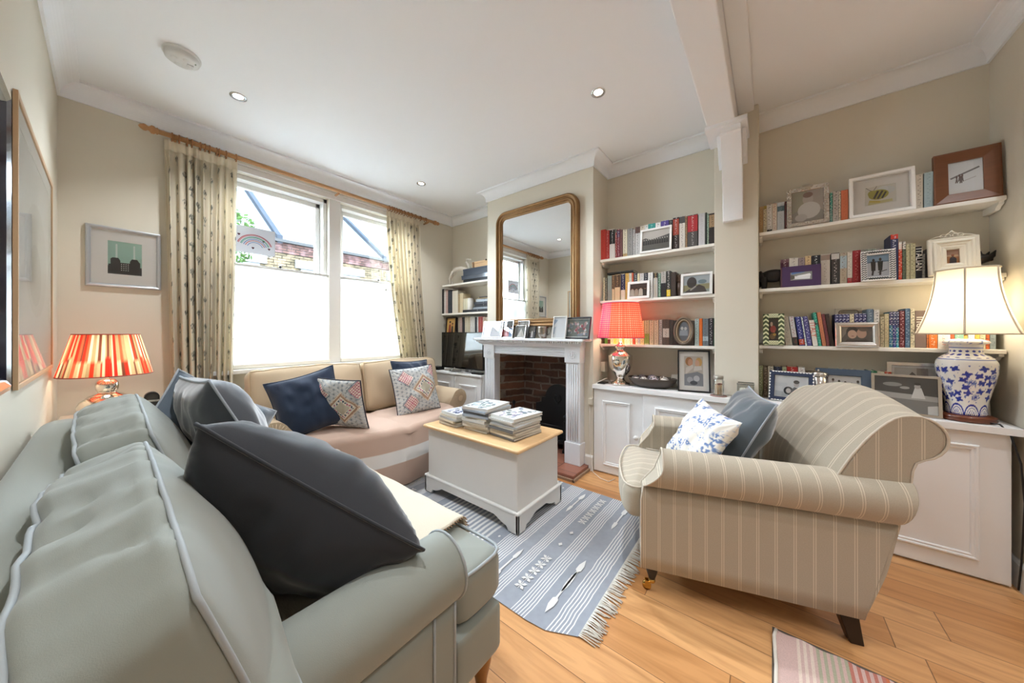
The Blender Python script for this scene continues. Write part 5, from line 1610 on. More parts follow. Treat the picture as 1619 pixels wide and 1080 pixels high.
shelf_books([
 (112, 131, 235, 'thin cream', 'd8cca8', {}), (133, 163, 240, 'black-flecked', '57544a', {'ink': 'c8c0a0'}), (168, 220, 210, 'grey-green', '8f9a92', {'ink': '7f8a82'}), (222, 256, 205, 'narrow brown-and-cream', 'd8c39c', {'band': ('5b4130', .45, .98), 'ink': 'c8a878'}),
 (259, 326, 195, 'wide brown-and-cream', 'd9c69e', {'band': ('4f3d2e', .5, .98), 'ink': 'd8b888'}), (336, 392, 185, 'navy-and-ivory', 'e0d8c0', {'band': ('27294a', .38, .98), 'ink': 'f0ecdc'}), (396, 438, 178, 'mustard', 'c9a050', {'ink': '7a5a20'}),
 (441, 474, 175, 'pale teal-based', 'd0d0c0', {}), (476, 498, 172, 'thin orange', 'c85a34', {}), (501, 545, 178, 'black-and-white capped', '2a2a30', {'ink': 'e8e4dc'}), (547, 578, 182, 'ivory-and-gold', 'd8ceb0', {'ink': 'a88838'}), (580, 630, 178, 'portrait-spined white', 'c8c4be', {'ink': '5a544e'}),
 (633, 680, 175, 'dark navy', '20222e', {'ink': 'd0ccc4'}), (684, 746, 170, 'bright white', 'dad7d2', {'ink': '55504c'}), (752, 808, 175, 'grey black-topped', 'b7b3ae', {'band': ('2b2320', .8, 1), 'ink': 'd8b870'}), (814, 846, 178, 'thin green-marbled', '62806a', {'ink': 'e4e4dc'}),
 (850, 915, 158, 'grey-over-black', 'a9a59d', {'band': ('1e1d20', 0, .55), 'ink': '3b3936'}), (921, 972, 150, 'black, white and yellow', '2b2a28', {'band': ('d8b92a', .03, .28), 'ink': 'e8e4dc'}), (976, 1040, 165, 'broad dark brown', '3a302a', {'ink': '54463c'}),
], 8.095, 940, 410, X, MZ[1], 'the centre middle-alcove shelf', 'books on the centre middle-alcove shelf')
shelf_books([
 (130, 165, 225, 'leaf-green', '5f9a3a', {}), (167, 203, 235, 'maroon-and-cream', 'd8c89a', {'band': ('5a2a22', 0, .2)}), (206, 240, 225, 'black-arched cream', 'e0d0a0', {'ink': '2a1a1a'}), (242, 276, 230, 'lemon', 'e2c95a', {}), (278, 312, 235, 'black-and-lemon', 'dcc880', {'ink': '1f1f1f'}),
 (314, 350, 228, 'warm white', 'ead9b8', {}), (353, 380, 232, 'amber', 'd8a84a', {}), (382, 412, 226, 'black-squared cream', 'e4d0a4', {'ink': '1f1f1f'}), (415, 454, 232, 'maroon-flashed cream', 'e6d3a8', {'ink': '7a2430'}), (458, 487, 228, 'narrow ivory', 'efe0bc', {}),
 (490, 520, 222, 'tomato-red', 'cf5534', {}), (523, 549, 230, 'slim ivory', 'efe2c0', {}), (552, 582, 226, 'blue-striped white', 'c9ccc8', {'ink': '4a6a9a'}), (585, 632, 220, 'pale yellow', 'e0d49a', {}),
 (637, 698, 215, 'moss-and-cream', 'b9b184', {'band': ('8c9a48', .05, .45), 'ink': '6d4a3a'}), (703, 758, 218, 'cream flowered', 'cdb491', {'ink': '5a3a34'}), (762, 818, 214, 'cream plum-lettered', 'cfb393', {'ink': '6a3a4c'}), (822, 868, 208, 'mauve-grey', '9c8c84', {'ink': 'e0d8d0'}),
 (872, 955, 205, 'sepia photographic', '5c4a40', {'band': ('c8bcb0', .3, .65), 'ink': '2a201a'}), (958, 1003, 212, 'charcoal-brown', '443a34', {}), (1006, 1100, 215, 'deep umber', '3a322c', {}), (1110, 1270, 220, 'drab olive', '5a5048', {}), (1282, 1336, 195, 'pale teal', 'a9b8b4', {'ink': '5a4a44'}),
 (1339, 1380, 192, 'vivid orange', 'd56a24', {'ink': 'c05a1a'}), (1384, 1456, 194, 'slate', '6c7278', {'band': ('a8b4ba', .18, .35), 'ink': '3f454a'}), (1460, 1520, 188, 'black white-lettered', '242226', {'ink': 'd8d0d4'}), (1523, 1545, 188, 'dark green end', '2f5a44', {}),
], 8.095, 940, 480, X, MZ[2], 'the lower middle-alcove shelf', 'books on the lower middle-alcove shelf')
shelf_books([
 (80, 128, 440, 'tan', 'b39468', {'ink': '8a6a44'}), (131, 170, 430, 'ochre-topped cream', 'cfc3a4', {'band': ('b39a3c', .88, 1)}), (174, 235, 412, 'white black-lettered', 'd8d3cc', {'ink': '222222', 'band': ('222222', 0, .09)}), (239, 297, 402, 'cream russet-lettered', 'd5c7b4', {'ink': '9a3a28'}),
 (300, 385, 385, 'grey photographic', 'b5b6b4', {'band': ('4f6468', .68, .86), 'ink': '9a9c9c'}), (388, 416, 375, 'slim maroon', '5a2a24', {}), (420, 560, 300, 'mid grey', '8a8278', {'h': 0.2}), (565, 750, 300, 'nut brown', '6a5a48', {'h': 0.2}), (755, 935, 300, 'ivory backed', 'c8c0b0', {'h': 0.2}), (942, 975, 265, 'turquoise-topped', '6a9a92', {'band': ('3f9a8a', .42, 1), 'ink': 'd8e4e0'}),
 (978, 1046, 250, 'black-lettered white', 'c5beb6', {'band': ('bdb4ac', .3, .98), 'ink': '1d1d1d'}), (1050, 1075, 248, 'narrow cream', 'd2c3ae', {}), (1078, 1166, 235, 'coral orange', 'c96f4a', {'ink': 'b85f3c'}),
], 7.71, 1190, 270, X, RZ[0], 'the top right-alcove shelf', 'books on the top right-alcove shelf')
shelf_books([
 (988, 1030, 280, 'cream letter-spined', 'c9c0b0', {'after': 'bee picture', 'ink': '8a8074'}), (1036, 1093, 266, 'powder blue', '9fb3b8', {'ink': '7f9398'}),
], 3.688, 1180, 200, X, RZ[0], 'the top right-alcove shelf', 'books on the top right-alcove shelf')
shelf_books([
 (340, 442, 310, 'maroon patterned', '6d4a50', {'band': ('4a1f30', .7, .88), 'ink': 'c8b8b0'}), (445, 555, 290, 'ivory script-titled', 'cdc6ba', {'ink': '7a746c'}), (558, 636, 290, 'dull mauve', '8f7f80', {}), (639, 713, 268, 'peach-tan', 'cdae82', {'ink': '5a4030'}),
 (718, 824, 262, 'black white-figured', '1e2228', {'ink': 'e4e4e0'}), (828, 944, 245, 'cream with round portrait', 'bdb4a8', {'band': ('8f7c70', .8, .97), 'ink': '8a8278'}), (956, 1060, 232, 'black column-titled', '35302e', {'band': ('b8b4ae', .8, .98), 'ink': 'c8c0b8'}), (1064, 1149, 230, 'sandy seaside', 'a99a84', {'band': ('9fb0b6', .5, .9), 'ink': '7a5c44'}),
 (1153, 1215, 215, 'cream red-footed', 'c9bfb0', {'band': ('9a2826', 0, .17), 'ink': '9a928a'}), (1219, 1316, 200, 'crimson', '8f1f24', {'ink': 'c87a74'}), (1320, 1400, 190, 'grey figured', '7f8078', {'ink': '2c2c2c'}), (1403, 1500, 185, 'grey-green figured', '80887c', {'ink': '242424'}), (1503, 1600, 175, 'grey red-tipped', '86847c', {'ink': '8a2c20'}),
], 7.71, 1190, 370, X, RZ[1], 'the second right-alcove shelf', 'books on the second right-alcove shelf')
shelf_books([
 (205, 296, 210, 'navy red-capped', '2b3357', {'after': 'grey red-tipped', 'band': ('c8402c', .9, 1), 'ink': 'd8dce8', 'h': 0.262}), (299, 341, 240, 'scarlet white-capped', 'cc4228', {'band': ('e0dcd0', .8, 1), 'ink': 'e8c0b0'}), (345, 384, 233, 'green white-capped', '62715c', {'band': ('e2ddd2', .8, 1)}), (387, 431, 265, 'sallow cream', 'bdb690', {'ink': '8a8260'}),
 (436, 497, 255, 'olive-cream', 'b9b28e', {'ink': '7a7450'}), (500, 570, 295, 'black large-lettered', '1b1a22', {'word': 'ITALIAN', 'wsize': 0.034, 'wz': 0.60}), (575, 609, 380, 'short grey', '9a9894', {'ink': '4a4a4c'}), (612, 652, 385, 'short black', '242022', {}), (655, 760, 300, 'dark walnut-coloured', '3b3734', {}), (765, 950, 300, 'wide beige', '9a8c78', {})
], 7.36, 1380, 350, X, RZ[1], 'the second right-alcove shelf', 'books on the second right-alcove shelf')
LN = 7.0
shelf_books([
 (402, 488, 222, 'leaning cream', 'b8b0a0', {'lean': LN, 'ink': '8f877a'}), (496, 556, 215, 'leaning silver-and-black', 'c3c2c0', {'lean': LN, 'band': ('33342f', 0, .28), 'ink': '9a4038'}), (571, 640, 222, 'leaning royal-blue', '2c3377', {'lean': LN, 'band': ('b54a2c', .03, .22), 'ink': 'd8dcf0'}),
 (645, 665, 222, 'thin leaning white', 'cdd4d6', {'lean': LN}), (668, 727, 215, 'leaning violet-blue', '4a4780', {'lean': LN, 'ink': 'd8d8ec'}), (735, 799, 262, 'white red-lettered', 'd9d5cb', {'lean': LN, 'word': 'ITALY', 'wcol': 'c8584a', 'wsize': 0.036, 'wz': 0.62}), (802, 842, 168, 'leaning emerald', '1f8a72', {'lean': LN, 'band': ('163c38', .62, .70), 'ink': '8ad0c0'}),
 (850, 899, 165, 'leaning salmon', 'c07a58', {'lean': LN, 'ink': 'a86444'}), (903, 944, 185, 'leaning burgundy', '743a3c', {'lean': LN, 'ink': '5a2a2c'}), (948, 998, 185, 'leaning dark brown', '3c2a22', {'lean': LN}),
], 7.71, 1190, 470, X, RZ[2], 'the third right-alcove shelf', 'books on the third right-alcove shelf')
nv = [(1002+i*45, 1002+i*45+43, 204, s+' navy guide', '2a2a5c', {'ink': 'dcdcec', 'h': 0.197, **({'after': 'leaning dark brown'} if i == 0 else {})}) for i, s in enumerate(('first', 'second', 'third', 'fourth'))]
shelf_books(nv+[(1183, 1236, 205, 'cream-labelled brown', '8a7c6c', {'band': ('d8cfae', .6, 1), 'ink': '5a4a3a'})]+[(1240+i*50, 1288+i*50, 200, s+' navy guide', '2a2a5c', {'ink': 'dcdcec'}) for i, s in enumerate(('fifth', 'sixth', 'seventh'))]
 + [(1393, 1472, 145, 'blue cloudy', '5c6f80', {'ink': 'a8b8c4'}), (1478, 1546, 155, 'white black-squared', 'cfcbc4', {'ink': '3a3432'})], 7.71, 1190, 470, X, RZ[2], 'the third right-alcove shelf', 'books on the third right-alcove shelf')
shelf_books([
 (272, 312, 265, 'beige folded', 'bdb393', {'after': 'white black-squared'}), (315, 360, 235, 'sandy cream', 'c3b894', {'ink': '9a9070'}), (363, 399, 215, 'navy-over-teal', '2a6c84', {'band': ('2c2a5c', .62, 1), 'ink': 'dce0e8'}), (401, 432, 213, 'navy-over-blue', '2c3a80', {'band': ('2b2a58', .62, 1), 'ink': 'dce0e8'}),
 (434, 462, 212, 'navy-over-aqua', '2a7f90', {'band': ('2b2a58', .55, 1), 'ink': 'dce0e8'}), (467, 522, 205, 'deep maroon', '5f2028', {'ink': 'd8b8b8'}), (525, 575, 180, 'broad slate-blue', '43607c', {'ink': '9ab0c4'}), (579, 625, 185, 'stone cream', 'cdc5aa', {}), (628, 742, 203, 'taupe guide', '7d6a62', {'word': 'India', 'wsize': 0.05, 'wz': 0.62}),
 (745, 765, 230, 'thin cinnamon', 'b86a3c', {}), (768, 856, 215, 'bright orange', 'd8722c', {'ink': 'f0e0c8'}), (860, 988, 220, 'white salmon-lettered', 'e0dad0', {'ink': 'd8684a'}), (991, 1030, 210, 'red-orange', 'cf5a30', {}), (1034, 1125, 225, 'sea-green', '7fa894', {'ink': 'e8ece4'}), (1130, 1168, 220, 'putty', 'c8c0a8', {}), (1172, 1238, 222, 'pearl white', 'e2ddd0', {'ink': 'b8a050'}),
 (1241, 1290, 218, 'golden yellow', 'd8b050', {'ink': '8a6a20'}), (1293, 1350, 226, 'pale buff', 'd8caa4', {}), (1353, 1390, 215, 'burnt orange', 'c8602c', {}), (1394, 1456, 220, 'grey-blue end', '8a9698', {'ink': '5a666a'}),
], 6.476, 1350, 460, X, RZ[2], 'the third right-alcove shelf', 'books on the third right-alcove shelf')
shelf_books([
 (50, 86, 98, 'green-and-cream checked', '8a8c62', {'ink': 'dcd6bc'}), (89, 123, 105, 'brown checked', '6a5540', {'ink': 'c8b898'}), (126, 172, 103, 'soft cream', 'd0c6b2', {}), (176, 240, 105, 'navy', '262a3c', {'ink': '8a90a8'}), (244, 280, 108, 'green-flecked', 'b0b290', {'ink': '5a6a44'}), (283, 373, 106, 'poppy red', 'a82822', {'ink': 'e8d0c0'}), (376, 432, 110, 'dove white', 'd8cfc4', {'ink': '7a3a34'}),
 (435, 530, 135, 'umber', '5a4a3c', {}), (533, 640, 135, 'khaki', '8a8068', {}), (645, 722, 125, 'misty blue', 'a9b4b0', {'ink': 'd8dcd8'}), (725, 771, 128, 'white black-capped', 'd0ccc4', {'ink': '2a2a2a'}), (774, 815, 130, 'biscuit', 'cbbba0', {}), (818, 860, 132, 'eggshell', 'd3cab8', {}), (864, 961, 138, 'blackish navy', '1f1a28', {'ink': 'b08a80'}),
 (965, 1028, 140, 'bottle green', '2d6a48', {'ink': 'b8c8b8'}), (1031, 1088, 145, 'vanilla', 'd2c8ae', {'ink': 'a89a74'}), (1091, 1146, 148, 'rust-red', 'b54428', {'ink': 'e8d8c8'}), (1148, 1165, 150, 'thin ecru', 'd0c4ac', {}),
], 5.223, 1190, 560, 2.83, 0.7545, 'the right-alcove cupboard top', 'books behind the frames on the right-alcove cupboard')
XLv = 2.765
shelf_books([
 (75, 99, 475, 'thin black', '1d1d1f', {}), (101, 123, 477, 'slender white', 'd6d2cc', {}), (125, 151, 480, 'shell pink', 'c3a59c', {}), (153, 205, 490, 'black-and-blue', '30363f', {'ink': '6f8296'}), (208, 282, 495, 'broad ivory', 'd5cfc0', {'ink': 'c3bca8'}), (285, 306, 540, 'fawn', 'b39c78', {}), (309, 349, 530, 'parchment', 'cdbf9f', {'ink': 'a8966c'}), (352, 411, 600, 'squat cream', 'd0cab0', {'ink': '8aa09a'}),
], 8.31, 690, 400, XLv, LZ[1], 'the centre TV-alcove shelf', 'books on the centre television-alcove shelf')
shelf_books([
 (258, 281, 845, 'slim black', '1f1a1a', {'after': 'icon'}), (284, 306, 848, 'brown-and-white', 'b3a690', {'ink': '4a3020'}), (308, 336, 850, 'pale rose', 'c2a8a0', {}), (340, 371, 845, 'wide black', '242225', {}), (374, 413, 838, 'fluted cream', 'cfc4aa', {}), (416, 441, 836, 'light beige', 'c6b79a', {}), (444, 471, 838, 'clean white', 'dbd7d0', {}), (474, 502, 838, 'matt white', 'd0cbc4', {}), (505, 531, 842, 'jet black', '1f1f22', {}), (534, 549, 838, 'thin white', 'd8d4cc', {}),
 (551, 606, 836, 'brick red', 'a23c30', {'ink': 'd8a090'}), (609, 640, 840, 'red-and-cream', 'd0b8a4', {'ink': 'a83a30'}), (643, 684, 845, 'beige end', 'c9b8a0', {}), (688, 730, 845, 'last cream', 'cdc2ac', {}), (733, 780, 845, 'last brown', '8a7a64', {}),
], 8.31, 690, 400, XLv, LZ[2], 'the lower TV-alcove shelf', 'books on the lower television-alcove shelf')
# books lying flat
def flatbook(y0, y1, z, h, col, lab, x=2.745, depth=0.16, grp='books lying in stacks', edge='b'):
    t = thing('book', lab, 'book', (x, (y0+y1)/2, z), group=grp)
    w = abs(y1-y0)
    MB().box(0, depth, -w/2, w/2, 0, 0.002).box(0, depth, -w/2, w/2, h-0.002, h).box(0, 0.002, -w/2, w/2, 0, h).build('cover', marks(col, 'd8d8d8' if int(col[:2], 16) < 120 else '3a3a3a'), t)
    MB().box(0.002, depth-0.004, -w/2+0.003, w/2-0.003, 0.002, h-0.002).build('pages', PAPER, t)
S, ox, oy = 8.31, 690, 400
z = LZ[1]+0.0005
for (u0, h, c, lab) in ((345, 0.032, '24262c', 'long black book at the bottom of the lying stack, TV-alcove centre shelf'), (480, 0.026, '8f9aa4', 'silver-blue book lying second from bottom in the TV-alcove stack'), (500, 0.030, '20222a', 'black-and-white book lying third from bottom in the TV-alcove stack'), (495, 0.028, '3c4048', 'charcoal book lying in the middle of the TV-alcove stack'), (520, 0.034, 'a7b2bc', 'pale silver book lying above the charcoal one, TV-alcove stack'), (545, 0.012, 'b59c70', 'thin tan book lying second from top, TV-alcove stack'), (560, 0.014, '35322e', 'thin dark book on top of the TV-alcove stack')):
    a = yat(ox+u0/S, 2.745); flatbook(a, 2.46, z, h, c, lab); z += h+0.0004
flatbook(yat(940+160/8.095, 2.80), yat(940+497/8.095, 2.80), zat(940+330/8.095, 410+188/8.095, 2.8)+0.006, 0.016, '2c2c2a', 'dark book lying flat on top of the centre middle-alcove row', x=2.80, depth=0.12)

# storage boxes, animal sculpture, jug, icon in the television alcove
def boxthing(name, lab, cat, x0, x1, y0, y1, z0, z1, m, lid=None, bev=0.003, extra=None, grp=None):
    t = thing(name, lab, cat, ((x0+x1)/2, (y0+y1)/2, z0), group=grp)
    wpart(t, 'box_body', MB().box(x0, x1, y0, y1, z0, z1), m, bev=bev)
    if lid: wpart(t, 'lid', MB().box(x0-0.003, x1+0.003, y0-0.003, y1+0.003, z1-lid, z1+0.002), m, bev=bev)
    if extra: extra(t)
    return t
BX = mat('box_black', '24272e', 0.4); BXS = mat('box_sheen', '4c5664', 0.15, coat=0.5)
z = LZ[0]+0.0005
ya = yat(690+355/S, 2.75)
boxthing('storage_box', 'flat dark box at the bottom of the pile on the upper TV-alcove shelf', 'box', 2.745, 2.90, 2.46, ya, z, z+0.034, BX)
boxthing('storage_box', 'glossy black presentation box in the middle of the shelf pile', 'box', 2.735, 2.90, 2.46, yat(690+330/S, 2.735), z+0.035, z+0.085, BXS, 0.012)
boxthing('storage_box', 'dark blue-grey box near the top of the shelf pile', 'box', 2.745, 2.90, 2.455, ya, z+0.088, z+0.165, mat('box_blue', '3c4552', 0.5), 0.02)
def clasp(t):
    y = yat(690+487/S, 2.75)
    wpart(t, 'leather_strap', MB().box(2.746, 2.752, y-0.012, y+0.012, z+0.168, z+0.235), mat('strap', '7a5a3c', 0.6))
    wpart(t, 'catch', MB().sphere((2.748, yat(690+655/S, 2.75), z+0.235), 0.01, 10), BLACKM)
boxthing('wooden_box', 'small pale wooden box with a strap on top of the shelf pile', 'box', 2.752, 2.88, 2.46, yat(690+470/S, 2.752), z+0.167, z+0.235, mat('pale_wood', 'c9a57c', 0.5, var=0.15), 0.022, extra=clasp)
def greyhound():
    t = thing('animal_sculpture', 'white arched-back dog sculpture beside the black boxes on the upper shelf', 'sculpture', (2.83, 3.12, LZ[0]))
    m = MB(); W_ = mat('white_plaster', 'd9d2c6', 0.6)
    def Y(u): return yat(690+u/S, 2.83)
    def Z(v, u=250): return zat(690+u/S, 400+v/S, 2.83)
    body = [(225, 290), (235, 240), (270, 215), (320, 205), (370, 215), (420, 240), (445, 250)]
    m.tube([(2.83, Y(u), Z(v, u)) for u, v in body], 0.03, 10, rads=[.014, .026, .03, .028, .026, .03, .02])
    for dx in (-0.02, 0.02):
        m.tube([(2.83+dx, Y(235), Z(245)), (2.83+dx, Y(205), Z(300)), (2.83+dx, Y(185), Z(330)), (2.83+dx, Y(195), Z(385)), (2.83+dx, Y(180), LZ[0]+0.006)], 0.01, 8, rads=[.022, .016, .010, .008, .008])
        m.tube([(2.83+dx, Y(430), Z(250)), (2.83+dx, Y(440), Z(320)), (2.83+dx, Y(440), LZ[0]+0.006)], 0.01, 8, rads=[.02, .011, .008])
    m.tube([(2.83, Y(440), Z(240)), (2.83, Y(390), Z(150)), (2.83, Y(400), Z(115)), (2.83, Y(450), Z(125))], 0.015, 8, rads=[.024, .014, .016, .008])
    m.tube([(2.83, Y(222), Z(280)), (2.83, Y(200), Z(340)), (2.85, Y(175), Z(380))], 0.005, 6)
    wpart(t, 'figure', m, W_)
    wpart(t, 'base', MB().box(2.79, 2.87, Y(455), Y(150), LZ[0]+0.0005, LZ[0]+0.008), W_, bev=0.003)
greyhound()
t = thing('ceramic_jug', 'plain white ceramic pot between cream books and the lying stack', 'pot', (2.80, yat(690+450/S, 2.80), LZ[1]+0.0005))
MB().lathe([(0.001, 0), (0.038, 0), (0.04, 0.02), (0.04, 0.15), (0.036, 0.165), (0.04, 0.175), (0.035, 0.175), (0.033, 0.165), (0.036, 0.15), (0.036, 0.01), (0.001, 0.008)], 28).build('pot_body', mat('white_glaze', 'dcdad4', 0.3), t)

# television
def tv():
    y0, y1, z0, z1 = 2.478, 3.19, 0.77, 1.205
    t = thing('television', 'black flat-screen television in the alcove left of the fireplace', 'television', (2.60, (y0+y1)/2, 0.7325))
    wpart(t, 'bezel', MB().box(2.60, 2.626, y0, y1, z0, z1).box(2.626, 2.66, y0+0.12, y1-0.12, z0+0.05, z1-0.12), mat('tv_plastic', '101113', 0.25), bev=0.003)
    wpart(t, 'screen', MB().box(2.598, 2.601, y0+0.010, y1-0.010, z0+0.022, z1-0.010), mat('tv_screen', '0b0c0e', 0.04, spec=0.9, coat=1.0))
    S_ = mat('tv_stand', 'b5b5b5', 0.25, 0.9)
    wpart(t, 'stand_foot', MB().tube([(2.54, 2.62, 0.742), (2.54, 2.98, 0.742), (2.61, 2.94, 0.785), (2.61, 2.66, 0.785)], 0.006, 8, closed=True), S_)
    wpart(t, 'stand_neck', MB().box(2.60, 2.65, 2.76, 2.84, 0.7335, 0.80), S_)
    t2 = thing('set_top_box', 'small black box at the left of the television', 'media box', (2.60, 3.27, 0.7325))
    wpart(t2, 'case', MB().box(2.56, 2.66, 3.21, 3.34, 0.7325, 0.775), mat('tv_plastic', ''), bev=0.004)
    t3 = thing('media_player', 'flat black media box on the cupboard in front of the television stand', 'media box', (2.60, 2.53, 0.7325))
    wpart(t3, 'case', MB().box(2.552, 2.595, 2.46, 2.62, 0.7325, 0.757), mat('tv_plastic', ''), bev=0.004)
tv()
# ---------------------------------------------------------------- framed pictures
def art_mesh(parent, w, h, z0, y, bg, shapes, name='photo'):
    """flat printed picture: bg hex, shapes [(hex, 'e', cx, cy, rx, ry) | (hex, 'p', [(x,y)...]) | (hex,'l',[(x,y)..],width)] in 0..1 units"""
    cols = [bg]; m = MB()
    m.add([(-w/2, y, z0), (w/2, y, z0), (w/2, y, z0+h), (-w/2, y, z0+h)], [(0, 1, 2, 3)])
    for k, s in enumerate(shapes):
        if s[0] not in cols: cols.append(s[0])
        m.cur = cols.index(s[0]); yy = y-0.00006*(k+1)
        T = lambda a, b: (-w/2+w*min(1, max(0, a)), yy, z0+h*min(1, max(0, b)))
        if s[1] == 'e':
            n = 16; m.add([T(s[2]+s[4]*math.cos(2*PI*i/n), s[3]+s[5]*math.sin(2*PI*i/n)) for i in range(n)], [tuple(range(n))])
        elif s[1] == 'p':
            m.add([T(a, b) for a, b in s[2]], [tuple(range(len(s[2])))])
        elif s[1] == 'l':
            P = s[2]; wd = s[3]
            for (a, b), (c, d) in zip(P[:-1], P[1:]):
                L = math.hypot((c-a)*w, (d-b)*h) or 1; nx, ny = -(d-b)*h/L*wd/w, (c-a)*w/L*wd/h
                m.add([T(a+nx, b+ny), T(a-nx, b-ny), T(c-nx, d-ny), T(c+nx, d+ny)], [(0, 1, 2, 3)])
    return m.build(name, [flat(c, 0.5) for c in cols], parent)
PROF = {
 'flat': lambda b, d: [(0, 0), (0, d), (b*.12, d*1.02), (b*.9, d*1.0), (b, d*.7), (b, 0)],
 'round': lambda b, d: [(0, 0), (0, d*.6), (b*.15, d*.9), (b*.4, d), (b*.7, d*.85), (b*.9, d*.6), (b, d*.5), (b, 0)],
 'deep': lambda b, d: [(0, 0), (0, d), (b*.8, d), (b, d*.9), (b, 0)],
 'step': lambda b, d: [(0, 0), (0, d*.6), (b*.08, d*.75), (b*.2, d*.7), (b*.28, d*.95), (b*.4, d), (b*.48, d*.8), (b*.62, d*.75), (b*.7, d*.6), (b*.8, d*.65), (b, d*.45), (b, 0)],
 'cham': lambda b, d: [(0, 0), (0, d), (b*.1, d*1.05), (b, d*.45), (b, 0)],
}
def picture(lab, loc, w, h, b, fm, shapes, bg='dddddd', mount=0.0, mcol='f2f0ec', rz=-PI/2, lean=10, prof='flat', d=0.015, name='photo_frame', cat='photo frame', group=None, glass=True, strut=True, extra=None, mat2=None):
    lean = R(lean)
    t = thing(name, lab, cat, loc, rz=rz, rx=-lean, group=group)
    m = MB().rect_sweep(w, h, PROF[prof](b, d)); m.sm = [False]*len(m.f)
    fo = m.build('frame', fm, t)
    iw, ih = w-2*b, h-2*b
    MB().box(-w/2+b*.3, w/2-b*.3, -0.002, -0.0005, b*.3, h-b*.3).build('backboard', mat('backboard', '5a4a3a', 0.8), t)
    if mount:
        m = MB().rect_sweep(iw+0.004, ih+0.004, [(0, 0), (0, .0015), (mount, .0015), (mount+0.0015, 0)], (0, b-0.002), -0.003)
        m.build('mount', flat(mcol, 0.8), t)
    aw, ah = iw-2*mount+0.002, ih-2*mount+0.002
    art_mesh(t, aw, ah, b+mount-0.001, -0.0032, bg, shapes)
    if glass: MB().add([(-iw/2, -d*.42-0.002, b), (iw/2, -d*.42-0.002, b), (iw/2, -d*.42-0.002, b+ih), (-iw/2, -d*.42-0.002, b+ih)], [(0, 1, 2, 3)]).build('glazing', GLS, t)
    if strut and lean > 0.03:
        hh = h*0.62; back = 0.0
        x = 0.0; z = hh; L = hh
        ang = lean
        # prop behind the frame reaching the surface it stands on
        foot = Vector((0, 2*hh*math.sin(ang)*0.9, 0)); 
        MB().prism([(-0.02*1, 0)]*0 or [(0.0, hh), (0.004, hh), (0.012+hh*math.tan(2*ang)*0.55, 0.004+hh*0.06), (0.006+hh*math.tan(2*ang)*0.55, 0.004+hh*0.06)], 'x', -min(.02, w*.15), min(.02, w*.15)).build('easel_back', mat('easel_card', '2a2624', 0.8), t)
    if extra: extra(t, w, h)
    return t
def sframe(lab, u0, u1, vt, x, zs, b, fm, shapes, dz=0.0005, turn=0, **k):
    a, c = yat(u0, x), yat(u1, x); w = abs(a-c); h = zat((u0+u1)/2, vt, x)-zs
    ln = k.get('lean', 10)
    return picture(lab, (x, (a+c)/2, zs+dz), w/max(.5, math.cos(R(turn))), h/math.cos(R(ln)), b, fm, shapes, rz=-PI/2+R(turn), **k)
FW = mat('frame_white', 'ebe9e5', 0.5); FB = mat('frame_black', '17161a', 0.3); FS = mat('frame_silver', 'c9c6c2', 0.2, 1.0)
FNV = mat('frame_navy', '2a3550', 0.5); FBL = mat('frame_bluegrey', '3f4d5d', 0.7); FWD = mat('frame_walnut', '74482c', 0.4, var=0.2, vscale=10, aniso=(1, 1, 8))

def people(base, cols, n=5, y0=.05, top=.72, seed=1):
    q = random.Random(seed); out = []
    for i in range(n):
        x = (i+.5)/n; c = cols[i % len(cols)]; hgt = top*q.uniform(.85, 1.05)
        out.append((c, 'p', [(x-.5/n, y0), (x+.5/n, y0), (x+.42/n, hgt*.72), (x+.15/n, hgt*.82), (x-.15/n, hgt*.82), (x-.42/n, hgt*.72)]))
        out.append((base, 'e', x, hgt*.90, .20/n, .085)); out.append(('2c2624', 'e', x, hgt*.945, .21/n, .055))
    return out
# --- wall pictures
# generic industrial building print on the window wall
ind = [('a9cdc0', 'p', [(.0, .25), (1, .25), (1, 1), (0, 1)]), ('dfe9e4', 'p', [(.22, .35), (.28, .35), (.275, .92), (.225, .92)]), ('dfe9e4', 'p', [(.74, .35), (.80, .35), (.795, .92), (.745, .92)]),
       ('3a3c3e', 'p', [(.02, .04), (.02, .30), (.08, .30), (.08, .46), (.14, .50), (.30, .50), (.36, .42), (.36, .36), (.64, .36), (.64, .42), (.70, .50), (.86, .50), (.92, .42), (.95, .40), (.95, .04)])]
for i in range(4):
    for j in range(4): ind.append(('d8dcda', 'p', [(.38+.065*i, .12+.06*j), (.41+.065*i, .12+.06*j), (.41+.065*i, .145+.06*j), (.38+.065*i, .145+.06*j)]))
picture('silver-grey framed print of a dark industrial building between the corner and the left curtain', (0.075, YW-0.002, 1.500), 0.325, 0.395, 0.022, mat('frame_pewter', 'b9bbbf', 0.35, 0.6), ind, bg='4a4d4f', mount=0.068, rz=0, lean=0, name='wall_picture', cat='picture', d=0.022, strut=False, prof='round')
# tall pictures on the left wall (glass and frames seen edge-on)
picture('large faint picture with a thin wood frame on the left wall near the corner', (XL+0.002, 2.42, 1.015), 1.07, 0.965, 0.018, mat('frame_oak', 'c2a27e', 0.4), [('cfc9bc', 'e', .5, .5, .36, .3), ('c3bcae', 'e', .45, .42, .2, .16)], bg='d6d1c6', mount=0.07, mcol='e0dcd2', rz=PI/2, lean=0, name='wall_picture', cat='picture', d=0.010, strut=False, prof='deep')
picture('picture with a thick glossy dark frame at the left edge of the view', (XL+0.002, 1.20, 1.045), 0.66, 0.77, 0.05, mat('frame_ink', '1c1c2b', 0.12, coat=1.0), [('8a8a90', 'e', .5, .5, .3, .3)], bg='c8c4bc', mount=0.06, rz=PI/2, lean=0, name='wall_picture', cat='picture', d=0.036, strut=False, prof='round')

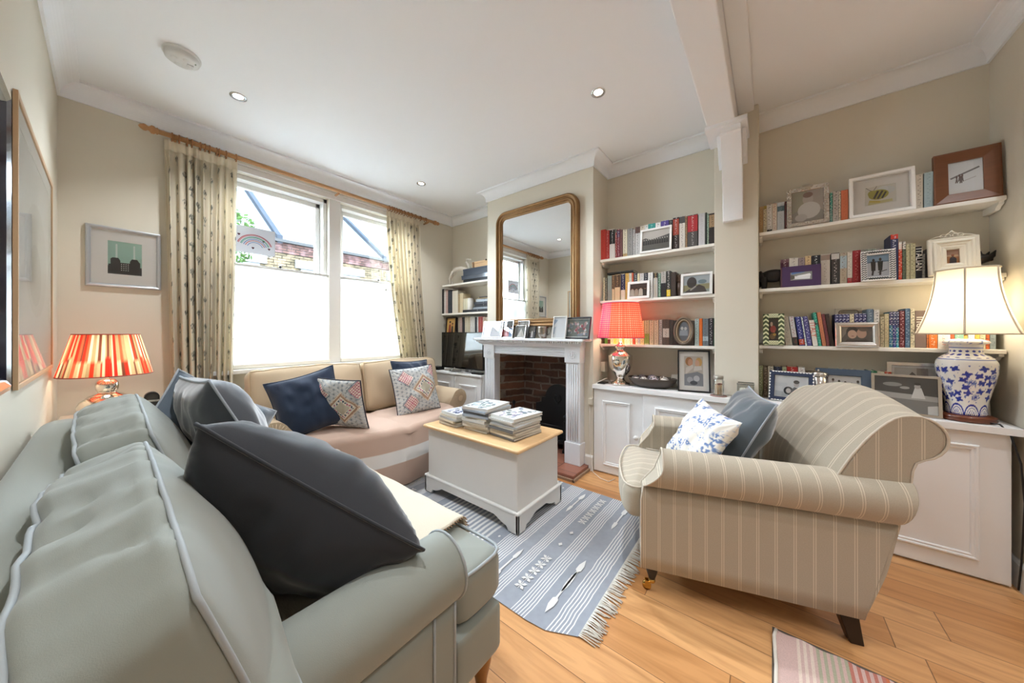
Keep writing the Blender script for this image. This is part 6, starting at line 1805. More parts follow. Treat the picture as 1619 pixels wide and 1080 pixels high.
# --- on the mantelpiece
Z0 = 1.1455
GM = 'photographs along the mantelpiece'
sframe('landscape silver frame with a pale card at the left end of the mantelpiece', 764, 793, 508.5, 2.50, Z0, 0.008, FS, [('c9ccd2', 'l', [(.62, .6), (.9, .6)], .002), ('c9ccd2', 'l', [(.6, .5), (.92, .5)], .002), ('c9ccd2', 'l', [(.62, .4), (.9, .4)], .002)], bg='eef0f4', lean=14, group=GM, turn=4)
sframe('silver frame with a couple in red and blue on the mantelpiece', 791, 811, 507, 2.52, Z0, 0.007, FS, people('d8b09a', ['a83c3c', 'c4646a', '3c5a8a'], 3), bg='6a6a64', lean=10, group=GM)
sframe('silver frame with a lady in a white gown on the mantelpiece', 818, 836, 507.5, 2.54, Z0, 0.007, FS, [('e6e2dc', 'p', [(.2, .02), (.8, .02), (.6, .6), (.4, .6)]), ('c8a890', 'e', .5, .68, .1, .08), ('4a3a30', 'e', .5, .75, .11, .05)], bg='b0aca4', lean=10, group=GM)
sframe('small silver frame in front of the white gown frame', 815, 831, 515, 2.49, Z0, 0.005, FS, [('d8d4cc', 'p', [(.1, .05), (.9, .05), (.5, .8)])], bg='8a8a84', lean=12, group=GM)
sframe('tiny dark frame with a group beside the silver cup', 835, 846, 516, 2.50, Z0, 0.004, FB, people('c8c0b8', ['2c2c30', 'd8d4d0'], 3, top=.7), bg='57554f', lean=12, group=GM)
sframe('tall white frame with a faint blue corner near the right of the mantelpiece', 873, 894, 500.5, 2.47, Z0, 0.006, FW, [('a8bdd4', 'p', [(.0, .6), (.3, .85), (.0, .9)]), ('c8d4e2', 'p', [(.0, .2), (.12, .2), (.2, .55), (0, .5)])], bg='eef1f5', lean=12, group=GM)
q = random.Random(9); crowd = []
for i in range(34):
    x, y = q.uniform(.06, .94), q.uniform(.08, .8); c = q.choice(['e6dfe2', 'c9a0aa', '9aa6b8', 'f0eef0', 'b45a6a', '8a96a4'])
    crowd += [(c, 'e', x, y, .055, .08), ('d8b8a8', 'e', x, y+.09, .022, .04)]
sframe('black frame with a crowd in white and pink at the right end of the mantelpiece', 891, 933, 502, 2.49, Z0, 0.012, FB, crowd, bg='7f8a86', mount=0.008, lean=12, group=GM, turn=-6)
def cup():
    x = 2.52; y = yat(858.5, x)
    t = thing('silver_cup', 'engraved silver two-handled cup in the middle of the mantelpiece', 'cup', (x, y, Z0))
    M_ = mat('tarnished_silver', 'a8a198', 0.25, 1.0, var=0.35, vscale=40, bump=0.5, bscale=60)
    MB().lathe([(0.001, 0), (0.036, 0), (0.036, 0.006), (0.034, 0.01), (0.044, 0.03), (0.05, 0.06), (0.05, 0.1), (0.053, 0.112), (0.048, 0.112), (0.046, 0.1), (0.045, 0.03), (0.001, 0.012)], 36).build('bowl', M_, t)
    for s in (-1, 1): MB().tube([(0, s*0.048, 0.10), (0, s*0.075, 0.095), (0, s*0.08, 0.07), (0, s*0.07, 0.04), (0, s*0.048, 0.035)], 0.004, 8).build('handle', M_, t)
cup()

# --- middle alcove
GA = 'photograph frames on the alcove shelves'
prow = [('cfcac2', 'p', [(0, .5), (1, .5), (1, 1), (0, 1)]), ('55534f', 'p', [(0, .3), (.0, .62), (.12, .66), (.3, .56), (.55, .60), (.8, .66), (1, .72), (1, .3)])]
for i in range(11): prow += [('201f1e', 'p', [(.06+.085*i-.03, .28), (.06+.085*i+.03, .28), (.06+.085*i+.02, .52), (.06+.085*i-.02, .52)]), ('d8d4cc', 'e', .06+.085*i, .56, .016, .032)]
prow += [('6f6e6a', 'p', [(0, 0), (1, 0), (1, .3), (0, .3)])]
sframe('distressed white frame with a long row of people, upper middle-alcove shelf', 1012.5, 1062, 360, 2.775, MZ[0], 0.016, FW, prow, bg='8a8884', lean=5, group=GA)
fam = [('5c4034', 'p', [(0, 0), (1, 0), (1, 1), (0, 1)])]+people('d9a98c', ['e2d8cc', 'cbb8a4', 'e8ded0', '3a302c'], 4, top=.8, seed=4)
sframe('small white frame with four smiling people, centre middle-alcove shelf', 992.5, 1027, 445, 2.775, MZ[1], 0.02, FW, fam, bg='5c4034', lean=6, group=GA)
hug = [('cfdbe2', 'p', [(0, .45), (1, .5), (1, 1), (0, 1)]), ('b9b48c', 'p', [(0, .1), (1, .2), (1, .5), (0, .45)]), ('8fa8b4', 'e', .72, .62, .16, .12), ('4a4648', 'e', .32, .60, .19, .32), ('5c5658', 'p', [(.0, 0), (.9, 0), (.8, .32), (.6, .46), (.4, .3), (.2, .2)]), ('c9c4c2', 'p', [(.28, .12), (.5, .34), (.46, .40), (.26, .2)])]
sframe('white frame with a dark-haired person at the seaside, centre middle-alcove shelf', 1076.5, 1126.5, 431.5, 2.775, MZ[1], 0.018, FW, hug, bg='b8c4c0', lean=6, group=GA)
def oval():
    a, c = yat(1064.5, 2.78), yat(1097.5, 2.78); w = a-c; zb = MZ[2]+0.001; h = zat(1081, 501, 2.78)-zb
    t = thing('photo_frame', 'oval bronze frame with a faded couple, lower middle-alcove shelf', 'photo frame', (2.78, (a+c)/2, zb), rz=-PI/2, rx=-R(6), group=GA)
    BZ = mat('bronze_frame', '6f6152', 0.45, 0.5, var=0.2, vscale=20); BZ2 = mat('bronze_light', 'b09c80', 0.4, 0.4)
    rx, rz_ = w/2, h/2
    def ring(r0, prof):
        m = MB(); n = 48; vs = []; k = len(prof)
        for i in range(n):
            an = 2*PI*i/n
            for (ins, d) in prof: vs.append(((rx-ins)*math.cos(an), -d, rz_+(rz_-ins)*math.sin(an)))
        fs = [(i*k+j, i*k+j+1, ((i+1) % n)*k+j+1, ((i+1) % n)*k+j) for i in range(n) for j in range(k-1)]
        m.add(vs, fs); m.sm = [True]*len(fs); return m
    ring(0, [(0, 0), (0, .012), (.006, .018), (.014, .017), (.02, .012)]).build('frame', BZ, t)
    ring(0, [(.02, .012), (.022, .016), (.025, .016), (.027, .010)]).build('bead', BZ2, t)
    ring(0, [(.027, .010), (.036, .008), (.037, .004)]).build('inner_frame', BZ, t)
    m = MB(); n = 32
    m.add([((rx-.036)*math.cos(2*PI*i/n), -.004, rz_+(rz_-.036)*math.sin(2*PI*i/n)) for i in range(n)], [tuple(range(n))])
    m.cur = 1
    for cx, cz, a_, b_ in ((-.012, .022, .010, .013), (.012, .020, .010, .013)):
        m.add([(cx+a_*math.cos(2*PI*i/14), -.0045, rz_+cz+b_*math.sin(2*PI*i/14)) for i in range(14)], [tuple(range(14))])
    m.cur = 2
    m.add([(-.03, -.0043, rz_-.035), (.03, -.0043, rz_-.035), (.026, -.0043, rz_+.004), (.0, -.0043, rz_+.010), (-.026, -.0043, rz_+.004)], [(0, 1, 2, 3, 4)])
    m.build('photo', [flat('55585c'), flat('a8a4a0'), flat('7f8488')], t)
oval()
def elephant(lab, x, y, z, s, hd):
    W_ = mat('carved_wood', '5a4638', 0.45, var=0.25, vscale=18, bump=0.4, bscale=30)
    t = thing('elephant_carving', lab, 'carving', (x, y, z), rz=0, group='carved wooden elephants')
    m = MB()
    m.sphere((0, 0, .125*s), .085*s, 22, (.55, 1.05, .75))
    for a in (-.045, .05):
        for b in (-.02, .02): m.tube([(b*s, a*s, .11*s), (b*s, a*s, 0.001)], .018*s, 10, rads=[.024*s, .02*s])
    hy = hd*.10*s
    m.sphere((0, hy, .14*s), .05*s, 18, (.7, .9, 1))
    m.tube([(0, hy+hd*.03*s, .14*s), (-.01*s, hy+hd*.065*s, .10*s), (-.012*s, hy+hd*.075*s, .05*s), (-.012*s, hy+hd*.06*s, .015*s)], .015*s, 10, rads=[.024*s, .017*s, .012*s, .009*s])
    m.sphere((-.03*s, hy-hd*.02*s, .145*s), .04*s, 14, (.25, .8, 1)).sphere((.03*s, hy-hd*.02*s, .145*s), .04*s, 14, (.25, .8, 1))
    m.build('body', W_, t)
    for b in (-.02, .02): MB().tube([(b*s, hy+hd*.035*s, .105*s), (b*s-.005, hy+hd*.07*s, .085*s), (b*s-.005, hy+hd*.095*s, .095*s)], .004*s, 8, rads=[.006*s, .005*s, .001*s]).build('tusk', mat('ivory_tip', 'd8d0bc', 0.4), t)
elephant('carved wooden elephant behind the seaside photo, left one', 2.86, yat(1086, 2.86), MZ[1]+.0005, 1.0, 1)
elephant('carved wooden elephant nearest the pier, behind the seaside photo', 2.87, yat(1116, 2.87), MZ[1]+.0005, .92, 1)

# --- right alcove, top shelf
qs = random.Random(2)
def filigree(t, w, h):
    m = MB(); k = 90
    for i in range(210):
        s = qs.random()*(2*w+2*h); o = qs.uniform(.004, .022)
        if s < w: p = (-w/2+s, o)
        elif s < w+h: p = (w/2-o, s-w)
        elif s < 2*w+h: p = (w/2-(s-w-h), h-o)
        else: p = (-w/2+o, h-(s-2*w-h))
        m.sphere((p[0], -.012, p[1]), qs.uniform(.003, .0055), 6)
    m.sphere((0, -.008, h), .02, 12, (1.6, .4, .8))
    m.build('filigree', mat('filigree_silver', 'b9b3a8', 0.3, 1.0), t)
pet = [('a9a48c', 'p', [(0, .3), (.5, .5), (.5, 1), (0, 1)]), ('b8aca0', 'p', [(.5, .5), (1, .3), (1, 1), (.5, 1)]), ('c9bfb6', 'e', .52, .72, .17, .17), ('8a6a5c', 'e', .52, .86, .16, .09), ('dedbd6', 'e', .55, .36, .36, .27), ('cfcac4', 'e', .3, .15, .2, .12)]
sframe('ornate silver filigree frame, top right-alcove shelf', 1244, 1311, 294, 2.775, RZ[0], 0.026, FS, pet, bg='a09a90', lean=5, d=0.012, group=GA, extra=filigree)
bee = [('c9c58e', 'p', [(.1, .02), (.9, .06), (.88, .2), (.12, .16)]), ('d4d8d6', 'e', .75, .70, .22, .2), ('dfe2e0', 'e', .6, .78, .16, .17), ('a8a23c', 'e', .45, .52, .33, .27), ('a8a23c', 'e', .24, .62, .14, .17), ('1f1c1a', 'l', [(.30, .33), (.44, .72)], .0045), ('1f1c1a', 'l', [(.42, .30), (.58, .70)], .0045), ('1f1c1a', 'l', [(.56, .30), (.69, .62)], .004), ('2a1a18', 'l', [(.22, .76), (.04, .98)], .0012), ('2a1a18', 'l', [(.30, .78), (.40, 1.0)], .0012), ('c8b858', 'l', [(.14, .22), (.5, .12)], .006)]
def beeframe(t, w, h):
    m = MB().rect_sweep(w-0.034, h-0.034, [(0, 0), (0, .022), (.0015, .022), (.0015, 0)], (0, 0.017), 0.0)
    m.build('rebate', FW, t)
sframe('white box frame with a yellow and black bee picture, top right-alcove shelf', 1342, 1446, 274, 2.80, RZ[0], 0.016, mat('frame_purewhite', 'f3f2ef', 0.5), bee, bg='dad8cf', mount=0.052, mcol='eceae6', lean=4, d=0.026, prof='deep', group=GA, extra=beeframe)
fig = [('6f6c6c', 'l', [(.08, .50), (.90, .74)], .004), ('b8b4b2', 'l', [(.4, .36), (.8, .46)], .002)]
for x, y in ((.26, .44), (.34, .48), (.42, .47), (.38, .42)): fig += [('5a3a34', 'e', x, y+.08, .028, .05), ('5a4a48', 'l', [(x, y+.04), (x-.03, y-.1)], .002), ('5a4a48', 'l', [(x, y+.04), (x+.02, y-.1)], .002)]
sframe('wide walnut frame with small figures by the sea at the top shelf right end', 1475, 1583, 237, 2.80, RZ[0], 0.052, FWD, fig, bg='dcdedf', lean=4, d=0.022, prof='cham', group=GA)
# --- second shelf
snow = [('e6e8ea', 'p', [(.1, .15), (.9, .1), (.92, .5), (.5, .45), (.1, .55)]), ('5a7ab0', 'p', [(.05, .75), (.7, .95), (.6, 1), (.05, 1)]), ('5c5a50', 'p', [(.0, .1), (.2, .2), (.2, .6), (0, .7)]), ('f0f2f3', 'p', [(.3, .55), (.9, .75), (.95, .5), (.4, .4)])]
sframe('purple card frame with a small snowy picture, second right-alcove shelf', 1237, 1298, 420, 2.775, RZ[1], 0.001, mat('purple_card', '4a3358', 0.7), snow, bg='8a8c88', mount=0.040, mcol='4a3358', lean=5, d=0.004, glass=False, group=GA)
ski = [('8fb0cc', 'p', [(0, .7), (1, .7), (1, 1), (0, 1)]), ('6d8aa8', 'p', [(0, .68), (.3, .74), (1, .70), (1, .66), (0, .64)]), ('20242c', 'p', [(.22, .28), (.40, .28), (.42, .7), (.2, .7)]), ('20242c', 'e', .32, .76, .06, .07), ('222a2c', 'p', [(.52, .28), (.70, .28), (.74, .7), (.5, .7)]), ('20242c', 'e', .62, .78, .06, .07), ('3c3a40', 'l', [(.3, .3), (.26, .08)], .004), ('3c3a40', 'l', [(.62, .3), (.6, .08)], .004), ('2a2c30', 'l', [(.5, .2), (.9, .3)], .002)]
def waves(t, w, h):
    m = MB(); n = 13
    MT = flat('27363a')
    for i in range(n):
        z = 0.012+(h-0.024)*i/(n-1)
        for s in (-1, 1):
            x = s*(w/2-0.012)
            m.tube([(x-.010, -.0162, z-.004), (x-.003, -.0162, z+.004), (x+.004, -.0162, z-.003), (x+.010, -.0162, z+.004)], .0024, 4)
    for i in range(9):
        x = -w/2+.03+(w-.06)*i/8
        for z in (h-.012, .012): m.tube([(x-.009, -.0162, z), (x-.003, -.0162, z+.006), (x+.004, -.0162, z-.003), (x+.009, -.0162, z+.003)], .0024, 4)
    m.build('wave_pattern', MT, t)
sframe('white frame with dark wavy border and two skiers, second right-alcove shelf', 1361, 1416, 396, 2.772, RZ[1], 0.024, FW, ski, bg='d4d8e0', lean=5, group=GA, extra=waves)
sun = [('c98a54', 'p', [(0, 0), (1, 0), (1, .55), (0, .6)]), ('e6c9a4', 'p', [(0, .52), (1, .48), (1, .62), (0, .66)]), ('c0957c', 'p', [(0, .64), (1, .62), (1, 1), (0, 1)]), ('33333f', 'p', [(.24, 0), (.78, 0), (.80, .36), (.66, .46), (.40, .46), (.28, .38)]), ('9a5a3c', 'p', [(.2, 0), (.28, 0), (.32, .36), (.26, .36)]), ('7a5a48', 'e', .52, .54, .09, .11), ('a85a34', 'e', .52, .60, .12, .06)]
def scroll(t, w, h):
    m = MB()
    for s in (-1, 1):
        m.tube([(s*w*.46, -.008, h+.001), (s*w*.34, -.008, h+.012), (s*w*.22, -.008, h+.016), (s*w*.14, -.008, h+.008), (s*w*.10, -.008, h+.022), (s*w*.04, -.008, h+.030), (0, -.008, h+.040)], .0025, 6)
        c = (s*w*.17, h+.014); m.tube([(c[0]+.010*math.cos(a), -.008, c[1]+.010*math.sin(a)) for a in [2*PI*i/12 for i in range(12)]], .002, 5, closed=True)
        c = (s*w*.07, h+.013); m.tube([(c[0]+.009*math.cos(a), -.008, c[1]+.009*math.sin(a)) for a in [2*PI*i/12 for i in range(12)]], .002, 5, closed=True)
    m.build('scrolled_crest', FW2, t)
FW2 = mat('frame_antiquewhite', 'e3dccb', 0.6)
sframe('antique white frame with scrolled crest and a man at sunset, second right-alcove shelf', 1467, 1549, 376, 2.745, RZ[1], 0.062, FW2, sun, bg='c98a54', lean=6, d=0.03, prof='step', group=GA, extra=scroll, dz=0.001)
def figurine_bull():
    x = 2.84; y = yat(1217, x)
    t = thing('animal_figurine', 'dark rhinoceros-like figurine at the left end of the second right-alcove shelf', 'figurine', (x, y, RZ[1]+.0005))
    K = mat('dark_bronze', '1f1a18', 0.35, 0.2)
    m = MB().sphere((0, -.02, .09), .055, 20, (.75, 1.35, .8)).sphere((0, .045, .082), .04, 16, (.8, 1, .95)).sphere((0, .062, .045), .026, 14, (.8, .8, 1.2))
    for a in (-.07, .03):
        for b in (-.024, .024): m.tube([(b, a, .08), (b, a, .0)], .016, 10, rads=[.02, .014])
    m.tube([(0, .07, .055), (-.004, .082, .07)], .006, 8, rads=[.007, .001])
    for b in (-.02, .02): m.sphere((b, .05, .118), .01, 8)
    m.tube([(0, -.09, .1), (0, -.10, .06)], .004, 6)
    m.build('figure', K, t)
figurine_bull()
def driftwood():
    x = 2.84; 
    t = thing('antler_carving', 'dark branching horn ornament behind the antique white frame', 'ornament', (x, yat(1555, x), RZ[1]+.0005))
    K = mat('dark_bronze', ''); m = MB()
    P = lambda u, v, dx=0: (x+dx, yat(1380+u/7.36, x), zat(1380+u/7.36, 350+v/7.36, x))
    zt = lambda p: p
    m.tube([P(1150, 470), P(1260, 435), P(1340, 425), P(1390, 395), P(1432, 335)], .012, 8, rads=[.03, .028, .02, .012, .002])
    m.tube([P(1265, 420), P(1300, 400), P(1330, 395), P(1357, 352)], .01, 8, rads=[.016, .012, .009, .002])
    m.tube([P(1230, 430), P(1245, 385), P(1255, 345)], .008, 8, rads=[.014, .01, .002])
    m.tube([P(1340, 440), P(1380, 440), P(1400, 415)], .008, 8, rads=[.014, .01, .002])
    wpart(t, 'horns', m, K)
    m = MB().lathe([(0.001, 0), (.03, 0), (.028, .01), (.012, .02), (.010, .10), (0.001, .105)], 16, (0, 0.03, 0)); m.build('stand', K, t)
driftwood()
# --- third shelf
def chevron(t, w, h):
    m = MB(); b = .030; n = 9
    for k in range(9):
        z0 = -.02+k*(h+.02)/8.0
        for (xa, xb, nn) in ((-w/2, -w/2+b, 1), (w/2-b, w/2, 1)):
            for i in range(nn):
                a0 = xa+(xb-xa)*i/nn; a1 = xa+(xb-xa)*(i+1)/nn; mid = (a0+a1)/2
                q_ = [(a0, z0), (mid, z0+.014), (a1, z0), (a1, z0+.012), (mid, z0+.026), (a0, z0+.012)]
                q_ = [(x_, min(h-.001, max(.001, z_))) for x_, z_ in q_]
                m.add([(x_, -.0162, z_) for x_, z_ in q_], [(0, 1, 4, 5), (1, 2, 3, 4)])
    for zb in (0.0, h-b):
        for k in range(3):
            z0 = zb-.006+k*.0135
            nn = 4
            for i in range(nn):
                a0 = -w/2+b+(w-2*b)*i/nn; a1 = -w/2+b+(w-2*b)*(i+1)/nn; mid = (a0+a1)/2
                cl = lambda z_: min(zb+b-.0005, max(zb+.0005, z_))
                q_ = [(a0, cl(z0)), (mid, cl(z0+.013)), (a1, cl(z0)), (a1, cl(z0+.009)), (mid, cl(z0+.022)), (a0, cl(z0+.009))]
                m.add([(x_, -.0162, z_) for x_, z_ in q_], [(0, 1, 4, 5), (1, 2, 3, 4)])
    m.build('chevron_inlay', flat('d9dab0'), t)
kid = [('2a211c', 'p', [(0, 0), (1, 0), (1, 1), (0, 1)]), ('a83a34', 'e', .45, .52, .3, .16), ('c8a890', 'e', .3, .74, .13, .1), ('7a5a30', 'e', .4, .2, .3, .13), ('c89a3c', 'e', .6, .28, .16, .06), ('b85a44', 'e', .55, .42, .12, .06)]
sframe('green and cream chevron frame with a child in red, third right-alcove shelf', 1206.5, 1240, 496.5, 2.775, RZ[2], 0.030, mat('frame_olive', '4d5a3a', 0.5), kid, bg='2a211c', lean=6, group=GA, extra=chevron)
cpl = [('57504a', 'p', [(0, 0), (1, 0), (1, 1), (0, 1)]), ('8c8478', 'p', [(0, .2), (.3, .95), (0, 1)]), ('2b2420', 'e', .36, .66, .20, .38), ('d8b49c', 'e', .36, .52, .15, .28), ('c9a18a', 'e', .66, .58, .16, .32), ('6a584a', 'e', .72, .84, .15, .14), ('3a3230', 'p', [(.1, 0), (.9, 0), (.8, .2), (.55, .14), (.2, .22)]), ('a05a54', 'e', .37, .40, .05, .025)]
sframe('wide polished silver frame with two faces close together, third right-alcove shelf', 1320.5, 1391, 510, 2.765, RZ[2], 0.028, FS, cpl, bg='57504a', lean=7, d=0.014, prof='round', group=GA)
def tray():
    x = 2.935; y0, y1 = yat(1364, 2.9), yat(1322, 2.9); z1 = zat(1345, 487, 2.9)
    t = thing('wooden_tray', 'white tray with a slot handle standing behind the navy guides', 'tray', (x, (y0+y1)/2, RZ[2]+.0005))
    w = (y1-y0)/2; h = z1-RZ[2]
    m = MB().box(-.008, .004, -w, w, 0, h-.045).box(-.008, .004, -w, -w*.55, h-.045, h-.012).box(-.008, .004, w*.55, w, h-.045, h-.012).box(-.008, .004, -w, w, h-.012, h)
    m.build('panel', mat('tray_paint', 'c2b9a8', 0.5), t)
    m = MB(); L = [(-.009, -w*.45, h-.029), (-.009, w*.45, h-.029)]
    pts = [(-.009, s*w*.45+s*.017*math.sin(a)*1.0, h-.0285+.017*math.cos(a)) for s, rng in ((1, range(0, 9)), (-1, range(8, -1, -1))) for a in [PI*k/8 for k in rng]]
    m.tube(pts, .003, 6, closed=True); m.build('handle_rim', mat('tray_rim', '8a7c68', 0.6), t)
tray()
# --- on the long cupboard, right part
two = [('e2e4e6', 'p', [(0, 0), (1, 0), (1, 1), (0, 1)]), ('c8cccf', 'p', [(0, 0), (1, 0), (1, .18), (0, .26)]), ('3a3a3c', 'e', .42, .30, .15, .2), ('d8d4d0', 'e', .42, .30, .08, .12), ('6a6c70', 'p', [(.48, .05), (.82, .05), (.80, .4), (.6, .5), (.5, .35)]), ('cfcac6', 'e', .66, .62, .08, .14), ('2c2a2c', 'e', .66, .74, .09, .09)]
def scallop(t, w, h):
    m = MB()
    nx, nz = 13, 9
    def semi(cx, cz, nx_, nz_, r):
        n = 8; m.add([(cx+r*(math.cos(a)*nz_ + math.sin(a)*nx_), -.0170, cz+r*(math.cos(a)*nx_*-1+math.sin(a)*nz_)) for a in [PI*k/n for k in range(n+1)]], [tuple(range(n+1))[::(-1 if True else 1)]])
    for i in range(nx):
        x_ = -w/2+.012+(w-.024)*(i+.5)/nx
        semi(x_, h-.001, 0, -1, .0075); semi(x_, .001, 0, 1, .0075)
    for i in range(nz):
        z_ = .01+(h-.02)*(i+.5)/nz
        semi(-w/2+.001, z_, 1, 0, .0075); semi(w/2-.001, z_, -1, 0, .0075)
    m2 = MB(); m2.v = m.v+[]; m2.f = m.f+[f[::-1] for f in m.f]; m2.mi = [0]*len(m2.f); m2.sm = [False]*len(m2.f)
    m2.build('scalloped_edge', flat('eceae6'), t)
CZ = 0.7545
GC = 'framed photographs on the long cupboard'
def cframe(lab, c, x, w, h, b, fm, shapes, turn, **k):
    return picture(lab, (x, yat(c, x), CZ), w, h, b, fm, shapes, rz=-PI/2+R(turn), group=GC, **k)
cframe('navy frame with white scalloped edge and two people lying down', 1250, 2.73, 0.222, 0.195, 0.028, FNV, two, -10, bg='e2e4e6', mount=0.004, lean=12, extra=scallop)
grp = [('d8d8d8', 'p', [(0, .6), (1, .6), (1, 1), (0, 1)])]+people('b0aeac', ['56585a', '3a3c3e', 'cfcfcf', '8a8c8e', '2c2e30'], 6, top=.85, seed=6)
cframe('blue-grey frame with a black and white group, behind the armchair back', 1332, 2.755, 0.235, 0.225, 0.040, FBL, grp, -4, bg='9a9c9e', lean=10)
baby = [('4a4a4a', 'p', [(0, .5), (1, .5), (1, 1), (0, 1)]), ('b9b9b7', 'p', [(0, .40), (1, .36), (1, .50), (0, .56)]), ('8a8a88', 'p', [(0, 0), (1, 0), (1, .36), (0, .40)]), ('d9d9d7', 'e', .09, .24, .10, .15), ('e6e6e4', 'p', [(.60, .42), (.82, .42), (.76, .72), (.66, .72)]), ('c9c5c1', 'e', .70, .76, .05, .07), ('2e2c2c', 'e', .70, .83, .055, .04), ('dcdcda', 'p', [(.85, .0), (1, 0), (1, .26), (.85, .22)]), ('9c9c9a', 'e', .3, .78, .16, .06), ('b6b6b4', 'e', .5, .7, .08, .04)]
cframe('large silver frame with a black and white bathtub picture', 1431, 2.70, 0.245, 0.215, 0.014, FS, baby, -8, bg='6a6a6a', lean=10)
cframe('silver frame partly hidden behind the bathtub picture', 1451, 2.84, 0.225, 0.275, 0.020, FS, [('7a6c62', 'p', [(0, .4), (.4, .9), (1, .3), (1, 0), (0, 0)]), ('a89a8c', 'p', [(.5, .6), (.75, .6), (.75, 1), (.5, 1)])], -2, bg='d5cfc6', mount=0.012, lean=6)
cframe('dark frame edge standing between the silver frame and the blue jar lamp', 1477, 2.80, 0.07, 0.17, 0.012, mat('frame_pewterdark', '4a4644', 0.3, 0.7), [], -30, bg='33302e', lean=8)
def tin():
    x = 2.775; y = yat(1294, x)
    t = thing('round_tin', 'round silver tin with a knobbed lid behind the navy frames', 'tin', (x, y, CZ))
    MB().lathe([(0.001, 0), (.045, 0), (.045, .19), (0.001, .19)], 36).build('tin_body', FS, t)
    MB().lathe([(.047, .175), (.047, .196), (.03, .203), (.006, .205), (.007, .214), (.001, .217)], 36).build('lid', FS, t)
tin()
def card():
    x = 2.86
    t = thing('art_card', 'abstract orange and blue card on the cupboard behind the jar lamp', 'card', (x, -0.86, CZ), rz=-PI/2+R(10), rx=-R(5))
    MB().box(-.05, .05, -.001, .001, 0, .235).build('card_sheet', flat('dcd4c4', 0.7), t)
    art_mesh(t, .096, .23, 0.002, -0.0012, 'd8d0c0', [('d9883c', 'p', [(.05, .3), (.9, .25), (.95, .85), (.5, .6)]), ('c8aa58', 'p', [(.1, .1), (.9, .15), (.9, .25), (.1, .3)]), ('6f98a8', 'p', [(.1, 0), (.95, .02), (.9, .14), (.1, .1)])], 'picture')
card()
# --- on the long cupboard, middle part
wed = [('cfc8be', 'p', [(0, 0), (1, 0), (1, 1), (0, 1)]), ('b07a4c', 'e', .26, .82, .20, .15), ('d8a284', 'e', .33, .78, .13, .13), ('d9b06c', 'e', .78, .80, .17, .16), ('e0b498', 'e', .70, .76, .12, .12), ('e6dfd8', 'p', [(.05, .35), (.5, .62), (.45, .72), (.1, .6)]), ('e9e4de', 'p', [(.5, .5), (.95, .55), (.9, .68), (.55, .66)]), ('8f959e', 'p', [(.0, .0), (1, .0), (1, .40), (.7, .48), (.3, .42), (0, .38)]), ('b8bcc4', 'e', .3, .2, .16, .1), ('cfd2d6', 'e', .65, .25, .16, .1), ('4a515c', 'e', .5, .1, .2, .07)]
cframe('black frame with white mount and two fair-haired women on the middle cupboard', 1097, 2.74, 0.215, 0.315, 0.010, FB, wed, 12, bg='cfc8be', mount=0.036, lean=13, d=0.02)
def small_block():
    t = thing('white_card', 'small plain white card behind the two-women photo frame', 'card', (2.86, yat(1072, 2.86), CZ))
    MB().box(0, .012, -.05, .05, 0, .105).build('card_block', flat('c9c2b4', 0.7), t)
small_block()
def bowl():
    c = Vector((2.775, 0.745, CZ))
    t = thing('wooden_bowl', 'long dark wooden bowl holding patterned balls', 'bowl', c)
    W_ = mat('dark_bowl', '4a4039', 0.5, var=0.2, vscale=14, bump=0.3, bscale=30)
    sy, sx = 1.0, 0.66
    MB().lathe([(0.001, 0.0), (.11, 0), (.15, .02), (.178, .05), (.19, .075), (.186, .078), (.172, .052), (.145, .026), (.10, .012), (.001, .010)], 48, sx=sx, sy=sy).build('bowl_body', W_, t)
    K = [('zigzag-striped grey and white', '55555c', 'd8d5d0', (-.02, .125, .055), .034), ('pale striped', 'c9c4be', '6a6568', (-.045, .05, .052), .033), ('black dotted', '1e1c22', 'cfcad0', (-.03, -.025, .058), .038), ('dark plaid', '37343c', '8c8894', (.04, .01, .062), .036), ('ivory banded', 'd5cfc6', '4f4a50', (-.03, -.105, .055), .035), ('grey marbled', '8b8790', '2c2a30', (.04, .09, .058), .034), ('brown speckled', '5c5048', 'c8bcae', (.045, -.075, .058), .034)]
    for i, (nm, a, b, p, r) in enumerate(K):
        c1, c2 = lin(a), lin(b)
        o = thing('decorative_ball', f'{nm} ball in the long wooden bowl', 'ball', c+Vector(p), group='patterned balls in the bowl', rx=i*0.7, rz=i)
        f = lambda u, v, c1=c1, c2=c2, i=i: c2 if ((int(v*14)+int(u*20)*(i % 2)) % 3 == 0 or (i == 2 and math.sin(u*60)*math.sin(v*30) > .4)) else c1
        MB().sphere((0, 0, 0), r, 40, colf=f).build('ball_shell', mat('ball_glaze', 'ffffff', 0.3, vcol=True), o)
bowl()
